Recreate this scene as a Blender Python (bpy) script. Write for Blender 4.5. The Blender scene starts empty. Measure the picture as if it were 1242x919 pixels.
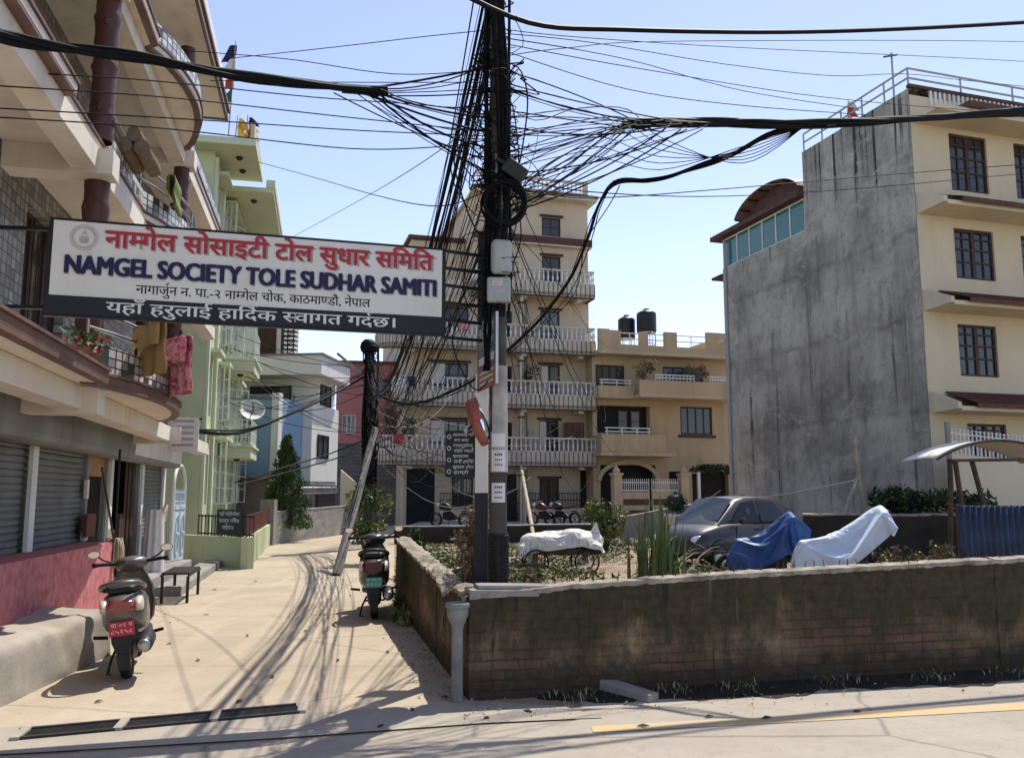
import bpy, bmesh, math, random
from mathutils import Vector, Matrix, Euler, noise as mnoise
R = random.Random(7)
S = bpy.context.scene
COL = S.collection
# ---------------------------------------------------------------- camera, sky, sun, exposure
PITCH = math.atan(140.5/1050)
cam = bpy.data.cameras.new('camera'); cam.sensor_width = 36; cam.lens = 36*1050/1242
cam.clip_start = .05; cam.clip_end = 3000
camo = bpy.data.objects.new('camera', cam); COL.objects.link(camo)
camo.location = (0, 0, 1.6); camo.rotation_euler = (math.pi/2+PITCH, 0, 0); S.camera = camo
SUN = Vector((.48*.5, .877*.5, .866)).normalized()
W = bpy.data.worlds.new('World'); S.world = W; W.use_nodes = True
_nt = W.node_tree; _bg = _nt.nodes['Background']
_sky = _nt.nodes.new('ShaderNodeTexSky'); _sky.sky_type = 'NISHITA'; _sky.sun_disc = False
_sky.sun_elevation = math.asin(SUN.z); _sky.sun_rotation = math.atan2(SUN.x, SUN.y)
_sky.air_density = 1.0; _sky.dust_density = .45; _sky.ozone_density = 2.2; _sky.altitude = 1300
_hs = _nt.nodes.new('ShaderNodeHueSaturation'); _hs.inputs['Saturation'].default_value = .80; _hs.inputs['Hue'].default_value = .512
_nt.links.new(_sky.outputs[0], _hs.inputs['Color']); _nt.links.new(_hs.outputs[0], _bg.inputs[0]); _bg.inputs[1].default_value = .148
sl = bpy.data.lights.new('sun', 'SUN'); sl.energy = 3.65; sl.angle = math.radians(.5); sl.color = (1, .95, .86)
slo = bpy.data.objects.new('sun', sl); COL.objects.link(slo); slo.location = SUN*50
slo.rotation_euler = SUN.to_track_quat('Z', 'Y').to_euler()
S.view_settings.view_transform = 'Standard'; S.view_settings.look = 'None'; S.view_settings.gamma = 1
S.view_settings.use_curve_mapping = False; S.view_settings.exposure = .7
S.cycles.max_bounces = 6; S.cycles.use_denoising = True
# ---------------------------------------------------------------- measuring helpers (photo pixel -> metres)
CP, SP = math.cos(PITCH), math.sin(PITCH)
def ray(px, py):
    x = (px-621)/1050; y = -(py-459.5)/1050
    return Vector((x, CP-SP*y, SP+CP*y))
def at(px, py, Y):
    a = ray(px, py); t = Y/a.y
    return Vector((a.x*t, Y, 1.6+a.z*t))
def gr(px, py, z=0):
    a = ray(px, py); t = (z-1.6)/a.z
    return Vector((a.x*t, a.y*t, z))
class Frame:
    """plan frame of a building: x along the facade, y into the building"""
    def __init__(s, ox, oy, ux, uy):
        n = math.hypot(ux, uy); s.o = Vector((ox, oy, 0)); s.rz = math.atan2(uy, ux)
        s.u = Vector((ux/n, uy/n, 0)); s.v = Vector((-uy/n, ux/n, 0))
    def sz(s, px, py, d=0):
        a = ray(px, py); t = (d+s.o.dot(s.v))/a.dot(s.v)
        p = a*t-s.o
        return p.dot(s.u), 1.6+a.z*t
    k = 1.0      # plan and height scale; raised for a building pushed back from the camera
    def w(s, a, b, z=0): return s.o+(s.u*a+s.v*b+Vector((0, 0, z)))*s.k
# ---------------------------------------------------------------- mesh builder
class MB:
    def __init__(s): s.v = []; s.f = []; s.m = []; s.s = []; s.x = None
    def add(s, vs, fs, smooth=False, m=0):
        k = len(s.v)
        s.v += [tuple(s.x @ Vector(p)) if s.x else tuple(p) for p in vs]
        for f in fs: s.f.append(tuple(i+k for i in f)); s.m.append(m); s.s.append(smooth)
        return s
    def box(s, x0, x1, y0, y1, z0, z1, m=0):
        vs = [(x, y, z) for z in (z0, z1) for y in (y0, y1) for x in (x0, x1)]
        return s.add(vs, [(0,2,3,1),(4,5,7,6),(0,1,5,4),(2,6,7,3),(0,4,6,2),(1,3,7,5)], False, m)
    def bar(s, p, q, w, h=None, m=0, up=(0,0,1)):
        h = h or w; p = Vector(p); q = Vector(q); d = (q-p).normalized(); u = Vector(up)
        if abs(d.dot(u)) > .98: u = Vector((1,0,0))
        a = d.cross(u).normalized()*w/2; b = a.cross(d).normalized()*h/2
        vs = [e+i*a+j*b for e in (p, q) for i, j in ((-1,-1),(1,-1),(1,1),(-1,1))]
        return s.add(vs, [(0,1,2,3),(7,6,5,4),(0,4,5,1),(1,5,6,2),(2,6,7,3),(3,7,4,0)], False, m)
    def cyl(s, p, q, r0, r1=None, n=12, caps=True, m=0, smooth=True):
        return s.tube([p, q], [r0, r0 if r1 is None else r1], n, caps, m, smooth)
    def tube(s, pts, r, n=6, caps=True, m=0, smooth=True, closed=False):
        pts = [Vector(p) for p in pts]; N = len(pts); rs = r if isinstance(r, (list, tuple)) else [r]*N
        vs = []; a = None
        for i, p in enumerate(pts):
            if closed: d = (pts[(i+1) % N]-pts[i-1])
            else: d = pts[min(i+1, N-1)]-pts[max(i-1, 0)]
            d = d.normalized() if d.length > 1e-9 else Vector((0,0,1))
            if a is None:
                u = Vector((0,0,1)) if abs(d.z) < .9 else Vector((1,0,0)); a = d.cross(u).normalized()
            else:
                a = a-d*a.dot(d); a = a.normalized() if a.length > 1e-6 else d.orthogonal().normalized()
            b = d.cross(a)
            vs += [p+(a*math.cos(t)+b*math.sin(t))*rs[i] for t in [2*math.pi*k/n for k in range(n)]]
        fs = []
        for i in range(N if closed else N-1):
            j = (i+1) % N
            fs += [(i*n+k, i*n+(k+1) % n, j*n+(k+1) % n, j*n+k) for k in range(n)]
        s.add(vs, fs, smooth, m)
        if caps and not closed:
            s.add(vs[:n], [tuple(range(n-1, -1, -1))], False, m); s.add(vs[-n:], [tuple(range(n))], False, m)
        return s
    def prism(s, poly, vec, m=0, smooth=False):
        vec = Vector(vec); poly = [Vector(p) for p in poly]; n = len(poly)
        nn = Vector((0,0,0))
        for i in range(n): nn += poly[i].cross(poly[(i+1) % n])
        if nn.dot(vec) < 0: poly = poly[::-1]
        s.add(poly, [tuple(range(n-1, -1, -1))], False, m); s.add([p+vec for p in poly], [tuple(range(n))], False, m)
        return s.add(poly+[p+vec for p in poly], [(i, (i+1) % n, n+(i+1) % n, n+i) for i in range(n)], smooth, m)
    def loft(s, secs, caps=True, m=0, smooth=True, closed=True):
        n = len(secs[0]); vs = [p for q in secs for p in q]; fs = []
        for i in range(len(secs)-1):
            for k in range(n if closed else n-1):
                fs.append((i*n+k, i*n+(k+1) % n, (i+1)*n+(k+1) % n, (i+1)*n+k))
        s.add(vs, fs, smooth, m)
        if caps:
            s.add(secs[0], [tuple(range(n-1, -1, -1))], smooth, m); s.add(secs[-1], [tuple(range(n))], smooth, m)
        return s
    def lathe(s, prof, c=(0,0,0), n=16, m=0, axis='z', smooth=True, caps=False):
        c = Vector(c); secs = []
        for r, z in prof:
            q = []
            for k in range(n):
                t = 2*math.pi*k/n; x, y = r*math.cos(t), r*math.sin(t)
                q.append(c+Vector({'z': (x, y, z), 'y': (x, z, -y), 'x': (z, x, y)}[axis]))
            secs.append(q)
        return s.loft(secs, caps, m, smooth)
    def sphere(s, c, r, n=10, m=0, sc=(1,1,1)):
        k = n//2+1
        return s.lathe_sc([(r*math.sin(math.pi*i/k), -r*math.cos(math.pi*i/k)) for i in range(1, k)], c, n, m, sc, r)
    def lathe_sc(s, prof, c, n, m, sc, r):
        c = Vector(c); secs = [[c+Vector((rr*math.cos(2*math.pi*k/n)*sc[0], rr*math.sin(2*math.pi*k/n)*sc[1], z*sc[2])) for k in range(n)] for rr, z in prof]
        return s.loft(secs, True, m, True)
    def grid(s, fn, nu, nv, m=0, smooth=True):
        vs = [fn(i/nu, j/nv) for j in range(nv+1) for i in range(nu+1)]
        return s.add(vs, [(j*(nu+1)+i, j*(nu+1)+i+1, (j+1)*(nu+1)+i+1, (j+1)*(nu+1)+i) for j in range(nv) for i in range(nu)], smooth, m)
    def build(s, name, mt, parent=None, bevel=0, solid=0, seg=2):
        me = bpy.data.meshes.new(name); me.from_pydata(s.v, [], s.f)
        for mm in (mt if isinstance(mt, (list, tuple)) else [mt]): me.materials.append(mm)
        me.polygons.foreach_set('material_index', s.m); me.polygons.foreach_set('use_smooth', s.s); me.update()
        o = bpy.data.objects.new(name, me); COL.objects.link(o)
        if parent: o.parent = parent
        if solid:
            b = o.modifiers.new('solid', 'SOLIDIFY'); b.thickness = solid; b.offset = 0
        if bevel:
            b = o.modifiers.new('bevel', 'BEVEL'); b.width = bevel; b.segments = seg; b.limit_method = 'ANGLE'
        return o
def tag(o, label=None, cat=None, group=None, kind=None):
    if label: o['label'] = label
    if cat: o['category'] = cat
    if group: o['group'] = group
    if kind: o['kind'] = kind
    return o
def thing(name, label, cat, loc=(0,0,0), rz=0, group=None, rot=None):
    o = bpy.data.objects.new(name, None); COL.objects.link(o); o.empty_display_size = .2
    o.location = loc; o.rotation_euler = rot or (0, 0, rz)
    return tag(o, label, cat, group)
def kids(o): return [c for c in bpy.data.objects if c.parent == o]
def dup(o, loc=None, rz=None, label=None, group=None, parent=None):
    c = o.copy(); COL.objects.link(c)
    if parent: c.parent = parent
    if loc is not None: c.location = loc
    if rz is not None: c.rotation_euler = (0, 0, rz)
    if label: c['label'] = label
    if group: c['group'] = group
    for k in kids(o): dup(k, parent=c)
    return c
# ---------------------------------------------------------------- materials
def lin(r, g, b):
    return tuple(((c/255)/12.92 if c/255 <= .04045 else ((c/255+.055)/1.055)**2.4) for c in (r, g, b))
class NT:
    def __init__(s, name):
        s.m = bpy.data.materials.new(name); s.m.use_nodes = True; s.t = s.m.node_tree
        s.b = s.t.nodes['Principled BSDF']; s.tc = s.t.nodes.new('ShaderNodeTexCoord'); s.co = s.tc.outputs['Object']
    def n(s, k, **kw):
        o = s.t.nodes.new('ShaderNode'+k)
        for a, v in kw.items(): setattr(o, a, v)
        return o
    def set(s, sock, v):
        if hasattr(v, 'is_linked') or isinstance(v, bpy.types.NodeSocket): s.t.links.new(v, sock)
        else:
            if sock.type == 'RGBA' and len(v) == 3: v = (*v, 1)
            sock.default_value = v
    def mp(s, sc, co=None, loc=(0,0,0), rot=(0,0,0)):
        o = s.n('Mapping'); s.set(o.inputs[0], co or s.co); o.inputs[3].default_value = sc; o.inputs[1].default_value = loc; o.inputs[2].default_value = rot
        return o.outputs[0]
    def noise(s, scale, co=None, det=4, rough=.55, dist=0):
        o = s.n('TexNoise'); s.set(o.inputs['Vector'], co or s.co); o.inputs['Scale'].default_value = scale
        o.inputs['Detail'].default_value = det; o.inputs['Roughness'].default_value = rough; o.inputs['Distortion'].default_value = dist
        return o.outputs[0]
    def ramp(s, fac, *st, const=False):
        o = s.n('ValToRGB'); e = o.color_ramp.elements
        if const: o.color_ramp.interpolation = 'CONSTANT'
        while len(e) < len(st): e.new(.5)
        for i, (p, c) in enumerate(st):
            e[i].position = p; e[i].color = (*c, 1) if isinstance(c, tuple) else (c, c, c, 1)
        s.set(o.inputs[0], fac); return o.outputs[0]
    def mix(s, fac, a, b, mode='MIX'):
        o = s.n('Mix', data_type='RGBA', blend_type=mode); o.clamp_factor = True
        s.set(o.inputs[0], fac); s.set(o.inputs[6], a); s.set(o.inputs[7], b); return o.outputs[2]
    def math(s, op, a, b=0., clamp=False):
        o = s.n('Math', operation=op); o.use_clamp = clamp; s.set(o.inputs[0], a); s.set(o.inputs[1], b); return o.outputs[0]
    def xyz(s, co=None):
        o = s.n('SeparateXYZ'); s.set(o.inputs[0], co or s.co); return o.outputs
    def bump(s, h, st=.3, d=.02):
        o = s.n('Bump'); o.inputs['Strength'].default_value = st; o.inputs['Distance'].default_value = d; s.set(o.inputs['Height'], h)
        s.set(s.b.inputs['Normal'], o.outputs[0])
    def out(s, col, rough=.85, metal=0, spec=.3):
        s.set(s.b.inputs['Base Color'], col); s.set(s.b.inputs['Roughness'], rough); s.b.inputs['Metallic'].default_value = metal
        s.b.inputs['Specular IOR Level'].default_value = spec; return s.m
def sc(c, k): return tuple(min(1, x*k) for x in c)
def mat(name, col, rough=.8, var=.18, scale=1.5, streak=0, dirt=(.05,.045,.035), bump=.12, bscale=40, metal=0, spec=.3, sh=.5):
    t = NT(name)
    c = t.mix(t.ramp(t.noise(scale, det=6), (.32, 0.), (.68, 1.)), sc(col, 1-var), sc(col, 1+var*.6))
    f = t.noise(scale*14, det=3)
    c = t.mix(t.math('MULTIPLY', f, var*.9), c, sc(col, .45))
    if streak:
        n1 = t.noise(sh*5, t.mp((1, 1, .09)), 5, .65); n2 = t.noise(sh*1.1)
        k = t.math('MULTIPLY', t.ramp(n1, (.48, 0.), (.74, 1.)), t.ramp(n2, (.35, 0.), (.65, 1.)))
        c = t.mix(t.math('MULTIPLY', k, streak), c, dirt)
    if bump: t.bump(t.noise(bscale, det=4), bump, .01)
    return t.out(c, rough, metal, spec)
def plain(name, col, rough=.5, metal=0, spec=.4, emit=0):
    t = NT(name); c = t.mix(t.math('MULTIPLY', t.noise(6, det=5), .35), col, sc(col, .6))
    if emit: t.set(t.b.inputs['Emission Color'], col); t.b.inputs['Emission Strength'].default_value = emit
    return t.out(c, rough, metal, spec)
M = {}
M['cream_soffit'] = mat('cream_soffit', (.71,.645,.55), .8, .14, .8, .45, (.3,.22,.14))
M['white_paint'] = mat('white_paint', (.72,.71,.67), .7, .12, .9, .45, (.2,.17,.13))
M['brown_trim'] = mat('brown_trim', (.15,.085,.065), .55, .3, 3, .3, (.3,.24,.19))
M['brown_column'] = mat('brown_column', (.085,.034,.026), .42, .35, 4, .2, (.2,.14,.1), .25, 14)
M['shop_wall'] = mat('shop_wall', (.24,.24,.23), .8, .25, 1.2, .5)
M['cement'] = mat('cement', (.30,.28,.25), .9, .28, 1.1, .55, (.07,.06,.05), .3, 25)
M['steel'] = mat('steel', (.42,.41,.39), .32, .15, 5, metal=.8, bump=0)
M['shutter'] = mat('shutter', (.20,.21,.205), .5, .22, 1.4, .5, (.08,.075,.07), .04, metal=.25)
M['shutter_dark'] = mat('shutter_dark', (.012,.016,.022), .5, .3, 2)
M['black_metal'] = mat('black_metal', (.012,.011,.011), .45, .3, 5)
M['dark_iron'] = mat('dark_iron', (.03,.027,.025), .55, .3, 5)
M['cable'] = mat('cable', (.005,.005,.006), .65, .3, 8, bump=0, spec=.15)
M['cable_grey'] = mat('cable_grey', (.22,.2,.18), .7, .3, 8, bump=0)
M['concrete_pole'] = mat('concrete_pole', (.30,.27,.225), .9, .4, 3.5, .85, (.04,.035,.03), .3, 40, sh=2)
M['pole_dark'] = mat('pole_dark', (.085,.075,.062), .85, .5, 4, .8, (.014,.013,.012), .3, 40, sh=2)
M['pole_paint'] = mat('pole_paint', (.46,.43,.38), .75, .35, 5, .85, (.06,.05,.045), .2, 40, sh=3)
M['pole_black'] = mat('pole_black', (.022,.019,.017), .6, .4, 6, .35, (.14,.11,.09), .2, 40, sh=3)
M['white_sign'] = mat('white_sign', (.70,.68,.63), .5, .07, 1.6, .3, (.3,.22,.15), .02, sh=1.2)
M['black_sign'] = mat('black_sign', (.012,.013,.017), .45, .3, 2, .2, (.08,.07,.06), 0)
M['sign_red'] = plain('sign_red', (.42,.022,.028), .5)
M['sign_blue'] = plain('sign_blue', (.014,.009,.06), .6)
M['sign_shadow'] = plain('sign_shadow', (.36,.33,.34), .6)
M['sign_ink'] = plain('sign_ink', (.015,.014,.014), .6)
M['sign_white'] = plain('sign_white', (.72,.70,.66), .6)
M['green_wall'] = mat('green_wall', (.49,.52,.31), .85, .15, .8, .35, (.12,.13,.07), .15, 30)
M['green_pale'] = mat('green_pale', (.56,.60,.42), .8, .1, .9, .3, (.25,.26,.15))
M['pale_frame'] = mat('pale_frame', (.62,.66,.58), .6, .1, 2)
M['glass'] = NT('glass').out((.03,.036,.04), .06, 0, .6)
M['glass_pale'] = NT('glass_pale').out((.13,.15,.14), .12, 0, .6)
M['glass_green'] = mat('glass_green', (.05,.17,.145), .12, .2, .7, bump=0, spec=.7)
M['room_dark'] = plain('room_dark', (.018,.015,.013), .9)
M['wood'] = mat('wood', (.055,.028,.019), .55, .35, 3, bump=.1)
M['wood_light'] = mat('wood_light', (.42,.24,.10), .6, .4, 4)
M['bamboo'] = mat('bamboo', (.40,.33,.22), .6, .3, 5)
M['apt_wall'] = mat('apt_wall', (.55,.455,.335), .85, .12, .5, .45, (.24,.19,.14), .1, 30)
M['apt_trim'] = mat('apt_trim', (.56,.50,.40), .8, .12, 1, .4, (.16,.13,.1))
M['apt_stripe'] = mat('apt_stripe', (.075,.04,.028), .7, .3, 2)
M['maroon_band'] = mat('maroon_band', (.10,.042,.032), .7, .25, 2, .2)
M['ochre_wall'] = mat('ochre_wall', (.47,.355,.215), .85, .12, .5, .5, (.17,.12,.07), .1, 30)
M['ochre_trim'] = mat('ochre_trim', (.49,.385,.255), .85, .12, .8, .5, (.15,.11,.07))
M['gray_roof'] = mat('gray_roof', (.25,.24,.22), .9, .2, 1)
M['cream_wall'] = mat('cream_wall', (.60,.52,.37), .8, .08, .6, .3, (.3,.24,.16), .08, 30)
M['white_wall'] = mat('white_wall', (.74,.73,.69), .8, .08, .6, .4, (.3,.28,.25), .08, 30)
M['blue_wall'] = mat('blue_wall', (.24,.38,.52), .8, .12, .6, .35, (.12,.17,.22), .08, 30)
M['pink_wall'] = mat('pink_wall', (.40,.16,.155), .85, .12, .6, .3, (.16,.08,.07), .08, 30)
M['roof_tile'] = mat('roof_tile', (.11,.045,.032), .7, .35, 5, .3)
M['roof_sheet'] = mat('roof_sheet', (.30,.19,.15), .6, .2, 2, .3)
M['rubber'] = mat('rubber', (.018,.017,.017), .85, .3, 20, bump=.2)
M['black_plastic'] = mat('black_plastic', (.02,.02,.021), .5, .3, 8)
M['vinyl'] = mat('vinyl', (.024,.022,.022), .55, .3, 12)
M['chrome'] = NT('chrome').out((.75,.75,.75), .12, 1)
M['mirror'] = NT('mirror').out((.9,.9,.92), .03, 1)
M['leaf'] = mat('leaf', (.055,.095,.022), .6, .45, 2, bump=0)
M['leaf_light'] = mat('leaf_light', (.19,.22,.06), .6, .4, 2, bump=0)
M['leaf_conifer'] = mat('leaf_conifer', (.05,.105,.024), .65, .5, 2.5, bump=0)
M['leaf_dry'] = mat('leaf_dry', (.20,.135,.085), .8, .4, 4, bump=0)
M['leaf_ivy'] = mat('leaf_ivy', (.025,.045,.018), .6, .5, 2, bump=0)
M['blade'] = mat('blade', (.12,.165,.05), .55, .4, 3, bump=0)
M['blade_dry'] = mat('blade_dry', (.42,.36,.23), .7, .3, 3, bump=0)
M['bark'] = mat('bark', (.09,.065,.045), .9, .4, 6, bump=.3)
M['soil'] = mat('soil', (.30,.22,.145), .95, .35, 2.2, bump=.7, bscale=14)
M['verge'] = mat('verge', (.024,.018,.012), .95, .45, 3.5, bump=1., bscale=13)  # mud colour blackened to stand in for the mossy wall's shadow
M['dark_wall'] = mat('dark_wall', (.045,.038,.03), .95, .4, 2, .5, (.015,.013,.01), .4, 16)
M['rubble'] = mat('rubble', (.30,.20,.14), .9, .35, 5, bump=.4, bscale=20)
M['brick_red'] = mat('brick_red', (.21,.09,.06), .9, .35, 5, bump=.4, bscale=20)
M['rust'] = mat('rust', (.11,.06,.04), .85, .35, 8)
M['tarp_white'] = mat('tarp_white', (.72,.69,.60), .55, .12, 2, .4, (.35,.3,.2), .5, 18, sh=3)
M['tarp_pale'] = mat('tarp_pale', (.62,.70,.78), .4, .1, 2, .35, (.4,.42,.44), .5, 18, sh=3)
M['tarp_blue'] = mat('tarp_blue', (.028,.075,.22), .45, .3, 4, .3, (.10,.14,.22), bump=.5, bscale=22, sh=3)
M['maroon_rail'] = mat('maroon_rail', (.12,.035,.03), .55, .25, 4)
M['gate_blue'] = mat('gate_blue', (.46,.55,.60), .5, .15, 3, .3, (.2,.2,.18))
M['pipe_grey'] = mat('pipe_grey', (.25,.25,.235), .65, .35, 5, .8, sh=2)
M['box_grey'] = mat('box_grey', (.36,.38,.36), .55, .12, 5, .3, sh=3)
M['paper'] = mat('paper', (.66,.62,.60), .8, .1, 9, bump=0)
t_ = NT('paint_yellow'); M['paint_yellow'] = t_.out(t_.mix(t_.ramp(t_.noise(5, t_.mp((.4,1,1)), 8, .75), (.40, 0.), (.62, .85)), (.53,.37,.17), (.41,.355,.28)), .85)
M['tank'] = mat('tank', (.014,.015,.017), .4, .3, 3)
M['bulb'] = plain('bulb', (1., .93, .75), .3, emit=9)
def add_mats():
    # lane concrete: dusty, patched, hairline cracks
    t = NT('lane_concrete'); n = t.noise(.55, det=7, rough=.6)
    c = t.mix(t.ramp(n, (.3, 0.), (.7, 1.)), (.355,.29,.205), (.48,.40,.295))
    c = t.mix(t.math('MULTIPLY', t.ramp(t.noise(3.3, det=8, rough=.7), (.52, 0.), (.7, 1.)), .35), c, (.28,.225,.165))
    c = t.mix(t.math('MULTIPLY', t.noise(55, det=3), .3), c, (.30,.24,.18))
    v = t.n('TexVoronoi', feature='DISTANCE_TO_EDGE'); t.set(v.inputs['Vector'], t.mix(.12, t.co, t.noise(2.2, det=6))); v.inputs['Scale'].default_value = .42
    c = t.mix(t.math('MULTIPLY', t.ramp(v.outputs[0], (0., 1.), (.006, 0.)), .5), c, (.13,.10,.075))
    x = t.xyz(); jl = t.math('ABSOLUTE', t.math('SUBTRACT', t.math('FRACT', t.math('DIVIDE', t.math('ADD', x[1], t.math('MULTIPLY', t.noise(2., det=5), .12)), 3.4)), .5)); c = t.mix(t.math('MULTIPLY', t.ramp(jl, (.0, 1.), (.0032, 0.)), .7), c, (.12,.095,.07))
    c = t.mix(t.math('MULTIPLY', t.ramp(t.noise(1.15, det=9, rough=.75, dist=1.), (.53, 0.), (.70, 1.)), .45), c, (.23,.18,.125))
    c = t.mix(t.math('MULTIPLY', t.ramp(t.noise(1.7, t.mp((1.6, .22, 1), rot=(0,0,.22)), 6, .65), (.52, 0.), (.72, 1.)), .3), c, (.58,.50,.38))
    c = t.mix(t.math('MULTIPLY', t.ramp(t.noise(14, det=8, rough=.8), (.56, 0.), (.66, 1.)), .35), c, (.20,.155,.11))
    sp = t.ramp(t.noise(26, det=2), (.68, 0.), (.72, 1.)); c = t.mix(t.math('MULTIPLY', sp, .35), c, (.16,.12,.09))
    t.bump(t.noise(38, det=7, rough=.7), .4, .01); M['lane'] = t.out(c, .9)
    t = NT('road_concrete'); n = t.noise(.8, det=7, rough=.6)
    c = t.mix(t.ramp(n, (.3, 0.), (.7, 1.)), (.32,.275,.215), (.43,.375,.30))
    c = t.mix(t.math('MULTIPLY', t.ramp(t.noise(2.4, t.mp((.25, 2, 1)), 7, .7), (.5, 0.), (.75, 1.)), .3), c, (.20,.175,.15))
    c = t.mix(t.math('MULTIPLY', t.ramp(t.noise(7, det=9, rough=.78), (.52, 0.), (.66, 1.)), .4), c, (.19,.155,.12))
    v = t.n('TexVoronoi', feature='DISTANCE_TO_EDGE'); t.set(v.inputs['Vector'], t.mix(.14, t.co, t.noise(1.8, det=7))); v.inputs['Scale'].default_value = .33
    c = t.mix(t.math('MULTIPLY', t.ramp(v.outputs[0], (0., 1.), (.008, 0.)), .6), c, (.10,.085,.07))
    c = t.mix(t.math('MULTIPLY', t.ramp(t.noise(34, det=2), (.66, 0.), (.70, 1.)), .4), c, (.17,.145,.12))
    c = t.mix(t.math('MULTIPLY', t.noise(70, det=3), .3), c, (.22,.19,.165)); t.bump(t.noise(45, det=7, rough=.7), .4, .008); M['road'] = t.out(c, .88)
    t = NT('apron_concrete'); n = t.noise(1.1, det=8, rough=.65)
    c = t.mix(t.ramp(n, (.3, 0.), (.7, 1.)), (.29,.25,.20), (.44,.385,.315)); c = t.mix(t.math('MULTIPLY', t.noise(50, det=3), .35), c, (.2,.175,.15))
    t.bump(t.noise(30, det=6), .35, .01); M['apron'] = t.out(c, .9)
    # mossy old brick wall
    t = NT('mossy_brick'); x = t.xyz()
    cv = t.n('CombineXYZ'); t.set(cv.inputs[0], t.math('ADD', x[0], x[1])); t.set(cv.inputs[1], x[2])
    bt = t.n('TexBrick'); t.set(bt.inputs[0], t.mix(.015, cv.outputs[0], t.noise(6))); bt.inputs['Scale'].default_value = 1; bt.inputs['Brick Width'].default_value = .24; bt.inputs['Row Height'].default_value = .075
    bt.inputs['Mortar Size'].default_value = .007; t.set(bt.inputs['Color1'], (.17,.095,.055)); t.set(bt.inputs['Color2'], (.085,.055,.036)); t.set(bt.inputs['Mortar'], (.055,.042,.03)); bt.inputs['Bias'].default_value = -.1
    pl = t.ramp(t.noise(1.3, det=8, rough=.68), (.42, 0.), (.58, 1.)); c = t.mix(t.math('MULTIPLY', pl, .9), bt.outputs[0], t.mix(t.ramp(t.noise(5, det=8, rough=.7), (.36, 0.), (.64, 1.)), (.085,.06,.036), (.34,.235,.135)))
    up = t.math('ADD', t.math('MULTIPLY', x[2], 1.05), t.math('MULTIPLY', t.noise(1.7, t.mp((1, 1, .35)), 9, .72), 1.9)); c = t.mix(t.ramp(t.math('MULTIPLY', up, .5), (.56, 0.), (.76, .95)), c, t.mix(t.noise(14), (.016,.013,.008), (.085,.070,.036)))
    s2 = t.ramp(t.noise(9, t.mp((1, 1, .12)), 6, .7), (.55, 0.), (.68, 1.)); c = t.mix(t.math('MULTIPLY', s2, .8), c, (.02,.018,.014))
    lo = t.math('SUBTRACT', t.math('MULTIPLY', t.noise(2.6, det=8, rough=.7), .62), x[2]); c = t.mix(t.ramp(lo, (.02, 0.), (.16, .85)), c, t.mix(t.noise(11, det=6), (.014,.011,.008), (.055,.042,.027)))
    s3 = t.ramp(t.noise(13, t.mp((1, 1, .1), loc=(4, 2, 0)), 5, .7), (.62, 0.), (.72, 1.)); c = t.mix(t.math('MULTIPLY', s3, .35), c, (.28,.26,.22))
    h = t.mix(.5, bt.outputs['Fac'], t.noise(22, det=7, rough=.7)); t.bump(h, .9, .03); M['mossy'] = t.out(c, .95)
    t = NT('wall_cap'); c = t.mix(t.ramp(t.noise(5, det=8, rough=.7), (.35, 0.), (.65, 1.)), (.14,.12,.09), (.45,.40,.32)); t.bump(t.noise(26, det=7), .8, .03); M['wall_cap'] = t.out(c, .95)
    # bare rain-streaked render of the tall building
    t = NT('grey_render'); c = t.mix(t.ramp(t.noise(.35, det=8, rough=.62), (.30, 0.), (.62, 1.)), (.165,.152,.125), (.50,.465,.39))
    c = t.mix(t.math('MULTIPLY', t.ramp(t.noise(1.3, t.mp((1, 1, .3)), 9, .75), (.48, 0.), (.66, 1.)), .6), c, (.10,.094,.078))
    c = t.mix(t.math('MULTIPLY', t.ramp(t.noise(2.6, t.mp((1, 1, .035)), 6, .7), (.575, 0.), (.67, 1.)), t.math('MULTIPLY', t.ramp(t.noise(.5, det=5), (.38, 0.), (.58, 1.)), .9)), c, (.04,.038,.032))
    tp_ = t.ramp(t.math('MULTIPLY', t.math('ADD', t.xyz()[2], t.math('MULTIPLY', t.noise(1.2, t.mp((1, 1, .02)), 5, .7), 9.)), .06), (.93, 0.), (1., 1.)); c = t.mix(t.math('MULTIPLY', tp_, t.math('MULTIPLY', t.ramp(t.noise(5.5, t.mp((1, 1, .01)), 3, .6), (.54, 0.), (.60, 1.)), .95)), c, (.014,.013,.011))
    c = t.mix(t.math('MULTIPLY', t.ramp(t.noise(3.2, det=9, rough=.75), (.52, 0.), (.62, 1.)), .4), c, (.12,.112,.092))
    c = t.mix(t.math('MULTIPLY', t.ramp(t.noise(.7, t.mp((1, 1, 2), loc=(9, 3, 1)), 8, .7, 1.5), (.55, 0.), (.63, 1.)), .45), c, (.52,.49,.43))
    x = t.xyz()
    for z in (3.95, 6.6, 9.1):
        d = t.math('ABSOLUTE', t.math('SUBTRACT', t.math('ADD', x[2], t.math('MULTIPLY', t.noise(1.6, det=6), .5)), z+.25)); c = t.mix(t.math('MULTIPLY', t.ramp(d, (.0, 1.), (.14, 0.)), t.math('MULTIPLY', t.ramp(t.noise(.9, det=6), (.40, 0.), (.62, 1.)), .5)), c, (.085,.08,.07))
    t.bump(t.noise(9, det=10, rough=.72), .6, .05); M['grey_render'] = t.out(c, .95)
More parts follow.
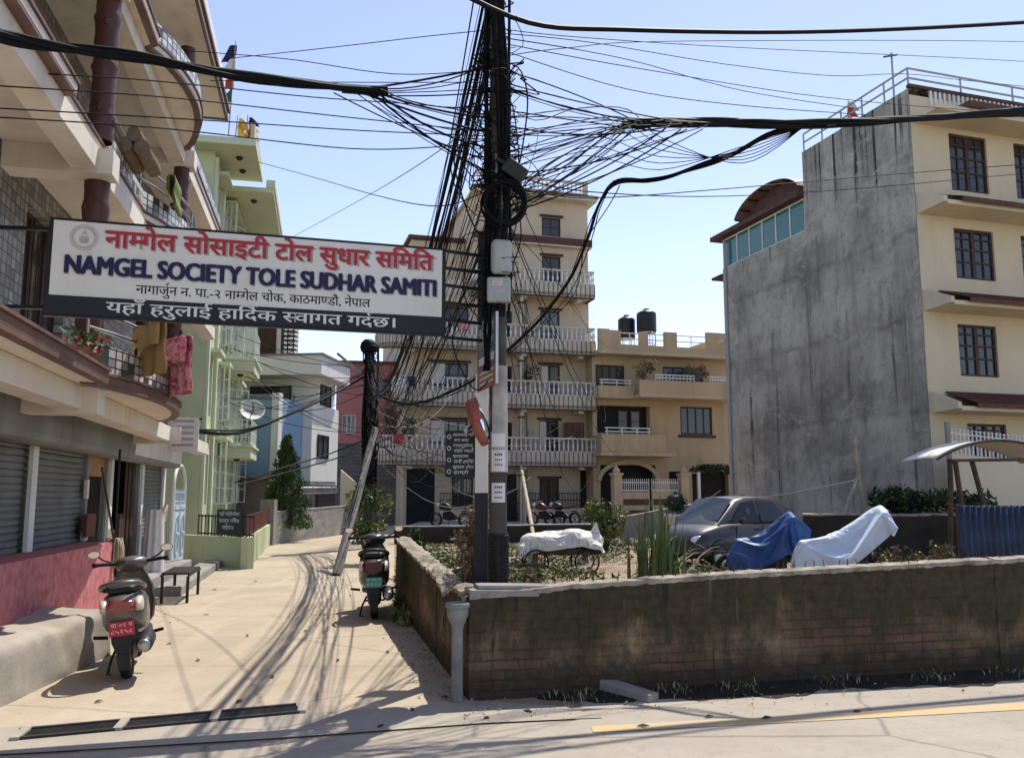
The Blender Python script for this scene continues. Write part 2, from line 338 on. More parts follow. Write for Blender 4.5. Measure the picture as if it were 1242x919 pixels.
    # parapet tiles: white / grey / charcoal
    def tiles(nm, w, h, ramp, grout):
        t = NT(nm); x = t.xyz(); u = t.math('DIVIDE', x[0], w); v = t.math('DIVIDE', x[2], h)
        cv = t.n('CombineXYZ'); t.set(cv.inputs[0], t.math('FLOOR', u)); t.set(cv.inputs[1], t.math('FLOOR', v)); t.set(cv.inputs[2], t.math('FLOOR', t.math('DIVIDE', x[1], 2.)))
        wn = t.n('TexWhiteNoise'); t.set(wn.inputs[0], cv.outputs[0]); c = t.ramp(wn.outputs[0], *ramp, const=True)
        def edge(q, k): f = t.math('FRACT', q); return t.math('MAXIMUM', t.math('LESS_THAN', f, k), t.math('GREATER_THAN', f, 1-k))
        g = t.math('MAXIMUM', edge(u, .012/w), edge(v, .008/h)); c = t.mix(g, c, grout)
        c = t.mix(t.math('MULTIPLY', t.ramp(t.noise(2, det=6), (.45, 0.), (.75, 1.)), .3), c, (.16,.13,.1)); return t.out(c, .3, 0, .5)
    M['tile'] = tiles('parapet_tile', .12, .088, ((0, (.70,.67,.62)), (.5, (.46,.45,.43)), (.74, (.22,.22,.22)), (.9, (.05,.05,.05))), (.04,.035,.03))
    M['wall_tile'] = tiles('wall_tile', .13, .11, ((0, (.16,.16,.155)), (.4, (.30,.30,.28)), (.75, (.10,.10,.10)), (.9, (.40,.39,.37))), (.03,.028,.025))
    t = NT('pink_tile_wall'); c = t.mix(t.ramp(t.noise(9, det=6), (.35, 0.), (.65, 1.)), (.36,.10,.105), (.52,.19,.19)); t.bump(t.noise(30, det=5), .3, .01); M['pink_low'] = t.out(c, .8)
    t = NT('grey_block'); bt = t.n('TexBrick'); x = t.xyz(); cv = t.n('CombineXYZ'); t.set(cv.inputs[0], x[0]); t.set(cv.inputs[1], x[2]); t.set(bt.inputs[0], cv.outputs[0])
    bt.inputs['Scale'].default_value = 1; bt.inputs['Brick Width'].default_value = .4; bt.inputs['Row Height'].default_value = .2; bt.inputs['Mortar Size'].default_value = .012
    t.set(bt.inputs['Color1'], (.15,.145,.14)); t.set(bt.inputs['Color2'], (.11,.105,.10)); t.set(bt.inputs['Mortar'], (.07,.065,.06)); M['grey_block'] = t.out(bt.outputs[0], .9)
    M['glass_dark'] = NT('glass_dark').out((.012,.013,.015), .08, 0, .22)
    t = NT('car_paint'); c = t.mix(t.math('MULTIPLY', t.noise(3, det=6), .5), (.022,.023,.027), (.06,.058,.055)); t.b.inputs['Coat Weight'].default_value = .3; t.b.inputs['Coat Roughness'].default_value = .1; M['car_paint'] = t.out(c, .42, .1, .35)
    t = NT('scooter_grey'); c = t.mix(t.math('MULTIPLY', t.noise(9, det=6), .6), (.10,.093,.082), (.20,.175,.14)); t.b.inputs['Coat Weight'].default_value = .3; M['scooter_grey'] = t.out(c, .4, .35, .5)
    t = NT('scooter_black'); c = t.mix(t.math('MULTIPLY', t.noise(9, det=6), .5), (.016,.016,.018), (.06,.055,.05)); t.b.inputs['Coat Weight'].default_value = .5; M['scooter_black'] = t.out(c, .35, .2, .5)
    t = NT('tail_red'); t.b.inputs['Coat Weight'].default_value = 1; M['tail_red'] = t.out((.24,.012,.012), .2, 0, .6)
    t = NT('tail_clear'); M['tail_clear'] = t.out((.62,.50,.40), .2, 0, .6)
    t = NT('towel'); c = t.ramp(t.math('ADD', t.xyz()[2], t.math('MULTIPLY', t.noise(2), .05)), (0., (.40,.28,.13)), (.42, (.46,.33,.16)), (.47, (.66,.58,.42)), (1., (.62,.55,.40))); M['towel'] = t.out(c, .95)
    t = NT('pink_cloth'); c = t.ramp(t.noise(9, det=3), (.35, (.55,.06,.16)), (.5, (.70,.40,.42)), (.6, (.45,.05,.12)), (.75, (.65,.30,.12))); M['pink_cloth'] = t.out(c, .95)
add_mats()
# ---------------------------------------------------------------- lettering (built-in font, Devanagari marks placed by hand)
_tc = {}
def raw(s):
    if s in _tc: return _tc[s]
    c = bpy.data.curves.new('t', 'FONT'); c.body = s; c.size = 1; c.resolution_u = 3
    o = bpy.data.objects.new('t', c); COL.objects.link(o)
    me = bpy.data.meshes.new_from_object(o.evaluated_get(bpy.context.evaluated_depsgraph_get()))
    r = ([v.co.to_2d() for v in me.vertices], [tuple(p.vertices) for p in me.polygons])
    bpy.data.objects.remove(o); bpy.data.curves.remove(c); bpy.data.meshes.remove(me)
    _tc[s] = r; return r
def adv(s):
    if not s: return 0
    return max(v.x for v in raw(s+'|')[0])-max(v.x for v in raw('|')[0])
def half(ch):
    vs, fs = raw(ch); mx = max(v.x for v in vs)
    cut = min(v.x for v in vs if abs(v.y) < .03 and v.x > mx*.55)
    bm = bmesh.new(); bv = [bm.verts.new((v.x, v.y, 0)) for v in vs]
    for f in fs:
        try: bm.faces.new([bv[i] for i in f])
        except ValueError: pass
    bmesh.ops.bisect_plane(bm, geom=bm.verts[:]+bm.edges[:]+bm.faces[:], plane_co=(cut+.01, 0, 0), plane_no=(1, 0, 0), clear_outer=True)
    bm.verts.index_update()
    r = ([v.co.to_2d() for v in bm.verts], [tuple(v.index for v in f.verts) for f in bm.faces]); bm.free()
    return r, cut
def text2d(s):
    """'~' after a consonant = half form, '^' = reph over what precedes"""
    V2, F2 = [], []; x = 0; buf = ''
    def put(vs, fs, dx):
        k = len(V2); V2.extend((v[0]+dx, v[1]) for v in vs); F2.extend(tuple(i+k for i in f) for f in fs)
    def flush():
        nonlocal x, buf
        if buf.strip(): put(*raw(buf), x)
        x += adv(buf); buf = ''
    i = 0
    while i < len(s):
        if i+1 < len(s) and s[i+1] == '~':
            flush(); (vs, fs), w = half(s[i]); put(vs, fs, x); x += w; i += 2; continue
        if s[i] == '^':
            flush(); cx, cy, r0, r1 = x-.10, .80, .075, .125; n = 8; q = []
            for k in range(n+1):
                t = math.radians(250-210*k/n); q += [(cx+r0*math.cos(t), cy+r0*math.sin(t)), (cx+r1*math.cos(t), cy+r1*math.sin(t))]
            put(q, [(2*k, 2*k+1, 2*k+3, 2*k+2) for k in range(n)], 0); i += 1; continue
        buf += s[i]; i += 1
    flush(); return V2, F2
def lettering(name, s, x0, x1, zb, h, y, mt, parent, bold=(0.,), dx=0, dz=0):
    """text from x0 to x1, baseline zb, one em = h; faces -y"""
    V2, F2 = text2d(s); mn = min(v[0] for v in V2); mx = max(v[0] for v in V2); k = (x1-x0)/(mx-mn)
    par = list(range(len(V2)))
    def fnd(a):
        while par[a] != a: par[a] = par[par[a]]; a = par[a]
        return a
    for f in F2:
        for q in f[1:]: par[fnd(q)] = fnd(f[0])
    order = {}; off = [order.setdefault(fnd(i), len(order)) % 5 for i in range(len(V2))]
    m = MB()
    for j, b in enumerate(bold):
        bx, bz = b if isinstance(b, tuple) else (b, 0)
        vs = [(x0+(v[0]-mn)*k+bx+dx, y-.00008*off[i]-.0005*j, zb+v[1]*h+bz+dz) for i, v in enumerate(V2)]
        m.add(vs, [tuple(f) for f in F2])
    return m.build(name, mt, parent)
# ---------------------------------------------------------------- facade helpers
def holes_wall(m, x0, x1, z0, z1, holes, y=0, d=.15, mi=0):
    """wall face at y with openings and their reveals (reveal runs to y+d)"""
    xs = sorted({x0, x1, *[h[0] for h in holes], *[h[1] for h in holes]}); zs = sorted({z0, z1, *[h[2] for h in holes], *[h[3] for h in holes]})
    for a, b in zip(xs, xs[1:]):
        for c, e in zip(zs, zs[1:]):
            if any(h[0] <= a and b <= h[1] and h[2] <= c and e <= h[3] for h in holes): continue
            m.add([(a, y, c), (b, y, c), (b, y, e), (a, y, e)], [(0, 1, 2, 3)], False, mi)
    for a, b, c, e in holes:
        m.add([(a, y, c), (b, y, c), (b, y, e), (a, y, e), (a, y+d, c), (b, y+d, c), (b, y+d, e), (a, y+d, e)], [(0,4,5,1),(1,5,6,2),(2,6,7,3),(3,7,4,0)], False, mi)
def window(parent, a, b, c, e, y, fm='wood', nx=2, nz=1, fw=.06, pane='glass', name='window', dp=.05, lintel=None, bars=0):
    m = MB(); g = fw
    m.box(a, b, y, y+dp, c, c+g); m.box(a, b, y, y+dp, e-g, e); m.box(a, a+g, y, y+dp, c+g, e-g); m.box(b-g, b, y, y+dp, c+g, e-g)
    for i in range(1, nx):
        x = a+(b-a)*i/nx; m.box(x-g*.4, x+g*.4, y+.004, y+dp-.004, c+g, e-g)
    for j in range(1, nz):
        z = c+(e-c)*j/nz; m.box(a+g, b-g, y+.008, y+dp-.008, z-g*.3, z+g*.3)
    for k in range(1, bars+1):
        x = a+(b-a)*k/(bars+1); m.box(x-.008, x+.008, y-.03, y-.014, c+g, e-g)
    if lintel: m.box(a-lintel, b+lintel, y-.16, y+.02, e+.003, e+.09)
    o = m.build(name, M[fm], parent)
    MB().add([(a+g*.5, y+dp*.6, c+g*.5), (b-g*.5, y+dp*.6, c+g*.5), (b-g*.5, y+dp*.6, e-g*.5), (a+g*.5, y+dp*.6, e-g*.5)], [(0,1,2,3)]).build('pane', M[pane], o)
    return o
def shell(m, x0, x1, d0, d1, z0, z1, mi=0):
    """sides, back and top of a volume (front left open for holes_wall)"""
    p = [(x0,d0,z0),(x1,d0,z0),(x1,d1,z0),(x0,d1,z0),(x0,d0,z1),(x1,d0,z1),(x1,d1,z1),(x0,d1,z1)]
    m.add(p, [(3,0,4,7),(1,2,6,5),(2,3,7,6),(4,5,6,7)], False, mi)
def shutter(parent, a, b, c, e, y, mt='shutter', pitch=.075, name='roller_shutter'):
    m = MB(); n = int((e-c)/pitch); prev = None; vs = []; 
    for i in range(n):
        z = c+i*pitch
        vs += [(a, y, z), (b, y, z), (a, y-.016, z+pitch*.25), (b, y-.016, z+pitch*.25), (a, y-.016, z+pitch*.7), (b, y-.016, z+pitch*.7), (a, y+.004, z+pitch*.93), (b, y+.004, z+pitch*.93)]
    vs += [(a, y, e), (b, y, e)]
    m.add(vs, [(2*i, 2*i+1, 2*i+3, 2*i+2) for i in range(len(vs)//2-1)])
    m.box(a, b, y-.03, y+.01, c-.05, c)
    return m.build(name, M[mt], parent)
def grille(m, a, b, c, e, y, step=.11, r=.008, rails=(0, 1)):
    n = max(1, int((b-a)/step))
    for i in range(n+1):
        x = a+(b-a)*i/n; m.box(x-r, x+r, y-r, y+r, c, e)
    for t in rails:
        z = c+(e-c)*t; m.box(a, b, y-r*1.6, y+r*1.6, z-r*1.6, z+r*1.6)
for nm, c in (('cloth_navy', (.02,.02,.10)), ('cloth_white', (.6,.58,.55)), ('cloth_red', (.45,.04,.03)), ('cloth_green', (.03,.10,.04)), ('cloth_yellow', (.6,.36,.05)), ('cloth_pink', (.55,.25,.25))): M[nm] = mat(nm, c, .8, .15, 3, bump=0)
# ---------------------------------------------------------------- ground
def sheet(name, pts, z, mt, n=1):
    m = MB(); m.add([(p[0], p[1], z) for p in pts], [tuple(range(len(pts)))]); return tag(m.build(name, M[mt]), kind='structure')
gm = MB(); gm.grid(lambda u, v: (-400+800*u, -60+900*v, 0), 8, 8); tag(gm.build('ground', M['soil']), kind='structure')
WC = Vector((-.34, 7.06, 0)); WD = Vector((3.05, .72, 0)).normalized()          # compound wall corner and its road-side direction
LD = Vector((-.235, 1, 0)).normalized()                                        # lane direction
lane = [(-9, 5.2), (-3.0, 6.35), (-1.55, 6.62), (-.9, 6.82), (-.30, 7.0), (-1.74, 13.1), (-4.35, 32.5), (-4.2, 46), (-1, 48), (30, 56), (30, 58.5), (-4, 60), (-12, 60), (-9.6, 34), (-12, 30), (-12, 12)]
sheet('lane', lane, .004, 'lane')
sheet('road', [(-30, -3), (40, -3), (40, 16.7), (12, 10.1), (5, 8.45), (3.0, 7.95), (1.6, 7.6), (.6, 7.3), (.45, 6.46), (-.2, 6.33), (-1.5, 5.95), (-3.0, 5.6), (-9, 4.5), (-30, 2)], .004, 'road')
sheet('road_marking', [(.55, 6.13), (2.2, 6.44), (3.9, 6.77), (8, 7.69), (20, 10.6), (20, 10.8), (8, 7.90), (3.9, 6.97), (2.2, 6.625), (.55, 6.29)], .008, 'paint_yellow')
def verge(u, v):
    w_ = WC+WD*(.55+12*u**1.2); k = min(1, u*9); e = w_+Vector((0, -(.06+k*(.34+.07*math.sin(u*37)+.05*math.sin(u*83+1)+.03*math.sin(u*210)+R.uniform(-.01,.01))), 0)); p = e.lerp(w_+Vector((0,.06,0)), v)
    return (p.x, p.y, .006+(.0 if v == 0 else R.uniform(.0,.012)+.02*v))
vm = MB(); vm.grid(verge, 260, 14); tag(vm.build('verge_shade_soil', M['verge']), kind='structure')  # soil strip whose dark colour paints a wider wall shadow on the ground
sheet('apron', [(-9, 4.6), (-3.0, 5.66), (-1.5, 6.0), (-.2, 6.37), (.66, 6.52), (.4, 6.85), (-.27, 7.03), (-.9, 6.83), (-1.55, 6.63), (-3.0, 6.36), (-9, 5.3)], .010, 'apron')
# garden plot inside the wall: lumpy soil sheet
def lot(u, v):
    a = Vector((-.1, 7.3)).lerp(Vector((9.5, 9.7)), u); b = Vector((-3.2, 27.5)).lerp(Vector((9.6, 26)), u); p = a.lerp(b, v)
    z = .05+.05*math.sin(p.x*2.1+p.y)*math.sin(p.y*1.3)+R.uniform(-.03, .05)
    return (p.x, p.y, max(.015, z))
lm = MB(); lm.grid(lot, 50, 60); tag(lm.build('garden_soil', M['soil']), kind='structure')
sheet('pavement', [(-6.30, 15.5), (-5.62, 13.2), (-5.25, 11.2), (-4.75, 9.3), (-6.5, 9.0), (-8.8, 20.5), (-7.9, 20.9), (-6.95, 18.2)], .009, 'apron')
# drain channel across the lane mouth with a slotted cover
dg = thing('drain_grate', 'dark slotted drain grate sunk across the mouth of the lane', 'drain', (0, 0, 0))
a0, a1 = gr(20, 893), gr(362, 861); dv = (a1-a0).normalized(); dn = Vector((-dv.y, dv.x, 0))
m = MB(); m.prism([a0-dn*.13+Vector((0,0,.005)), a1-dn*.13+Vector((0,0,.005)), a1+dn*.13+Vector((0,0,.005)), a0+dn*.13+Vector((0,0,.005))], (0, 0, .004)); m.build('channel', M['room_dark'], dg)
m = MB(); Lg = (a1-a0).length; n = int(Lg/.55)
for s_ in (-.12, .12): m.bar(a0+dn*s_+Vector((0,0,.017)), a1+dn*s_+Vector((0,0,.017)), .035, .02)
for i in range(6):
    o_ = -.08+i*.032; m.bar(a0+dn*o_+Vector((0,0,.012)), a1+dn*o_+Vector((0,0,.012)), .012, .012)
m.build('grating', M['dark_iron'], dg)
for i in range(n+1):
    m = MB(); p = a0+dv*(i*Lg/n); m.bar(p-dn*.14+Vector((0,0,.02)), p+dn*.14+dv*.05+Vector((0,0,.02)), .06, .022); m.build('crosspiece', M['apron'], dg)
# ---------------------------------------------------------------- compound wall (brick, mossy) with spikes
def wall_run(pts, tops, th, name, mt, parent, cap=True, seg=.12, amp=.025, capm='wall_cap'):
    m = MB(); c = MB()
    for (p, q, zt0, zt1) in zip(pts, pts[1:], tops, tops[1:]):
        p = Vector(p); q = Vector(q); d = (q-p); L = d.length; d.normalize(); nrm = Vector((d.y, -d.x, 0)); k = max(2, int(L/seg)); rows = 9
        tz = [zt0+(zt1-zt0)*i/k+R.uniform(-amp, amp) for i in range(k+1)]
        f = [[p+d*(L*i/k)+nrm*(R.uniform(-.008, .008))+Vector((0, 0, -.05+(tz[i]+.05)*j/rows)) for j in range(rows+1)] for i in range(k+1)]
        vs = [x for r in f for x in r]
        m.add(vs, [(i*(rows+1)+j, (i+1)*(rows+1)+j, (i+1)*(rows+1)+j+1, i*(rows+1)+j+1) for i in range(k) for j in range(rows)], False)
        b = [[p+d*(L*i/k)-nrm*th+Vector((0, 0, -.05 if j == 0 else tz[i])) for j in range(2)] for i in range(k+1)]
        vs = [x for r in b for x in r]; m.add(vs, [(2*i+2, 2*i, 2*i+1, 2*i+3) for i in range(k)], False)
        e = []
        for i in range(k+1):
            o = p+d*(L*i/k); e += [o+nrm*.012+Vector((0,0,tz[i]-.032+R.uniform(-.006,.006))), o+nrm*.016+Vector((0,0,tz[i]+.006)), o-nrm*th*.5+Vector((0,0,tz[i]+.016+R.uniform(0,.010))), o-nrm*(th+.012)+Vector((0,0,tz[i]+.004)), o-nrm*(th+.01)+Vector((0,0,tz[i]-.03))]
        c.add(e, [(5*i+j, 5*i+5+j, 5*i+6+j, 5*i+1+j) for i in range(k) for j in range(4)], False)
        for i in (0, k): m.add([f[i][0], f[i][-1], b[i][1], b[i][0]], [(0,1,2,3)] if i else [(3,2,1,0)])
    m.build(name, M[mt], parent)
    if cap: c.build('cap', M[capm], parent)
cw = thing('compound_wall', 'low mossy brick wall with rusty spikes along its top round the garden plot', 'wall', (WC.x, WC.y, 0)); 
pe = WC+WD*9.5
def rel(p): return Vector(p)-Vector((WC.x, WC.y, 0))
wall_run([rel(WC), rel(WC+WD*.9), rel(WC+WD*2.1), rel(WC+WD*4.94), rel(pe)], [.80, .87, .917, 1.0, 1.12], .20, 'brickwork', 'mossy', cw, seg=.05, amp=.0035)
l1 = Vector((-1.72, 13.1, 0))
wall_run([rel(l1), rel(WC+(l1-WC)*.30), rel(WC+(l1-WC)*.22), rel(WC+(l1-WC)*.12), rel(WC+Vector((-.012,.03,0)))], [.95, .78, .68, .80, .77], .20, 'brickwork', 'mossy', cw, seg=.07, amp=.02)
m = MB(); m.box(-.02, .55, -.015, .26, .80, .85); m.box(.05, .75, .02, .24, .852, .885); o = m.build('coping_slab', M['cement'], cw, bevel=.01); o.rotation_euler = (0, .03, math.atan2(WD.y, WD.x))
sp = MB(); sp.tube([(0,0,0), (.004,.003,.05), (.012,0,.095)], [.006, .005, .003], 4); s0 = None
for i in range(78):
    t = .75+i*.105; p = WD*t; z = .865+.029*(t-.9)+ (.0 if t > 2.1 else .012)
    if s0 is None: s0 = sp.build('spike', M['rust'], cw); o = s0
    else: o = s0.copy(); COL.objects.link(o); o.parent = cw
    o.location = (p.x-WD.y*.09+R.uniform(-.02,.02), p.y+WD.x*.09+R.uniform(-.02,.02), z); o.rotation_euler = (R.uniform(-.25,.25), R.uniform(-.25,.25), R.uniform(0,6))
# kerb stone lying by the verge, downpipe at the corner
m = MB(); m.box(-.36, .36, -.07, .07, -.02, .10); o = tag(m.build('kerb_stone', M['cement'], bevel=.02), 'broken kerb stone sunk in the verge below the mossy wall', 'kerb stone'); p = gr(748, 842); o.location = p; o.rotation_euler = (0, .10, -.75)
dp = thing('drain_pipe', 'grey plastic drain pipe with wide mouth against the mossy wall corner', 'pipe', (-.43, 7.03, 0))
MB().lathe([(.045,-.02),(.045,.55),(.05,.58),(.075,.64),(.085,.66),(.085,.74),(.075,.745),(.07,.66),(.05,.6)], n=18).build('pipe', M['pipe_grey'], dp)
MB().lathe([(.092,.715),(.097,.72),(.097,.752),(.09,.757),(.078,.75),(.078,.72)], n=18).build('rim', M['pipe_grey'], dp)
# ---------------------------------------------------------------- LEFT SHOPHOUSE
FL = Frame(-5.7, 11.6, -.218, 1)
sh = thing('shophouse', 'tall shophouse with tiled bulging balconies and brown trim at the left of the lane', 'building', FL.o, FL.rz)
SX0, SX1 = -8.5, 5.98
w = MB(); shops = [(-6.6, .14, .25, 2.42), (.26, 1.22, .32, 2.2), (1.55, 3.55, .32, 2.4), (3.85, 5.75, .32, 2.4)]
holes_wall(w, SX0, SX1, 0, 2.62, shops, 0, .18); shell(w, SX0, SX1, 0, 9, 0, 2.62); w.build('ground_floor_wall', M['shop_wall'], sh)
# upper storeys
up_holes = []
for k, (zb, zt) in enumerate(((2.8, 5.0), (5.0, 7.0), (7.0, 8.9))):
    for a, b in ((-5.4, -4.2), (-2.9, -1.4), (-.6, .5), (2.6, 3.8)): up_holes.append((a, b, zb+.55, zt-.35))
w = MB(); holes_wall(w, SX0, SX1, 2.62, 9.3, up_holes, 0, .2); shell(w, SX0, SX1, 0, 9, 2.62, 9.3); w.build('upper_wall', M['wall_tile'], sh)
for a, b, c, e in up_holes: window(sh, a, b, c, e, .1, 'wood', 3, 1, .05, bars=5)
# shopfronts
m = MB(); m.box(SX0, 5.9, -.34, -.004, 2.12, 2.6); o = m.build('shutter_box', M['shop_wall'], sh, bevel=.08)
for x in (-2.2, 1.38, 3.7, 5.85): MB().box(x-.09, x+.09, -.05, -.005, .02, 2.42).build('pilaster', M['white_paint'], sh)
shutter(sh, -6.6, .14, .3, 2.42, .06)
shutter(sh, 3.85, 5.75, .37, 2.4, .06)
m = MB(); grille(m, .27, 1.21, .33, 2.19, .08, .07, .012, (0, .02, .5, .98)); m.box(.27, 1.21, .1, .12, .33, 2.19, 1)
m.build('folding_gate', [M['dark_iron'], M['room_dark']], sh)
m = MB(); m.box(.26, 1.22, .03, .06, 1.86, 2.2); m.build('transom', M['wood_light'], sh)
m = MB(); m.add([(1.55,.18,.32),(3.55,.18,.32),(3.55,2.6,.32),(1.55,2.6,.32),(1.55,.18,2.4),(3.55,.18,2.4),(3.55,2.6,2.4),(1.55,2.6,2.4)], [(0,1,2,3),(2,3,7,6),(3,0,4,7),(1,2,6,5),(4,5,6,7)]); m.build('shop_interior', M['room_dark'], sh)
for z in (1.0, 1.3, 1.6): MB().box(2.1, 3.4, .5, .9, z, z+.03).build('shelf', M['wood_light'], sh)
MB().box(1.62, 2.3, .06, .12, .35, 1.05).build('shop_counter', M['wood_light'], sh); MB().box(2.4, 2.75, .03, .08, .35, 1.3).build('crate_front', M['wood'], sh)
m = MB()
for x in (2.85, 3.0, 3.15, 3.3, 3.45): m.box(x-.075, x+.075, .03+.02*(x*20 % 2), .06, .33, 2.3)
m.build('folding_door', M['wood'], sh)
MB().box(.02, .12, -.045, -.004, 1.55, 1.8).build('meter_box', M['paper'], sh); MB().box(.0, .14, -.06, -.004, 1.0, 1.12).build('switch_box', M['paper'], sh)
m = MB(); m.box(-.12, .34, -.1, -.05, 1.05, 1.35); m.build('notice_plate', M['maroon_rail'], sh)
# steps
m = MB(); m.box(-.1, 6.4, -.55, -.003, .0, .30); m.build('plinth', M['cement'], sh, bevel=.015)
m = MB(); m.box(2.4, 8.3, -.95, -.553, .0, .15); m.build('step', M['cement'], sh, bevel=.015)
# balconies: plan edge as polyline (s, d) with bulging bays
def bay(s0, s1, d0, bulge, n=12):
    return [(s0+(s1-s0)*i/n, d0-bulge*math.sin(math.pi*i/n)**.8) for i in range(n+1)]
def balcony(z, th, edge, beam=True, par_h=.26, rail=True, par_from=-99, fascia='brown_trim'):
    pl = [(p[0], p[1]) for p in edge]
    m = MB(); m.prism([(SX0, -.002, z)]+[(a, b, z) for a, b in pl]+[(pl[-1][0], -.002, z)], (0, 0, th)); m.build('balcony_slab', M['cream_soffit'], sh)
    # trim band and ledge, tiled parapet
    def strip(mb, off, th_, za, zb):
        n = len(pl); q = []
        for i, p in enumerate(pl):
            p = Vector(p); d = (Vector(pl[min(i+1, n-1)])-Vector(pl[max(i-1, 0)])).normalized(); nn = Vector((d.y, -d.x)); q.append((p+nn*off, p+nn*(off-th_)))
        vs = []
        for o_, i_ in q: vs += [(o_.x, o_.y, za), (o_.x, o_.y, zb), (i_.x, i_.y, zb), (i_.x, i_.y, za)]
        k = len(q); mb.add(vs, [(4*i+j, 4*i+4+j, 4*i+4+(j+1) % 4, 4*i+(j+1) % 4) for i in range(k-1) for j in range(4)]+[(0,1,2,3), (4*k-1,4*k-2,4*k-3,4*k-4)])
        return q
    t = MB(); strip(t, .035, .09, z-.012, z+.025); strip(t, .06, .1, z+.10, z+.125); t.build('trim_band', M['brown_trim'], sh)
    t = MB(); strip(t, .036, .09, z+.028, z+.097); t.build('fascia', M[fascia], sh)
    pl = [p for p in pl if p[0] >= par_from]
    p_ = MB(); q = strip(p_, .02, .1, z+.128, z+.128+par_h); p_.build('parapet', M['tile'], sh)
    if rail:
        r_ = MB(); zz = z+.128+par_h
        path = [Vector((*((o_+i_)/2), 0)) for o_, i_ in q]
        for h in (.15, .31): r_.tube([p+Vector((0,0,zz+h)) for p in path], .018, 6)
        for p in path[::3]: r_.cyl(p+Vector((0,0,zz)), p+Vector((0,0,zz+.31)), .015, n=6)
        r_.build('railing', M['steel'], sh)
    if beam:
        for a in (-3.6, 1.35): MB().box(a-.14, a+.14, -1.0, -.003, z-.26, z-.003).build('beam', M['cream_soffit'], sh)
        MB().box(SX0, 5.9, -.86, -.62, z-.22, z-.006).build('beam', M['cream_soffit'], sh)
e1 = [(SX0, -1.12), (-4.05, -1.12), (-4.05, -.95)]+bay(-3.95, .2, -.95, .40)+[(.25, -.75), (1.35, -.75), (1.35, -.3)]
balcony(2.62, .10, e1, par_from=-4)
e2 = [(SX0, -.92), (-4.9, -.92), (-4.9, -.80), (-3.3, -.80), (-2.4, -.80), (-1.5, -.80)]+bay(-1.4, 2.2, -.80, .36)+[(2.3, -.75), (5.98, -.75)]
balcony(4.98, .10, e2, par_from=-3.3, fascia='cream_soffit')
e3 = [(SX0, -1.0), (-2.1, -1.0)]+bay(-2.0, 1.15, -.90, .34)+[(1.2, -.84), (5.98, -.84)]
balcony(6.95, .10, e3, rail=False, par_from=-2.05, fascia='cream_soffit')
# columns with knotty rings
for zb, zt in ((2.8, 4.75), (5.15, 6.72), (7.12, 8.7)):
    for s_ in (-3.45, 1.35):
        m = MB(); n = 26; m.lathe([(.118+(.02 if i % 9 == 4 else 0)+R.uniform(-.006,.006), zb+(zt-zb)*i/n) for i in range(n+1)], (s_, -.80, 0), 14)
        for k in range(7):
            t = R.uniform(0, 6.28); z = R.uniform(zb+.2, zt-.2); m.sphere((s_+.115*math.cos(t), -.80+.115*math.sin(t), z), .035, 8, sc=(1, 1, 1.3))
        m.build('column', M['brown_column'], sh)
# roof slab with trim
m = MB(); m.box(SX0, 4.4, -1.05, 9, 8.9, 9.02); m.build('roof_slab', M['cream_soffit'], sh)
for b_ in ((SX0, 4.45, -1.10, -1.052, 8.87, 8.97), (SX0, 4.45, -1.13, -1.03, 9.022, 9.1), (4.402, 4.47, -1.09, 9, 8.88, 9.02)): MB().box(*b_).build('trim_band', M['brown_trim'], sh)
m = MB(); m.box(SX0, 4.4, -1.02, -.9, 9.1, 9.7); m.build('parapet', M['white_paint'], sh)
# hanging shop sign at the end of the first balcony
hs = thing('hanging_sign', 'faded pale hanging shop panel under the end of the tiled balcony', 'sign', FL.w(1.36, -1.02, 2.25), FL.rz)
MB().box(-.02, .02, -.22, .22, 0, .52).build('panel', M['paper'], hs); MB().bar((0,.55,.5), (0,-.26,.5), .03).build('arm', M['black_metal'], hs)
m = MB()
for i in range(5): m.box(-.024, -.021, -.15, .15-.05*(i % 2), .08+.09*i, .12+.09*i)
m.build('worn_print', M['sign_shadow'], hs)
# blue gate in the passage between shophouse and green house
bg = thing('passage_gate', 'pale blue double gate with oval panels and white arch in the passage', 'gate', FL.w(6.3, -.15, .1), FL.rz)
for k in (0, 1):
    x0 = .05+k*.72; m = MB(); m.box(x0, x0+.68, -.03, .03, .05, 1.30)
    for t in range(28):
        a = 2*math.pi*t/28; b = 2*math.pi*(t+1)/28
        m.bar((x0+.34+.2*math.cos(a), -.04, .68+.42*math.sin(a)), (x0+.34+.2*math.cos(b), -.04, .68+.42*math.sin(b)), .03)
    m.sphere((x0+.34, -.045, .68), .06, 8); m.box(x0+.02, x0+.66, -.045, -.031, 1.2, 1.28); m.box(x0+.02, x0+.66, -.045, -.031, .08, .16); m.build('leaf', M['gate_blue'], bg)
    m = MB(); grille(m, x0+.03, x0+.65, 1.3, 1.62, 0, .08, .009, (.2, .8)); m.build('spikes', M['gate_blue'], bg)
m = MB(); m.tube([(.0,0,0),(.0,0,1.7)]+[(.74-.74*math.cos(a), 0, 1.7+.42*math.sin(a)) for a in [math.pi*i/12 for i in range(1, 12)]]+[(1.48,0,1.7),(1.48,0,0)], .035, 8); m.build('arch', M['white_sign'], bg)
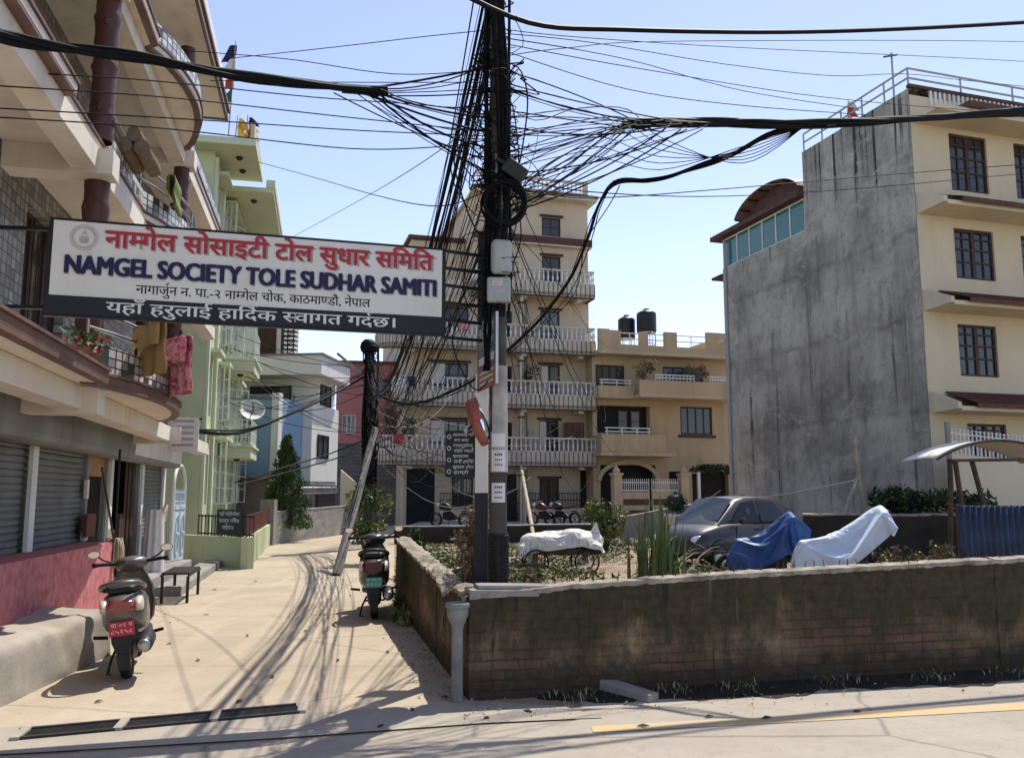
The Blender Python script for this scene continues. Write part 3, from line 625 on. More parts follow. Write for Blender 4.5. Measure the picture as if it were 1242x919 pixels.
# things round the shops
mp_ = thing('mop', 'string mop leaning head up on the pink wall', 'mop', FL.w(.05, -.42, .0), FL.rz)
MB().cyl((-.25,-.05,2.2), (.0, 0, .98), .016, n=8).build('handle', M['black_plastic'], mp_)
m = MB()
for i in range(70):
    a = R.uniform(0, 6.28); r = R.uniform(.03, .13); l = R.uniform(.2, .36)
    m.tube([(0,0,1.02), (r*math.cos(a)*.8, r*math.sin(a)*.8, 1.03-R.uniform(0,.04)), (r*math.cos(a), r*math.sin(a), 1.0-l*.5), (r*math.cos(a)*1.02, r*math.sin(a)*1.02, 1.0-l)], .012, 4)
m.build('mop_head', M['blade_dry'], mp_)
MBt = MB().cyl((-1.35,-.08,1.9), (.0, .02, .95), .014, n=8); tag(MBt.build('stick', M['black_plastic']), 'thin black stick leaning beside the mop on the pink wall', 'stick'); bpy.data.objects['stick'].location = FL.w(-.02, -.45, .02); bpy.data.objects['stick'].rotation_euler = (0,0,FL.rz)
pw = MB(); pw.prism([(-6, -.42, 0), (.12, -.42, 0), (.12, -.42, .98), (-6, -.42, 1.02)], (0, .4, 0)); o = tag(pw.build('pink_wall', M['pink_low'], bevel=.01), 'pink pebbled low wall in front of the roller shutter', 'wall'); o.location = FL.w(-.02, 0, 0); o.rotation_euler = (0,0,FL.rz)
# concrete ramp block
q0, q1 = Vector((-3.78, 5.4, 0)), Vector((-4.06, 9.0, 0))
rb = MB(); d_ = (q1-q0); prof = [(-.02,0),(-.012,.09),(-.01,.18),(0,.27),(.005,.35),(.02,.41),(.06,.445),(.13,.46),(.25,.47),(.4,.475),(.55,.48),(.8,.49),(1.25,.52),(1.25,0)]
rb.loft([[(lambda p: p+Vector((.035, 0, .03))*(mnoise.noise(p*2.2)+.5*mnoise.noise(p*7))*(1 if z else 0))(q0+d_*(i/60)+Vector((-x, -x*.12, z if z else -.02))) for x, z in prof] for i in range(61)])
tag(rb.build('ramp_block', M['apron'], bevel=.02), 'rounded bare concrete ramp block beside the scooter on the left', 'ramp')
# bench
bn = thing('bench', 'small slatted metal bench on the step beside the shops', 'bench', FL.w(2.0, -1.0, 0), FL.rz)
m = MB()
for i in range(9): m.box(-.6+i*.135, -.5+i*.135, -.2, .2, .42, .45)
m.box(-.62, .62, -.21, -.18, .395, .42); m.box(-.62, .62, .18, .21, .395, .42); m.build('seat', M['dark_iron'], bn)
for x in (-.58, .58):
    for y in (-.18, .18): MB().box(x-.02, x+.02, y-.02, y+.02, 0, .395).build('leg', M['dark_iron'], bn)
cp = thing('rolled_curtain', 'tall rolled striped plastic curtain standing by the open shop door', 'curtain', FL.w(3.5, -.3, .3), FL.rz)
m = MB(); m.loft([[((.13+.02*math.cos(9*t)+.05*(1-z/1.05))*math.cos(t), (.13+.02*math.cos(9*t)+.05*(1-z/1.05))*math.sin(t), z) for t in [2*math.pi*k/36 for k in range(36)]] for z in (0, .3, .6, .9, 1.05)]); m.build('sheet', M['paper'], cp)
m = MB(); m.tube([(.0,-.14,1.0),(.05,-.17,1.12),(.15,-.15,1.1),(.2,-.12,.85)], .035, 8); m.build('cloth_tie', M['tail_clear'], cp)
for i, (s_, z) in enumerate(((2.05, 2.02), (2.0, 1.72))):
    b = thing('light_bulb', ('upper' if i == 0 else 'lower')+' of the two lit bulbs in the open shop', 'light bulb', FL.w(s_, .3, z), 0, 'lit bulbs in the open shop')
    MB().sphere((0,0,0), .055 if i == 0 else .045, 12).build('globe', M['bulb'], b); MB().cyl((0,0,.05), (0,0,.36+.3*i), .012, n=6).build('flex', M['cable'], b)
# laundry on the first balcony
def cloth(name, label, w_, h_, mt, p, rz, cat, waves=3):
    m = MB(); m.grid(lambda u, v: (w_*(u-.5), .05+.025*math.sin(u*waves*6.28+v*2)*v+.012*math.sin(v*9), -h_*v), 16, 12); m.grid(lambda u, v: (w_*(u-.5), -.03+.02*math.sin(u*waves*6.28+1), -h_*.45*v), 12, 5)
    m.grid(lambda u, v: (w_*(u-.5), -.03+.08*v, .012*math.sin(v*3.14)), 12, 3)
    o = tag(m.build(name, M[mt], solid=.006), label, cat, 'laundry over the balcony rail'); o.location = p; o.rotation_euler = (0,0,rz)
RZL = FL.rz+math.pi
cloth('towel', 'beige and tan towel hung over the tiled balcony rail',  .62, .52, 'towel', FL.w(-3.2, -1.30, 3.33), RZL+.6, 'towel', 2)
cloth('shawl', 'pink patterned shawl hung over the tiled balcony rail', .62, .64, 'pink_cloth', FL.w(-2.35, -1.42, 3.34), RZL+.65, 'shawl', 4)
cloth('washcloth', 'small green cloth at the far end of the balcony rail', .22, .42, 'leaf', FL.w(-1.2, -1.38, 3.3), RZL, 'cloth', 2)
cloth('green_towel', 'bunched pale green washing on the second balcony rail', .5, .40, 'leaf_light', FL.w(-.9, -1.08, 5.68), RZL, 'towel', 4)
m = MB()
for k, (yy, zz0) in enumerate(((-.09,.0), (.09,.02), (.0,.15))):
    m.loft([[(x_, yy+(.085+.008*math.sin(9*x_+k)+.006*math.sin(5*a_+x_*7))*math.cos(a_), zz0+(.085+.006*math.sin(4*a_+k))*math.sin(a_)) for a_ in [2*math.pi*j/18 for j in range(18)]] for x_ in (-.36,-.2,-.05,.12,.28,.36)])
    m.tube([(.362, yy+r_*.0095*math.cos(r_*.9), zz0+r_*.0095*math.sin(r_*.9)) for r_ in [q*.25 for q in range(34)]], .008, 4)
o = tag(m.build('bundle', mat('matting', (.20,.15,.10), .9, .4, 6, .4, sh=3)), 'three rolled brown mats stacked on the second balcony', 'mats'); o.rotation_euler = (0,0,FL.rz); o.location = FL.w(-2.35, -.95, 5.42)
for i, s_ in enumerate((-5.1, -4.75)):
    f = thing('flower_pot', ('near' if i == 0 else 'far')+' pot of red flowers on the first balcony ledge', 'plant', FL.w(s_+.85, -.95, 2.76), 0, 'flower pots on the balcony')
    MB().lathe([(.06,0),(.085,.14),(.09,.15),(.08,.14)], n=12).build('pot', M['brick_red'], f)
    m = MB()
    for k in range(60):
        p = Vector((R.gauss(0,.07), R.gauss(0,.07), R.uniform(.14,.32))); q = Vector((R.uniform(-1,1),R.uniform(-1,1),R.uniform(-.3,1))).normalized()*.05; r = q.orthogonal().normalized()*.02
        m.add([p-q, p+r, p+q, p-r], [(0,1,2,3)], False, 1 if k % 4 == 0 else 0)
    m.build('leaves', [M['leaf'], M['tail_red']], f)
# ---------------------------------------------------------------- GREEN HOUSE
FG = Frame(-8.06, 22.5, -.218, 1)
gh = thing('green_house', 'pale green house with white casements and small railed balconies', 'building', FG.o, FG.rz)
gw = []
for z0, z1 in ((1.35, 3.15), (3.75, 5.35), (6.0, 7.9), (8.7, 10.3)):
    gw += [(.55, 1.5, z0, z1), (3.0, 4.9, z0, z1), (6.6, 8.6, z0, z1)]
w = MB(); holes_wall(w, 0, 11.5, 0, 11.0, gw, 0, .15); shell(w, 0, 11.5, 0, 8, 0, 11.0); w.build('wall', M['green_wall'], gh)
for x in (.02, 1.75, 5.3, 9.0): MB().box(x, x+.22, -.09, -.004, .0, 10.7).build('pilaster', M['green_pale'], gh)
for a, b, c, e in gw: MB().box(a-.12, b+.12, -.32, -.003, e+.06, e+.16).build('sunshade', M['green_pale'], gh)
for a, b, c, e in gw:
    o = window(gh, a, b, c, e, .06, 'pale_frame', 3 if b-a > 1.2 else 2, 2, .05, 'glass_pale', bars=6)
    if b-a > 1.2:
        L = (b-a)/3.4
        for x, sg in ((a, -1), (b, 1)):
            q = MB(); u = Vector((sg*.8, -.6, 0)).normalized()*L; p = Vector((x, -.02, 0))
            for k in range(2): q.bar(p+u*k+Vector((0,0,c)), p+u*k+Vector((0,0,e)), .045)
            for k in range(5): q.bar(p+Vector((0,0,c+(e-c)*k/4)), p+u+Vector((0,0,c+(e-c)*k/4)), .035)
            q.bar(p+u*.5+Vector((0,0,c)), p+u*.5+Vector((0,0,e)), .03)
            q.build('casement', M['pale_frame'], o)
for z, zr in ((2.72, 3.9), (5.4, 6.75), (8.1, 9.2)):
    m = MB(); m.box(4.0, 6.5, -.92, -.003, z, z+.32); m.build('balcony_slab', M['green_pale'], gh, bevel=.01); MB().box(3.94, 6.56, -.98, -.003, z+.323, z+.40).build('balcony_kerb', M['green_pale'], gh, bevel=.01)
    m = MB(); z0 = z+.40; z1 = zr
    def panel(p, q):
        p = Vector(p); q = Vector(q); n = max(3, int((q-p).length/.11))
        for i in range(n+1):
            o_ = p.lerp(q, i/n); m.bar(o_+Vector((0,0,z0)), o_+Vector((0,0,z1)), .018)
        for h in (z0+.06, (z0+z1)/2, z1): m.bar(p+Vector((0,0,h)), q+Vector((0,0,h)), .028)
        for i in range(0, n-1, 2):
            o_ = p.lerp(q, i/n); o2 = p.lerp(q, (i+2)/n); m.bar(o_+Vector((0,0,z0)), o2+Vector((0,0,(z0+z1)/2)), .014)
    panel((4.03,-.03,0), (4.03,-.89,0)); panel((4.03,-.89,0), (6.47,-.89,0)); panel((6.47,-.89,0), (6.47,-.03,0)); m.build('balcony_railing', M['pale_frame'], gh)
m = MB(); m.box(-.6, 2.2, -1.1, 8.3, 10.85, 11.05); m.build('roof_slab', M['green_pale'], gh, bevel=.015)
MB().box(2.203, 11.8, -1.42, 8.3, 10.55, 10.7).build('eave_slab', M['green_pale'], gh, bevel=.015); MB().box(2.203, 11.8, -1.46, -1.2, 10.703, 10.95).build('eave_kerb', M['green_pale'], gh, bevel=.015)
for x, y, z in ((.3, -.6, 10.85), (1.3, -.6, 10.85), (3.0, -.8, 10.55), (4.8, -.45, 2.72), (4.8, -.45, 5.4)): MB().lathe([(.10,-.002),(.09,-.05),(.05,-.08)], (x, y, z), 12).build('soffit_lamp', M['wood'], gh)
m = MB(); m.box(-.55, 2.15, -1.05, -.95, 11.053, 11.5); m.build('roof_parapet', M['green_wall'], gh)
# garden wall with railing and notice board
gy = thing('garden_wall', 'low pale green garden wall with maroon railing round the green house', 'wall', (-5.75, 19.2, 0))
A, B, Cc = Vector((-2.13, 1.63, 0)), Vector((0,0,0)), Vector((-2.1, 9.4, 0))
m = MB()
for p, q in ((A, B), (B, Cc)):
    d = (q-p).normalized(); n = Vector((-d.y, d.x, 0)); m.prism([p+Vector((0,0,-.05)), q+Vector((0,0,-.05)), q+n*.15+(d*-.0)+Vector((0,0,-.05)), p+n*.15+Vector((0,0,-.05))], (0, 0, .72+(.0 if p == A else .004)))
m.build('wall', M['green_wall'], gy)
def rail(p, q, h, name, mt, z=.675, sp_=.12):
    m = MB(); n = int((q-p).length/sp_)
    for i in range(n+1):
        o_ = p.lerp(q, i/n); m.bar(o_+Vector((0,0,z)), o_+Vector((0,0,z+h)), .02)
    for t in (.1, .93): m.bar(p+Vector((0,0,z+h*t)), q+Vector((0,0,z+h*t)), .035)
    m.build(name, M[mt], gy)
n1 = Vector((.03,.06,0)); rail(A*.75+n1, B+n1*2, .48, 'front_railing', 'dark_iron'); rail(B+Vector((-.09,.09,0)), Cc+Vector((-.09,0,0)), .5, 'railing', 'maroon_rail', sp_=.1)
nb = thing('notice_board', 'small black painted notice board on the green garden wall corner', 'sign', Vector((-5.85, 19.27, .72)), math.atan2(-1.63, 2.13))
MB().box(-1.0, -.05, -.06, -.02, 0, .56).build('board', M['black_sign'], nb)
for i, s_ in enumerate(('\u092f\u0939\u093e\u0901 \u092b\u094b\u0939\u094b\u0930\u092e\u0948\u0932\u093e', '\u092b\u093e\u0932\u094d\u0928 \u0928\u093f\u0937\u0947\u0927', '\u0917\u0930\u093f\u090f\u0915\u094b \u091b')):
    lettering('lettering', s_, -.9+.12*(i == 2), -.15-.2*(i == 2), .42-.15*i, .12, -.064, M['sign_white'], nb)
# prayer flags on the green house roof
def flag(p, h, cols, label, lean=.0):
    f = thing('flag', label, 'flag', p, 0, 'flags on the green house roof')
    MB().cyl((0,0,0), (lean*h,0,h), .02, .012, n=6).build('pole', M['bamboo'], f)
    m = MB(); n = len(cols)
    for i in range(n):
        z1 = h*(.97-.62*i/n); z0 = h*(.97-.62*(i+1)/n)
        m.grid(lambda u, v: (lean*(z0+(z1-z0)*v)+.02+u*.42*(1 if i % 2 else .85)*(1-.3*v)*(-1 if h > 2 else 1), .09*math.sin(u*5+v*2+i), z0+(z1-z0)*v-.18*u), 6, 4, m=i)
    m.build('cloth', [M[c] for c in cols], f)
flag(at(277, 165, 22.5), 2.75, ['cloth_navy', 'cloth_white', 'cloth_red', 'cloth_green'], 'tallest prayer flag in navy, white, red and green on the roof', .03)
flag(at(284, 180, 23.0), .95, ['cloth_yellow', 'cloth_yellow'], 'short yellow flag between the two blue flags on the roof', .06)
flag(at(298, 180, 23.0), .98, ['cloth_navy', 'cloth_pink', 'cloth_red'], 'short navy and pink flag at the roof corner', .02)
# ---------------------------------------------------------------- CENTRAL APARTMENT BLOCK
FA = Frame(-6.1, 44, 3.5, 1)
ab = thing('apartment_block', 'tall beige apartment block with striped balcony skirts and white balusters', 'building', FA.o, FA.rz)
STO = [(0, 3.05), (3.05, 6.05), (6.05, 9.05), (9.05, 12.1), (12.1, 15.2), (15.2, 17.9)]
X1 = 10.75
aw = [(.78, 2.24, .1, 2.95), (3.12, 4.25, .95, 2.5), (7.85, 8.95, .95, 2.45), (10.15, 10.7, .1, 2.9), (5.75, 6.6, .1, 2.7)]
for k in (1, 2, 3): z = STO[k][0]; aw += [(1.95, 3.95, z+1.15, z+2.4), (5.75, 6.35, z+.2, z+2.35), (7.95-.1*(k == 1), 9.05-.1*(k == 1), z+.2, z+2.5)]
w = MB(); holes_wall(w, .62, X1, 0, 12.1, aw, 0, .2); shell(w, .62, X1, 0, 9, 0, 12.1); w.build('wall', M['apt_wall'], ab)
tw = [(5.75, 6.35, 12.3, 14.5), (8.05, 9.13, 12.5, 14.6)]; tw5 = [(8.05, 9.15, 15.75, 16.8)]
w = MB(); holes_wall(w, 4.2, X1, 12.1, 17.75, tw+tw5, 0, .2); shell(w, 4.2, X1, 0, 9, 12.1, 17.75); w.build('tower_wall', M['apt_wall'], ab)
for a, b, c, e in aw[1:3]: window(ab, a, b, c, e, .08, 'wood', 2, 1, .08, bars=6)
shutter(ab, .78, 2.24, .1, 2.95, .08, 'shutter_dark', .11)
MB().box(10.15, 10.7, .1, .14, .1, 2.9).build('passage_door', M['room_dark'], ab)
for k, q in enumerate(aw[4:]+tw+tw5):
    window(ab, *q, .08, 'wood', (4 if q[1]-q[0] > 1.5 else 2) if q[1]-q[0] > .9 else 1, 2, .08, 'glass_pale' if k in (1, 6, 9) else 'glass')
    if k in (1, 3, 4, 6, 8): MB().box(q[0]+.05, q[0]+(q[1]-q[0])*.38, .062, .075, q[2]+.15, q[3]-.05).build('curtain', M['paper'], ab)
for x in (4.9, 7.15): MB().cyl((x,-.05,.2), (x,-.05,12.0), .05, n=8).build('downpipe', M['cement'], ab)
for x, z in ((7.2,1.5), (7.2,4.6), (.66,5.2)): MB().box(x, x+.3, -.14, -.004, z, z+.4).build('meter_box', M['box_grey'], ab)
for a, b, c, e in aw[1:3]+aw[5:]+tw+tw5:
    if b-a > .9: MB().box(a-.12, b+.12, -.14, -.003, e+.02, e+.13).build('lintel', M['wood'], ab)
m = MB(); grille(m, 6.3, 6.32, .1, .12, -.05, .1)
# balconies with skirts of upright stripes and turned balusters
bal_prof = [(.045,0),(.045,.06),(.03,.09),(.055,.2),(.06,.26),(.03,.42),(.028,.5),(.045,.55),(.045,.62)]
def apt_balcony(z, s0, s1, round_left=True, n_b=None):
    d = -1.25
    edge = [(s0+1.1-1.1*math.cos(a) if False else s0+.9*(1-math.cos(a)), d*math.sin(a)**.8 if a else 0) for a in [math.pi/2*i/8 for i in range(9)]]+[(s1, d)] if round_left else [(s0, 0), (s0, d), (s1, d)]
    edge = edge+[(s1, 0)]
    P = []
    for p, q in zip(edge, edge[1:]):
        p = Vector((*p, 0)); q = Vector((*q, 0)); L = (q-p).length; k = max(1, round(L/.26))
        P += [(p.lerp(q, i/k), (q-p).normalized()) for i in range(k)]
    m = MB(); m.prism([(a, b, z-.06) for a, b in edge], (0, 0, .16)); m.build('balcony_slab', M['apt_wall'], ab)
    k = MB(); sk = [Vector((*e, 0)) for e in edge]
    def band(mb, off, za, zb):
        n = len(sk); vs = []
        for i, p in enumerate(sk):
            dd = (sk[min(i+1, n-1)]-sk[max(i-1, 0)]).normalized(); nn = Vector((dd.y, -dd.x, 0))
            vs += [p+nn*off+Vector((0,0,za)), p+nn*off+Vector((0,0,zb)), p-nn*(.12-off)+Vector((0,0,zb)), p-nn*(.12-off)+Vector((0,0,za))]
        mb.add(vs, [(4*i+j, 4*i+4+j, 4*i+4+(j+1) % 4, 4*i+(j+1) % 4) for i in range(n-1) for j in range(4)])
    band(k, 0, z-.1, z+.66); k.build('skirt', M['apt_trim'], ab)
    s_ = MB()
    for p, dd in P:
        nn = Vector((dd.y, -dd.x, 0)); s_.bar(p+nn*.018+Vector((0,0,z-.08)), p+nn*.018+Vector((0,0,z+.62)), .05, .02)
    band(s_, .03, z-.16, z-.102); s_.build('skirt_stripes', M['apt_stripe'], ab)
    h = MB(); band(h, .02, z+1.27, z+1.36); h.build('handrail', M['apt_trim'], ab)
    b = MB(); inset = .06
    for i, (p, dd) in enumerate(P):
        nn = Vector((dd.y, -dd.x, 0)); b.lathe([(r, zz+z+.655) for r, zz in bal_prof], p-nn*inset, 6)
    b.build('balusters', M['white_paint'], ab)
for z, s0, s1, rl in ((3.2, -.85, 10.62, True), (6.16, -.1, 10.62, True), (9.1, -.95, 10.62, True), (12.2, 4.1, 10.62, False)):
    apt_balcony(z, s0, s1, rl)
    for x in (.62, 6.55, 9.7): 
        if x > s0: MB().box(x, x+.28, -1.1, -.003, z-.3, z-.063).build('bracket', M['apt_trim'], ab)
for z0, z1 in ((.0, 2.85), (3.86, 5.85), (6.82, 8.8), (9.76, 11.9)):
    MB().cyl((6.55, -1.08, z0), (6.55, -1.08, z1), .11, n=12).build('column', M['apt_trim'], ab)
    m = MB()
    for a in (0, 2.09, 4.18): m.cyl((6.55+.115*math.cos(a+.8), -1.08+.115*math.sin(a+.8), z0), (6.55+.115*math.cos(a+.8), -1.08+.115*math.sin(a+.8), z1-.3), .02, n=5)
    m.box(6.38, 6.72, -1.25, -.91, z1-.3, z1-.22); m.build('column_stripes', M['apt_stripe'], ab)
MB().box(4.1, X1+.1, -.35, 9.1, 15.12, 15.2).build('cornice_slab', M['apt_trim'], ab); MB().box(4.1, X1+.12, -.38, -.003, 15.203, 15.6).build('cornice_band', M['maroon_band'], ab)
MB().box(4.0, X1+.35, -.65, 9.2, 17.75, 17.9).build('roof_slab', M['apt_trim'], ab); MB().box(3.95, X1+.4, -.7, -.1, 17.903, 18.05).build('roof_band', M['maroon_band'], ab)
MB().box(4.2, X1-.1, -.35, -.15, 18.053, 18.25).build('roof_kerb', M['apt_trim'], ab)
m = MB()
for i in range(26): m.lathe([(r, 18.252+zz*.9) for r, zz in bal_prof], (4.35+i*.245, -.25, 0), 6)
m.build('roof_balusters', M['white_paint'], ab); MB().box(4.2, X1-.1, -.36, -.14, 18.82, 18.92).build('roof_handrail', M['apt_trim'], ab); MB().box(X1-.35, X1-.1, -.37, -.13, 18.253, 18.95).build('roof_post', M['apt_trim'], ab)
# lower left roof terrace of the block
m = MB(); m.box(.7, 4.18, .2, 6, 12.13, 13.0); m.build('terrace_parapet', M['apt_trim'], ab); MB().box(1.2, 4.18, 2.2, 7, 13.003, 15.6).build('stair_head', M['apt_wall'], ab); MB().box(1.0, 4.18, 1.9, 7, 15.603, 15.8).build('stair_roof', M['maroon_band'], ab)
for a, b in ((2.35, 5.6), (6.7, 10.1)):
    m = MB(); grille(m, a, b, .95, 1.72, -.9, .16, .014, (0, .5, .95)); m.build('front_railing', M['black_metal'], ab)
    MB().box(a, b, -.95, -.85, .02, .92).build('front_wall', M['apt_wall'], ab)
m = MB(); grille(m, 5.75, 6.6, .1, 1.9, -.88, .12, .02, (0, .3, .6, .95)); m.build('gate', M['dark_iron'], ab)
MB().box(6.62, 6.85, -1.0, -.8, 0, 1.8).build('gate_post', M['apt_trim'], ab)
m = MB(); m.grid(lambda u, v: (8.9+1.2*u, -.9+.05*math.sin(u*20), 4.45+.95*v), 20, 4); m.build('lattice_screen', M['rust'], ab)
# washing on the balcony rails
for i, (s_, z, w_, h_, mt_, t_) in enumerate(((.2, 7.5, .5, .7, 'cloth_white', 'white shirt hung on the second floor balcony of the beige block'), (.75, 7.45, .35, .5, 'cloth_navy', 'navy cloth hung on the second floor balcony of the beige block'), (.15, 4.55, .5, .45, 'cloth_red', 'red cloth hung on the first floor balcony of the beige block'), (3.4, 10.45, .6, .5, 'cloth_pink', 'pale pink cloth hung on the third floor balcony of the beige block'))):
    cloth('washing', t_, w_, h_, mt_, FA.w(s_, -1.32, z+.02), FA.rz+math.pi, 'washing', 3); bpy.data.objects[[o.name for o in COL.objects][-1]]['group'] = 'washing on the beige block'
# things on the balconies
for k, (x, z, t) in enumerate(((.7, 4.55, 'first'), (6.9, 7.5, 'second'))):
    p = thing('balcony_plant', 'bushy potted plant on the %s floor balcony of the beige block' % t, 'plant', FA.w(x, -1.05, z-.15), 0, 'plants on the beige block')
    MB().lathe([(.12,0),(.17,.25),(.16,.25)], n=10).build('pot', M['brick_red'], p)
    m = MB()
    for i in range(140):
        q = Vector((R.gauss(0,.28), R.gauss(0,.2), R.uniform(.2,1.0))); u = Vector((R.uniform(-1,1),R.uniform(-1,1),R.uniform(-1,1))).normalized()*.12; r = u.orthogonal().normalized()*.04
        m.add([q-u, q+r, q+u, q-r], [(0,1,2,3)])
    m.build('leaves', M['leaf_ivy'], p)
# ---------------------------------------------------------------- OCHRE HOUSE
FY = Frame(4.93, 46.1, 3.5, 1); FY.k = 1.06  # house pushed back along the camera's line of sight and scaled up with it
yh = thing('ochre_house', 'ochre three storey house with crenellated roof parapet and deep loggia', 'building', FY.o, FY.rz); yh.scale = (1.06, 1.06, 1.06)
yw = [(-.45, 1.14, 6.95, 8.05), (-.4, 2.5, 4.6, 6.0), (4.22, 6.05, 4.6, 6.05), (3.3, 5.6, 7.1, 8.1), (-.25, 2.75, .2, 3.0), (3.5, 4.5, .2, 2.7), (4.8, 6.9, .9, 2.6)]
w = MB(); holes_wall(w, -.62, 7.2, 0, 8.5, yw, 0, .5); shell(w, -.62, 7.2, 0, 9, 0, 8.5); w.build('wall', M['ochre_wall'], yh)
for q, nx in ((yw[0], 4), (yw[2], 4), (yw[3], 4)): window(yh, *q, .06, 'wood', nx, 1, .09)
MB().box(4.1, 6.2, -.1, -.003, 4.45, 4.58).build('sill', M['wood'], yh)
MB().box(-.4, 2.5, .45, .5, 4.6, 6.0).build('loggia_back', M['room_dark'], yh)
for x in (.9, 1.6): window(yh, x, x+.55, 4.7, 5.8, .40, 'wood', 1, 2, .06, 'glass_pale')
MB().box(-.62, 7.1, -.9, 9.1, 8.5, 8.68).build('roof_slab', M['ochre_trim'], yh)
for i, (a, b, z) in enumerate(((-.6, .0, 9.75), (.0, .6, 9.7), (1.64, 2.1, 9.7), (3.0, 3.7, 9.75), (5.38, 6.9, 9.85))): MB().box(a+.002, b, -.88, -.7, 9.0, z).build('merlon', M['ochre_wall'], yh)
MB().box(-.6, 6.9, -.87, -.69, 8.683, 9.0).build('parapet', M['ochre_wall'], yh); MB().box(6.7, 6.9, -.68, 9, 8.683, 9.85).build('side_parapet', M['ochre_wall'], yh)
for a, b in ((.6, 1.64), (2.1, 3.0), (3.7, 5.38)):
    m = MB(); 
    for z in (9.3, 9.6): m.bar((a, -.78, z), (b, -.78, z), .05)
    m.bar(((a+b)/2, -.78, 9.0), ((a+b)/2, -.78, 9.6), .04); m.build('parapet_rail', M['white_paint'], yh)
m = MB(); m.prism([(1.3, -.003, 6.3), (1.3, -1.5, 6.3), (6.9, -1.5, 6.3), (6.9, -.003, 6.3)], (0, 0, .18)); m.build('balcony_slab', M['ochre_trim'], yh)
m = MB(); m.box(1.3, 6.9, -1.5, -1.35, 6.483, 7.15); m.build('balcony_parapet', M['ochre_wall'], yh)
for a, b in ((2.2, 4.3), (5.2, 6.9)):
    m = MB(); 
    for z in (7.3, 7.45): m.bar((a, -1.42, z), (b, -1.42, z), .05)
    for i in range(12): x = a+(b-a)*i/11; m.bar((x, -1.42, 7.15), (x, -1.42, 7.45), .03)
    m.build('balcony_rail', M['white_paint'], yh)
MB().box(-.6, 1.29, -.8, -.003, 6.28, 6.9).build('side_balcony', M['ochre_wall'], yh)
m = MB(); m.bar((-.5,-.7,7.05), (1.2,-.7,7.05), .05); m.bar((-.5,-.7,7.2), (1.2,-.7,7.2), .05)
for x in (-.4, .4, 1.1): m.bar((x,-.7,6.9), (x,-.7,7.2), .04)
m.build('side_rail', M['white_paint'], yh)
MB().box(-.6, 2.85, -1.1, -.003, 3.55, 4.45).build('loggia_parapet', M['ochre_wall'], yh); MB().box(-.75, 3.3, -1.3, -.003, 3.4, 3.547).build('porch_slab', M['ochre_trim'], yh)
m = MB(); 
for z in (4.6, 4.78): m.bar((-.4,-1.05,z), (2.0,-1.05,z), .05)
for x in (-.3, .5, 1.3, 1.95): m.bar((x,-1.05,4.45), (x,-1.05,4.78), .04)
m.build('loggia_rail', M['white_paint'], yh)
m = MB()
for i in range(12):
    a, b = math.pi*i/12, math.pi*(i+1)/12; f = lambda t, r: (1.25-(1.5+r)*math.cos(t), -.02, 2.2+(.85+r)*math.sin(t))
    m.prism([f(a, 0), f(b, 0), f(b, .22), f(a, .22)], (0, -.12, 0))
m.build('porch_arch', M['ochre_trim'], yh)
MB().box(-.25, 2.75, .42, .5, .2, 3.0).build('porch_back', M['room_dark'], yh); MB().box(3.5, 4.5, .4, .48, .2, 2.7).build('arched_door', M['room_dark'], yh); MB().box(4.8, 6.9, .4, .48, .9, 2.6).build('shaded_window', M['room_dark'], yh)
# things on and in front of the ochre house
for i, (x, z, r, t) in enumerate(((2.0, 9.55, .46, 'smaller black water tank behind the larger one on the ochre roof'), (2.75, 9.75, .52, 'larger black water tank in front on the ochre roof'))):
    tk = thing('water_tank', t, 'water tank', FY.w(x, 1.6-.9*i, z), 0, 'water tanks on the ochre roof'); tk.scale = (1.06, 1.06, 1.06)
    MB().lathe([(r*.96, .25)]+[(r*(1+.015*(k % 2)), .3+k*.07) for k in range(14)]+[(r*.9, 1.3), (r*.4, 1.42), (.16, 1.42), (.16, 1.5)], n=20).build('tank', M['tank'], tk)
    m = MB()
    for k in range(6): a = k*math.pi/3; m.bar((r*.85*math.cos(a), r*.85*math.sin(a), 8.7-z), (r*.85*math.cos(a), r*.85*math.sin(a), .24), .05)
    for zz in (-.4, .2): m.tube([(r*.85*math.cos(a), r*.85*math.sin(a), zz) for a in [k*math.pi/6 for k in range(12)]], .03, 5, closed=True)
    m.build('stand', M['white_paint'], tk)
def leafy(mb, c, rad, n, size, mi=0, flat=1., shape='ball', aspect=.4):
    c = Vector(c)
    for i in range(n):
        u = Vector((R.gauss(0,1), R.gauss(0,1), R.gauss(0,1))).normalized()*(R.random()**.45)
        p = c+Vector((u.x*rad[0], u.y*rad[1], u.z*rad[2])); d = Vector((R.gauss(0,1), R.gauss(0,1), R.gauss(.3,1)*flat)).normalized()*size*R.uniform(.6,1.3); r = d.orthogonal().normalized()
        r = (Matrix.Rotation(R.uniform(0,6.28), 3, d.normalized()) @ r)*d.length*aspect
        mb.add([p-d, p+r, p+d, p-r], [(0,1,2,3)], False, mi)
def shrub(name, label, cat, p, h, rad, n, size, mats, clumps=7, stems=5, group=None, trunk='bark', part='foliage'):
    t = thing(name, label, cat, p, 0, group); m = MB(); s = MB()
    for k in range(clumps):
        a = R.uniform(0,6.28); rr = rad*R.uniform(.15,.75); z = h*R.uniform(.35,.85)
        c = (rr*math.cos(a), rr*math.sin(a), z); leafy(m, c, (rad*.45, rad*.45, h*.2), n//clumps, size, k % len(mats)); s.tube([(0,0,0), (c[0]*.4, c[1]*.4, z*.6), c], [.02, .013, .005], 5)
    m.build(part, [M[x] for x in mats], t); s.build('stems', M[trunk], t); return t
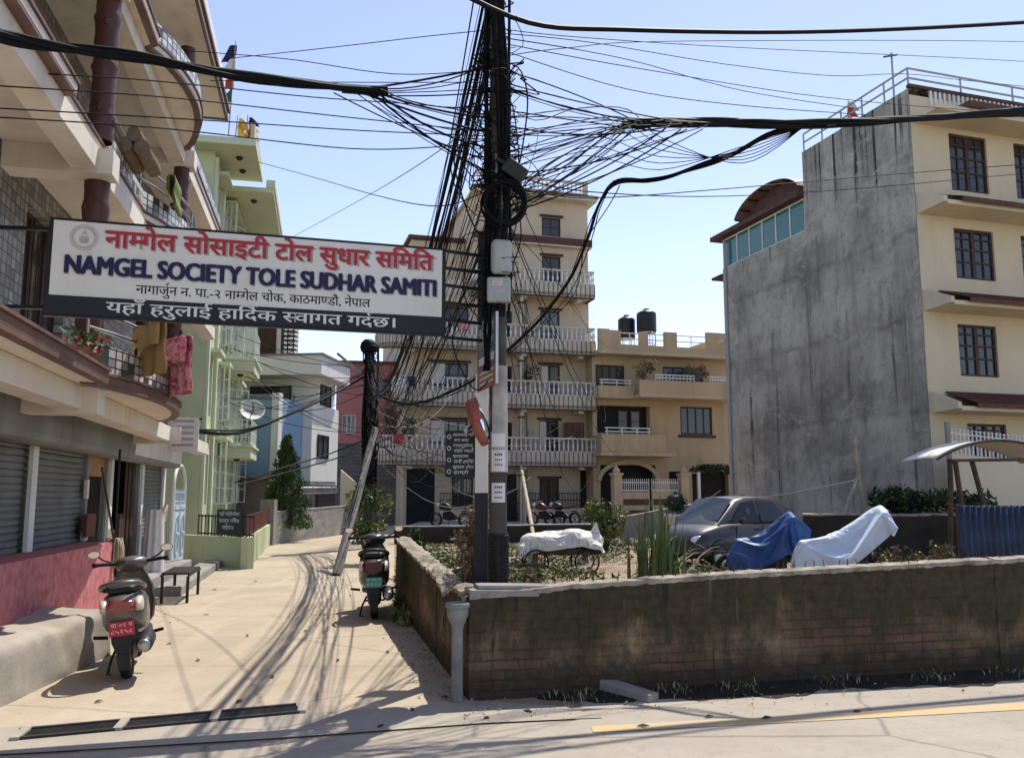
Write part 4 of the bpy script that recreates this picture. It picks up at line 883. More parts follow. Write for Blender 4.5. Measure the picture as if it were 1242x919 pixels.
for i, (px, py, t) in enumerate(((772, 462, 'left'), (842, 458, 'right'))):
    shrub('balcony_shrub', 'straggly pale shrub on the %s part of the ochre balcony' % t, 'plant', FY.w(1.6 if i == 0 else 4.7, -1.2, 6.95), 1.3, .75, 260, .10, ['leaf_dry', 'leaf', 'leaf_light'], 7, group='shrubs on the ochre balcony')
gt = thing('house_gate', 'dusty pink metal gate between two capped pillars of the ochre house', 'gate', FY.w(-.35, -2.8, 0), FY.rz)
for x in (0, 1.6):
    MB().box(x+.05, x+1.52, -.04, .04, .15, 1.75).build('leaf', M['ochre_trim'], gt)
    m = MB(); grille(m, x+.06, x+1.5, 1.76, 2.4, 0, .11, .015, (.1, .7)); m.build('bars', M['white_paint'], gt)
    for z in (.55, 1.1): MB().box(x+.1, x+1.47, -.06, -.043, z, z+.3).build('panel_slot', M['rust'], gt)
for x in (-.45, 3.2):
    q = MB(); q.box(x, x+.42, -.21, .21, 0, 2.55); q.build('pillar', M['ochre_trim'], gt); q = MB(); q.box(x-.06, x+.48, -.27, .27, 2.553, 2.68); q.lathe([(.16,2.68),(.2,2.8),(.05,3.0),(.02,3.05)], (x+.21, 0, 0), 10); q.build('pillar_cap', M['ochre_trim'], gt)
# boundary wall of ochre house, sloped top
yb = thing('boundary_wall', 'grey cement boundary wall with sloping top in front of the ochre house', 'wall', (0,0,0))
p0, p1 = at(735, 655, 30), at(905, 650, 31.5); wall_run([Vector((p0.x,p0.y,0)), Vector((p1.x,p1.y,0))], [.75, 1.6], .2, 'wall', 'cement', yb, seg=.4, amp=.01)
rw = thing('retaining_wall', 'long dark retaining wall along the back of the garden plot', 'wall', (0,0,0))
p0, p1 = at(478, 655, 29), at(740, 655, 30); wall_run([Vector((p0.x,p0.y,0)), Vector((p1.x,p1.y,0))], [.56, .62], .25, 'wall', 'dark_wall', rw, seg=.5, amp=.01, capm='cement')
# pots, topiary, flower row by the ochre house
tp = thing('topiary_pot', 'clipped round topiary in a white pot by the ochre house door', 'plant', at(820, 640, 28.5)-Vector((0,0,.15)))
MB().lathe([(.26,0),(.34,.5),(.38,.52),(.38,.6),(.34,.6),(.3,.5)], n=18).build('pot', M['white_paint'], tp); m = MB(); leafy(m, (0,0,.95), (.4,.4,.38), 500, .06); m.sphere((0,0,.95), .3, 12); m.build('foliage', M['leaf_ivy'], tp)
for i in range(9):
    p = at(742+i*6.2, 640-i*.6, 25.5); f = MB(); leafy(f, (0,0,.1), (.13,.12,.1), 60, .05); 
    o = tag(f.build('flower_clump', M['cloth_white'] if i % 3 else M['leaf_light']), 'small pale flowering clump in the row before the boundary wall', 'plant', 'flowering clumps along the boundary wall'); o.location = (p.x, p.y, .02+.15)
cn = thing('vine_canopy', 'dark vine canopy on posts over the ochre house side window', 'pergola', FY.w(4.3, -1.6, 0), FY.rz)
m = MB(); leafy(m, (1.2,.3,2.95), (1.5,.9,.28), 900, .12); m.build('vine', M['leaf_ivy'], cn)
for x in (0, 2.5):
    MB().box(x-.07, x+.07, -.1, .04, 0, 2.8).build('post', M['white_paint'], cn)
MB().box(-.1, 2.7, -.12, .06, 2.803, 2.9).build('beam', M['rust'], cn); m = MB(); grille(m, .1, 2.4, 0, 1.1, 0, .15, .03, (.5, 1)); m.build('railing', M['cement'], cn)
# ---------------------------------------------------------------- TALL GREY-SIDED BUILDING (right)
FGy = Frame(11.6, 24, -.315, 1)       # x runs away from the camera along the bare wall, y to the left
gb = thing('tall_grey_building', 'tall building with bare grey streaked side wall and cream front', 'building', FGy.o, FGy.rz)
# local: bare wall is the plane y=0 facing +y (left)
m = MB(); N = Vector
m.add([(0,0,-.1),(10.4,0,-.1),(10.4,0,10.6),(5.05,0,10.6),(5.05,0,13.4),(0,0,13.4)], [(0,1,2,3,4,5)], False)
m.add([(0,-8,-.1),(10.4,-8,-.1),(10.4,-8,10.6),(5.05,-8,10.6),(5.05,-8,13.4),(0,-8,13.4)], [(5,4,3,2,1,0)], False)
m.add([(10.4,0,-.1),(10.4,-8,-.1),(10.4,-8,10.6),(10.4,0,10.6)], [(0,1,2,3)]); m.add([(5.05,0,10.6),(10.4,0,10.6),(10.4,-8,10.6),(5.05,-8,10.6)], [(0,1,2,3)])
m.add([(5.05,0,10.6),(5.05,-8,10.6),(5.05,-8,13.4),(5.05,0,13.4)], [(0,1,2,3)]); m.add([(0,0,13.4),(5.05,0,13.4),(5.05,-8,13.4),(0,-8,13.4)], [(0,1,2,3)])
m.build('bare_wall', M['grey_render'], gb)
cw_ = thing('tmp', 't', 't')  # temporary frame for the cream front: x along the front, y into the building
bpy.data.objects.remove(cw_)
CF = Matrix.Rotation(-math.pi/2, 4, 'Z')   # local front frame -> building frame (x_front = -y_build)
def fb(mb): mb.x = CF; return mb
fw_ = [(1.35, 2.75, 10.45-.0, 12.2), (1.3, 2.75, 7.8, 9.3), (1.2, 2.6, 4.95, 6.45), (1.3, 2.7, 2.6, 3.6), (3.8, 5.2, 10.45, 12.2), (3.8, 5.2, 7.8, 9.3), (3.8, 5.2, 4.95, 6.45)]
w = fb(MB()); holes_wall(w, .003, 8, -.1, 13.2, fw_, -.01, .2); w.build('cream_front', M['cream_wall'], gb)
for a, b, c, e in fw_:
    o = MB(); o.x = CF; g = .07; y = .05
    o.box(a, b, y, y+.06, c, c+g); o.box(a, b, y, y+.06, e-g, e); o.box(a, a+g, y, y+.06, c+g, e-g); o.box(b-g, b, y, y+.06, c+g, e-g); o.box((a+b)/2-.06, (a+b)/2+.06, y-.002, y+.06, c+g, e-g)
    for k in (.25, .75): x = a+(b-a)*k; o.box(x-.02, x+.02, y+.004, y+.05, c+g, e-g)
    for k in (.35, .6, .82): z = c+(e-c)*k; o.box(a+g, b-g, y+.008, y+.05, z-.025, z+.025)
    f = o.build('window', M['wood'], gb); fb(MB()).add([(a,y+.04,c),(b,y+.04,c),(b,y+.04,e),(a,y+.04,e)], [(0,1,2,3)]).build('pane', M['glass'], f)
for z in (9.6, 6.75, 3.85):
    w = fb(MB()); w.prism([(.05,-.012,z), (.05,-1.0,z+.05), (.05,-1.0,z+.22), (.05,-.012,z+.62)], (.12, 0, 0)); w.build('awning_cheek', M['cream_wall'], gb)
    w = fb(MB()); w.box(.172, 8, -1.0, -.012, z, z+.12); w.build('awning_slab', M['cream_wall'], gb)
    w = fb(MB()); n = 40
    w.grid(lambda u, v: (.6+7.4*u, -1.12+1.1*v, z+.2+.42*v+.025*(int(u*160) % 2)), 160, 6, smooth=False); w.box(.6, 8, -1.14, -1.09, z+.08, z+.2); w.build('awning_roof', M['roof_tile'], gb)
w = fb(MB()); w.box(.0, 8, -1.0, -.012, 12.35, 12.5); w.build('top_awning_slab', M['cream_wall'], gb); w = fb(MB()); w.box(1.1, 8, -1.1, -.2, 12.503, 12.7); w.build('top_awning_roof', M['roof_tile'], gb)
w = fb(MB())
for i in range(30): w.box(.75+i*.17, .84+i*.17, -.03, .03, 12.95, 13.42)
w.build('roof_balusters', M['white_paint'], gb); fb(MB()).box(.0, 8, -.06, .08, 13.42, 13.52).build('roof_coping', M['maroon_band'], gb)
m = MB(); a0 = [(0.05,-.06,0), (5.0,-.06,0)]
for h in (13.75, 14.05): m.bar((5.0,-.06,h), (.05,-.06,h), .045); m.bar((.05,-.06,h), (.05,-8,h), .045)
for i in range(6): x = .05+4.95*i/5; m.bar((x,-.06,13.4), (x,-.06,14.05), .04)
for i in range(1, 5): m.bar((.05,-2*i,13.5), (.05,-2*i,14.05), .04)
m.build('roof_railing', M['box_grey'], gb)
# rooftop glass room with vaulted sheet roof
for i in range(6):
    a = 5.1+i*.86; m = MB()
    m.box(a, a+.05, -.12, -.06, 10.63, 11.8); m.box(a+.05, a+.86, -.12, -.06, 11.74, 11.8); m.box(a+.05, a+.86, -.12, -.06, 10.6, 10.66); o = m.build('glass_room_frame', M['white_paint'], gb)
    MB().add([(a+.05,-.09,10.66),(a+.86,-.09,10.66),(a+.86,-.09,11.74),(a+.05,-.09,11.74)], [(0,1,2,3)]).build('pane', M['glass_green'], o)
m = MB(); m.box(10.2, 10.26, -6, -.12, 10.62, 11.75); m.build('glass_room_end', M['glass_green'], gb)
m = MB(); m.box(5.06, 10.9, -6, .25, 11.82, 12.0); m.build('glass_room_roof', M['roof_tile'], gb)
m = MB()
def vault(u, v): t = math.pi*(.08+.84*u); return (7.2-2.1*math.cos(t), .15-3.2*v, 12.0+.95*math.sin(t)+.012*(int(v*40) % 2))
m.grid(vault, 18, 40, smooth=False); m.build('vault_roof', M['roof_sheet'], gb, solid=.02)
m = MB()
for k in range(8): 
    t = math.pi*(.08+.84*k/7); p = Vector((7.2-2.06*math.cos(t), .12, 12.0+.92*math.sin(t))); m.bar(p, p+Vector((0,-3.1,0)), .06)
m.build('vault_purlins', M['wood'], gb)
MB().add([(5.4,-.3,12.0)]+[(7.2-2.0*math.cos(math.pi*k/12), -.3, 12.0+.88*math.sin(math.pi*k/12)) for k in range(13)]+[(9.2,-.3,12.0)], [tuple(range(15))]).build('vault_gable', M['roof_tile'], gb)
MB().cyl((10.15,.05,0), (10.15,.05,11.7), .06, n=8).build('downpipe', M['box_grey'], gb)
MB().box(10.4, 11.2, -2, .05, 10.3, 10.4).build('end_ledge', M['roof_tile'], gb); MB().box(10.4, 10.9, -2, .05, 7.6, 7.75).build('end_ledge', M['cream_wall'], gb)
# roof aerial, flag
an = thing('tv_aerial', 'bare television aerial on the roof railing of the grey building', 'aerial', FGy.w(.9, -.3, 13.4), 0)
MB().cyl((0,0,0), (0,0,1.6), .03, n=6).build('mast', M['box_grey'], an); MB().bar((-.55,-.7,1.1), (.35,.4,1.75), .05).build('boom', M['dark_iron'], an)
flag(FGy.w(3.1, -.3, 13.3), 1.2, ['cloth_white', 'cloth_red', 'cloth_pink'], 'small ragged red and white flag on the grey building roof', .1)
# ---------------------------------------------------------------- WHITE, BLUE AND PINK HOUSES (left of centre)
FW = Frame(-7.85, 34, 1, -.12)
wh = thing('white_house', 'white flat-roofed house with a boxed bay and flaking parapet', 'building', FW.o, FW.rz)
def zz(py, Y): return 1.6+(600-py)/1050*Y*1.02
m = MB(); m.box(-9, -.15, .9, 3.1, 0, 6.3); m.build('wall', M['white_wall'], wh)
m = MB(); m.box(-.75, -.003, -.05, 3.2, 2.0, 5.2); m.build('bay', M['white_wall'], wh)
m = MB(); m.box(-9.1, .42, -.35, 3.3, 6.303, 7.05); m.build('roof_parapet', M['white_wall'], wh); MB().box(-9.2, .5, -.42, 3.4, 7.053, 7.13).build('parapet_cap', M['gray_roof'], wh)
window(wh, -3.0, -1.25, 5.0, 6.0, .84, 'black_metal', 2, 1, .06)
window(wh, -1.3, -.8, 2.6, 4.2, .84, 'black_metal', 1, 1, .05)
def side_window(a, b, c, e, x):
    o = MB(); g = .06
    o.box(x, x+.05, a, b, c, c+g); o.box(x, x+.05, a, b, e-g, e); o.box(x, x+.05, a, a+g, c+g, e-g); o.box(x, x+.05, b-g, b, c+g, e-g); o.box(x+.004, x+.046, (a+b)/2-.03, (a+b)/2+.03, c+g, e-g)
    f = o.build('window', M['black_metal'], wh); MB().add([(x+.02,a,c),(x+.02,b,c),(x+.02,b,e),(x+.02,a,e)], [(0,1,2,3)]).build('pane', M['glass'], f)
side_window(.6, 1.9, 3.05, 4.0, .0); side_window(1.2, 2.5, 5.0, 6.1, -.15)
m = MB(); m.bar((-.75,-.1,5.5), (-3.4,-.1,5.5), .03); m.bar((-.75,-.1,5.3), (-3.4,-.1,5.3), .03)
for i in range(7): m.bar((-.75-.44*i,-.1,4.9), (-.75-.44*i,-.1,5.5), .03)
m.build('terrace_rail', M['black_metal'], wh)
m = MB(); m.box(-3.2, -.753, .0, .89, 2.0, 4.9); m.build('grey_block', M['cement'], wh)
m = MB(); m.box(-4.2, -1.9, 1.2, 3.2, 7.135, 9.6); m.build('stair_head', M['white_wall'], wh); MB().box(-2.9, -2.1, 1.16, 1.198, 7.4, 8.9).build('stair_door', M['wood'], wh)
m = MB()
for i in range(13):
    z = 7.2+i*.19; m.box(-1.85, -1.35, 1.2+.05*(i % 2), 1.7, z, z+.04)
for x in (-1.85, -1.6, -1.35): m.bar((x,1.18,7.13), (x,1.18,9.75), .04)
for i in range(7): m.bar((-1.85,1.17,7.3+i*.38), (-1.35,1.17,7.5+i*.38), .03)
m.build('spiral_stair', M['black_metal'], wh)
m = MB(); m.box(-.14, -.02, 1.0, 3.0, .0, 1.99); m.build('ground_floor', M['room_dark'], wh)
MB().cyl((-.1,.0,0), (-.1,.0,2.0), .06, n=8).build('column', M['white_wall'], wh)
FB = Frame(-8.9, 31.5, 1, -.12)
bh = thing('blue_house', 'light blue painted house between the green house and the conifer', 'building', FB.o, FB.rz)
m = MB(); m.box(-6, .36, 0, 6, 2.2, 5.15); m.build('wall', M['blue_wall'], bh)
MB().box(.15, .42, -.06, .3, 2.1, 5.3).build('corner_pilaster', M['white_wall'], bh); MB().box(-6.1, .1, -.12, 6, 5.153, 5.25).build('roof_edge', M['gray_roof'], bh)
m = MB(); m.box(-6, .3, .35, 6, 0, 2.197); m.build('ground_floor', M['cement'], bh); window(bh, -2.2, -1.5, 1.2, 1.9, .30, 'wood', 1, 1, .05); MB().box(-6, .36, -.1, -.003, 2.2, 2.35).build('band', M['cement'], bh)
FP = Frame(-9.4, 46, 3.5, .6)
ph = thing('pink_house', 'dull pink upper storey house over bare grey block walls', 'building', FP.o, FP.rz)
pw_ = [(.35, 1.05, 4.85, 5.85), (1.85, 2.9, 6.9, 7.8)]
w = MB(); holes_wall(w, 0, 6.5, 4.3, 8.6, pw_, 0, .15); shell(w, 0, 6.5, 0, 9, 4.3, 8.6); w.build('upper_wall', M['pink_wall'], ph)
w = MB(); w.box(-.0, 6.5, .05, 9, 0, 4.297); w.build('lower_wall', M['grey_block'], ph); MB().box(-.1, 6.6, -.2, 9, 8.6, 8.75).build('roof_edge', M['maroon_band'], ph)
window(ph, *pw_[0], .06, 'white_paint', 3, 1, .05, bars=4); window(ph, *pw_[1], .06, 'wood', 3, 1, .08)
MB().box(2.6, 3.1, -.15, -.003, 4.6, 6.2).build('chimney_flue', M['maroon_band'], ph)
# tan house glimpsed between pink house and apartment block
FT = Frame(-6.6, 52, 3.5, .6); th = thing('tan_house', 'far salmon coloured house glimpsed behind the wire-wrapped pole', 'building', FT.o, FT.rz)
MB().box(-1, 5, 0, 7, 0, 8.2).build('wall', M['ochre_wall'], th); MB().box(-1.2, 5.2, -.3, 7, 8.2, 8.4).build('roof', M['maroon_band'], th); window(th, .6, 1.8, 5.2, 6.5, -.06, 'white_paint', 2, 1); window(th, .6, 1.8, 1.6, 3.2, -.06, 'white_paint', 2, 1)
# garden wall and wire fence of the white house
ww = thing('cement_wall', 'long plain cement garden wall below the conifer and the wire fence', 'wall', (0,0,0))
p0, p1, p2 = gr(328, 661), gr(438, 645), gr(448, 640)
wall_run([p0, p0.lerp(p1, .75), p1], [1.05, 1.15, 1.25], .2, 'wall', 'cement', ww, seg=.5, amp=.004, capm='cement')
pt = MB(); pt.box(-.35, .1, -.1, .3, 0, 1.45); o = pt.build('pier', M['cement'], ww); o.location = p0
q = p0.lerp(p1, .62); m = MB(); m.box(-.02, .02, -.3, .3, .55, .95); 
wf = thing('wire_fence', 'dark coiled razor wire fence standing on the cement garden wall', 'fence', (0,0,0)); a, b = p0.lerp(p1, .12)+Vector((-.1,0,1.12)), p0.lerp(p1, .66)+Vector((-.1,0,1.18))
m = MB()
for i in range(46):
    p = a.lerp(b, i/45); m.bar(p, p+Vector((0,0,.95)), .02)
for h in (.1, .5, .9): m.bar(a+Vector((0,0,h)), b+Vector((0,0,h)), .03)
m.build('mesh', M['dark_iron'], wf); m = MB(); m.tube([a.lerp(b, i/300)+Vector((.14*math.cos(i*.9), 0, .62+.14*math.sin(i*.9))) for i in range(301)], .012, 4); m.build('razor_coil', M['steel'], wf)
pg = thing('pale_gatepost_wall', 'short pale wall with sloped shoulder beside the leaning pole', 'wall', (0,0,0)); a, b = gr(437, 645), gr(449, 642)
m = MB(); m.prism([a+Vector((-.9,-.1,0)), a+Vector((.2,-.1,0)), a+Vector((.2,-.1,2.0)), a+Vector((-.2,-.1,2.1)), a+Vector((-.9,-.1,2.7))], (0,.2,0)); m.build('wall', M['cream_wall'], pg)
# conifer
ct = thing('conifer', 'dense dark green conifer behind the cement garden wall', 'tree', at(345, 640, 30.0)-Vector((0,0,at(345,640,30.0).z)))
MB().tube([(0,0,0), (.03,0,1.5), (0,0,3.4)], [.12,.08,.02], 8).build('trunk', M['bark'], ct)
m = MB()
for i in range(420):
    z = .55+3.0*R.random()**1.2; f = max(.05, 1-(z-.6)/3.1); a = R.uniform(0,6.28); rr = (.86*f**.8)*R.uniform(.45,1.1)
    leafy(m, (rr*math.cos(a), rr*math.sin(a), z), (.10+.08*f,.10+.08*f,.17), 26, .06, R.choice((0,0,1)), 2.6, aspect=.3)
m.loft([[(r_*math.cos(k*.7854), r_*math.sin(k*.7854), z) for k in range(8)] for r_, z in ((.25,.6),(.3,1.1),(.18,2.1),(.03,2.9))])
m.build('crown', [M['leaf_conifer'], M['leaf']], ct)
# satellite dish on green house balcony
sd = thing('satellite_dish', 'white satellite dish fixed above the green house balcony rail', 'satellite dish', FG.w(6.3, -.7, 4.35), 0)
m = MB(); m.lathe([(.02,.0),(.2,.03),(.36,.1),(.42,.15),(.43,.15),(.36,.085),(.2,.015),(.02,-.02)], n=22); o = m.build('dish', M['white_paint'], sd); o.rotation_euler = (1.0, 0, .5)
MB().bar((0,.0,-.45), (0,.0,0), .05).build('mount', M['dark_iron'], sd); MB().tube([(0,0,-.1), (.2,-.4,-.05), (.18,-.42,.25)], .02, 6).build('feed_arm', M['dark_iron'], sd)
# right edge: rear wall, ivy, blue drum panel, tarpaulin shelter
rr_ = thing('rear_wall', 'dark low rear wall with pale coping below the grey building', 'wall', (0,0,0)); a, b = at(975, 660, 20.5), at(1240, 660, 19); a.z = b.z = 0
wall_run([a, b], [1.15, 1.18], .25, 'wall', 'dark_wall', rr_, seg=.4, amp=.015)
iv = thing('ivy_hedge', 'dark leafy creeper piled on the rear wall against the grey building', 'plant', (0,0,0)); m = MB()
for i in range(34):
    p = at(R.uniform(1062, 1210), 612, 21.2); p.z = 1.2+R.uniform(-.05,.45)*(1 if p.x < 11 else .8); leafy(m, p, (.35,.35,.25), 70, .09, R.choice((0,0,0,1)))
m.build('foliage', [M['leaf_ivy'], M['leaf']], iv)
dr = thing('blue_metal_sheet', 'weathered blue sheet metal panel standing behind the brick wall at the right', 'metal sheet', at(1166, 675, 15)-Vector((0,0,at(1166,675,15).z)), .1)
m = MB(); n = 40; m.grid(lambda u, v: (1.6*u, .025*math.sin(u*90), 1.42*v), 60, 2); M['blue_sheet'] = mat('blue_sheet', (.035,.055,.10), .6, .6, 3, .8, (.03,.03,.035), .1); m.build('sheet', M['blue_sheet'], dr, solid=.01); MB().bar((.03,.05,0),(.03,.05,1.45),.06).build('post', M['rust'], dr)
ts = thing('tarpaulin_shelter', 'arched grey tarpaulin shelter on rough poles at the right edge', 'shelter', (0,0,0))
A_ = at(1130, 560, 17.5); m = MB()
def tarp(u, v): return (A_.x+2.6*u, 17.3+1.6*v, A_.z+.02+.42*math.sin(math.pi*min(1,.02+u*.98))**.8+.02*math.sin(9*u+4*v))
m.grid(tarp, 20, 8); m.build('tarpaulin', M['tarp_white'], ts, solid=.02)
MB().tube([(A_.x+2.6*u, 17.28, A_.z+.0+.42*math.sin(math.pi*(.02+u*.98))**.8) for u in [i/16 for i in range(17)]], .03, 6).build('hoop', M['bark'], ts); MB().bar((A_.x+.3,17.32,A_.z+.02), (A_.x+2.6,17.32,A_.z+.05), .06).build('crossbar', M['bark'], ts)
for dx, lx in ((.32, -.16), (.42, .1), (.75, .35)): MB().tube([(A_.x+dx,17.4,A_.z+.05), (A_.x+dx+lx*.5+.03,17.4,1.3), (A_.x+dx+lx,17.4,0)], .05, 7).build('pole', M['bark'], ts)
gf = thing('iron_fence', 'white spiked iron fence on the cream building terrace', 'fence', (0,0,0)); a, b = at(1150, 535, 22.3), at(1242, 545, 23.5); m = MB()
for i in range(20):
    p = a.lerp(b, i/19); m.bar(p-Vector((0,0,.3)), p+Vector((0,0,.3)), .03); m.sphere(p+Vector((0,0,.33)), .04, 6)
m.bar(a, b, .04); m.bar(a+Vector((0,0,.22)), b+Vector((0,0,.22)), .03); m.build('railing', M['white_paint'], gf); MB().bar(a-Vector((0,0,a.z)), a+Vector((0,0,.5)), .1).build('post', M['cement'], gf); c = MB(); c.prism([Vector((a.x,a.y,0)), Vector((b.x,b.y,0)), Vector((b.x,b.y,b.z-.3)), Vector((a.x,a.y,a.z-.3))], (0,.2,0)); c.build('base_wall', M['cream_wall'], gf)
# ---------------------------------------------------------------- MAIN SIGN over the lane
SG = Frame(-3.72, 6.8, 3.09, .9); SW = 3.21
sg = thing('welcome_sign', 'wide white welcome sign with red and navy lettering hung over the lane', 'sign', SG.w(0, 0, 3.04), SG.rz)
sg['label'] = 'wide white welcome sign with red and navy lettering over the lane'
MB().box(0, SW, 0, .03, .155, .775).build('panel', M['white_sign'], sg); MB().box(-.03, SW+.02, -.004, .028, .0, .153).build('lower_panel', M['black_sign'], sg)
for b in ((-.035, SW+.035, .002, .04, .777, .797), (-.035, SW+.035, .002, .04, -.02, -.002), (-.035, -.003, .0, .04, -.001, .776), (SW+.003, SW+.035, .0, .04, -.001, .776)): MB().box(*b).build('frame', M['black_metal'], sg)
def sx(px): return SG.sz(px, 330, 0)[0]
BD = (0, .004, -.004)
N1 = '\u0928\u093e\u092e~\u0917\u0947\u0932 \u0938\u094b\u0938\u093e\u0907\u091f\u0940 \u091f\u094b\u0932 \u0938\u0941\u0927\u093e\u0930 \u0938\u093f\u092e\u0924\u093f'
# visual order: the short-i sign stands before its consonant
N1 = '\u0928\u093e\u092e~\u0917\u0947\u0932 \u0938\u094b\u0938\u093e\u0907\u091f\u0940 \u091f\u094b\u0932 \u0938\u0941\u0927\u093e\u0930 \u0938\u093f\u092e\u093f\u0924'
N3 = '\u0928\u093e\u0917\u093e\u091c\u0941^\u0928 \u0928. \u092a\u093e.-\u0968 \u0928\u093e\u092e~\u0917\u0947\u0932 \u091a\u094b\u0915, \u0915\u093e\u0920\u092e\u093e\u0923~\u0921\u094c, \u0928\u0947\u092a\u093e\u0932'
N4 = '\u092f\u0939\u093e\u0901 \u0939\u0930\u0941\u0932\u093e\u0908 \u0939\u093e\u093f\u0926^\u0915 \u0938~\u0935\u093e\u0917\u0924 \u0917\u0926^\u091b\u0964'
X = lambda z: sx(50+z/2.484)
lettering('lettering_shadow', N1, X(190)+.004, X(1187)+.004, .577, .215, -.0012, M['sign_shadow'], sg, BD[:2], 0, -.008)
lettering('red_lettering', N1, X(187), X(1180), .58, .215, -.0065, M['sign_red'], sg, (0, .0055, -.0055, (.002,.005), (.0,-.005)))
EN = 'NAMGEL SOCIETY TOLE SUDHAR SAMITI'
B2 = ((0,0), (.005,0), (-.005,0), (.010,.002), (-.010,.002), (.010,-.002), (-.010,-.002), (.005,.004), (-.005,-.004))
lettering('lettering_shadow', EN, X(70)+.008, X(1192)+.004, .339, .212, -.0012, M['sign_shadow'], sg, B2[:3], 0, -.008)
lettering('navy_lettering', EN, X(70)+.006, X(1190)-.006, .343, .212, -.0085, M['sign_blue'], sg, B2)
lettering('small_lettering', N3, X(288), X(993), .205, .112, -.002, M['sign_ink'], sg, (0, .003))
lettering('white_lettering', N4, X(203), X(1068), .034, .135, -.006, M['sign_white'], sg, (0, .004, -.004))
# round emblem: two rings, a seated figure on a base
m = MB(); cx, cz = X(123), .645
def ring(r, w_, n=40, y=-.003):
    for k in range(n):
        a, b = 2*math.pi*k/n, 2*math.pi*(k+1)/n
        m.add([(cx+q*math.cos(t), y, cz+q*math.sin(t)) for q, t in ((r, a), (r+w_, a), (r+w_, b), (r, b))], [(0,1,2,3)])
ring(.104, .004); ring(.076, .003)
for k in range(34):
    a = 2*math.pi*k/34; m.box(cx+.09*math.cos(a)-.004, cx+.09*math.cos(a)+.004, -.0042, -.003, cz+.09*math.sin(a)-.006, cz+.09*math.sin(a)+.006)
for dx, dz, rx, rz_ in ((0,.045,.009,.012), (0,.018,.018,.02), (-.018,-.006,.016,.008), (.018,-.006,.016,.008), (0,-.026,.036,.006), (0,-.042,.028,.005)):
    q = [(cx+dx+rx*math.cos(t), -.0036, cz+dz+rz_*math.sin(t)) for t in [2*math.pi*k/14 for k in range(14)]]
    for k in range(14): m.bar(q[k], q[(k+1) % 14], .003, .003)
m.build('emblem', M['sign_shadow'], sg)
# ladder-like bracket from sign to post; mount on the balcony
POST = SG.w(SW+.38, .1)
for i in range(6):
    z = .78-.155*i; MB().bar((SW+.03, .02, z-.006*i), (SW+.40, .10, z-.006*i), .03, .025).build('bracket_bar', M['black_metal'], sg)
for z in (.7, .05): MB().bar((-.04,.02,z), (-.45,.10,z), .03).build('mounting_arm', M['black_metal'], sg)
# ---------------------------------------------------------------- POLES
PX, PY = -.13, 7.75
up = thing('utility_pole', 'main concrete utility pole rising at the mossy wall corner, smothered in black cables', 'utility pole', (PX, PY, 0))
MB().tube([(.01,0,0), (.0,0,4), (-.02,0,8.6)], [.082,.076,.066], 18).build('shaft', M['pole_dark'], up)
MB().tube([(.01,0,1.80), (.008,0,2.75)], [.0835,.0805], 18, caps=False).build('whitewash', M['pole_paint'], up); MB().tube([(.005,0,4.2), (.0,0,4.75)], [.0775,.0755], 18, caps=False).build('bare_concrete', M['concrete_pole'], up)
m = MB(); m.tube([(.01,0,.02),(.01,0,1.27)], .088, 18)
for i in range(34): m.tube([(.01+.091*math.cos(a), .091*math.sin(a), .72+i*.016+R.uniform(-.004,.004)) for a in [k*math.pi/8 for k in range(16)]], R.uniform(.004,.009), 4, closed=True)
m.build('wire_binding', M['pole_black'], up)
for z0, z1, n_ in ((3.2, 7.6, 13), (2.7, 4.3, 6)):
    for k in range(n_):
        a = R.uniform(1.6, 4.9) if R.random() < .8 else R.uniform(0, 6.28); q = [(-.01+(.10+R.uniform(-.01,.04))*math.cos(a+.3*math.sin(z*1.7)), (.10+R.uniform(0,.03))*math.sin(a), z) for z in [z0+(z1-z0)*i/9 for i in range(10)]]
        MB().tube(q, R.uniform(.008,.02), 5).build('riser_cable', M['cable'], up)
for z, h, w_, n_ in ((1.90, .19, .13, 3), (1.62, .17, .13, 3), (2.08, .12, .16, 0)):
    m = MB(); m.grid(lambda u, v: (.01+.0875*math.cos(-1.57+(u-.5)*1.5), .0875*math.sin(-1.57+(u-.5)*1.5)-.002*v, z-h/2+h*v), 8, 2); o = m.build('pasted_notice', M['paper'], up)
    m = MB()
    for i in range(n_):
        zz_ = z+h*.28-i*.045
        for k in range(4): a = -1.57-.35+.2*k; m.bar((.01+.0895*math.cos(a), .0895*math.sin(a)-.002, zz_), (.01+.0895*math.cos(a+.13), .0895*math.sin(a+.13)-.002, zz_), .003, .018 if i == 0 else .010)
    if n_: m.build('print', M['sign_ink'], o)
ps = thing('sign_post', 'slim square post painted white over black, beside the main pole', 'post', (-.29, 8.3, 0))
MB().box(-.06, .06, -.05, .05, 1.62, 2.75).build('white_part', M['white_sign'], ps); MB().box(-.06, .06, -.05, .05, 0, 1.617).build('black_part', M['black_sign'], ps); MB().box(-.045, .045, -.045, .045, 2.753, 4.15).build('upper_post', M['black_metal'], ps)
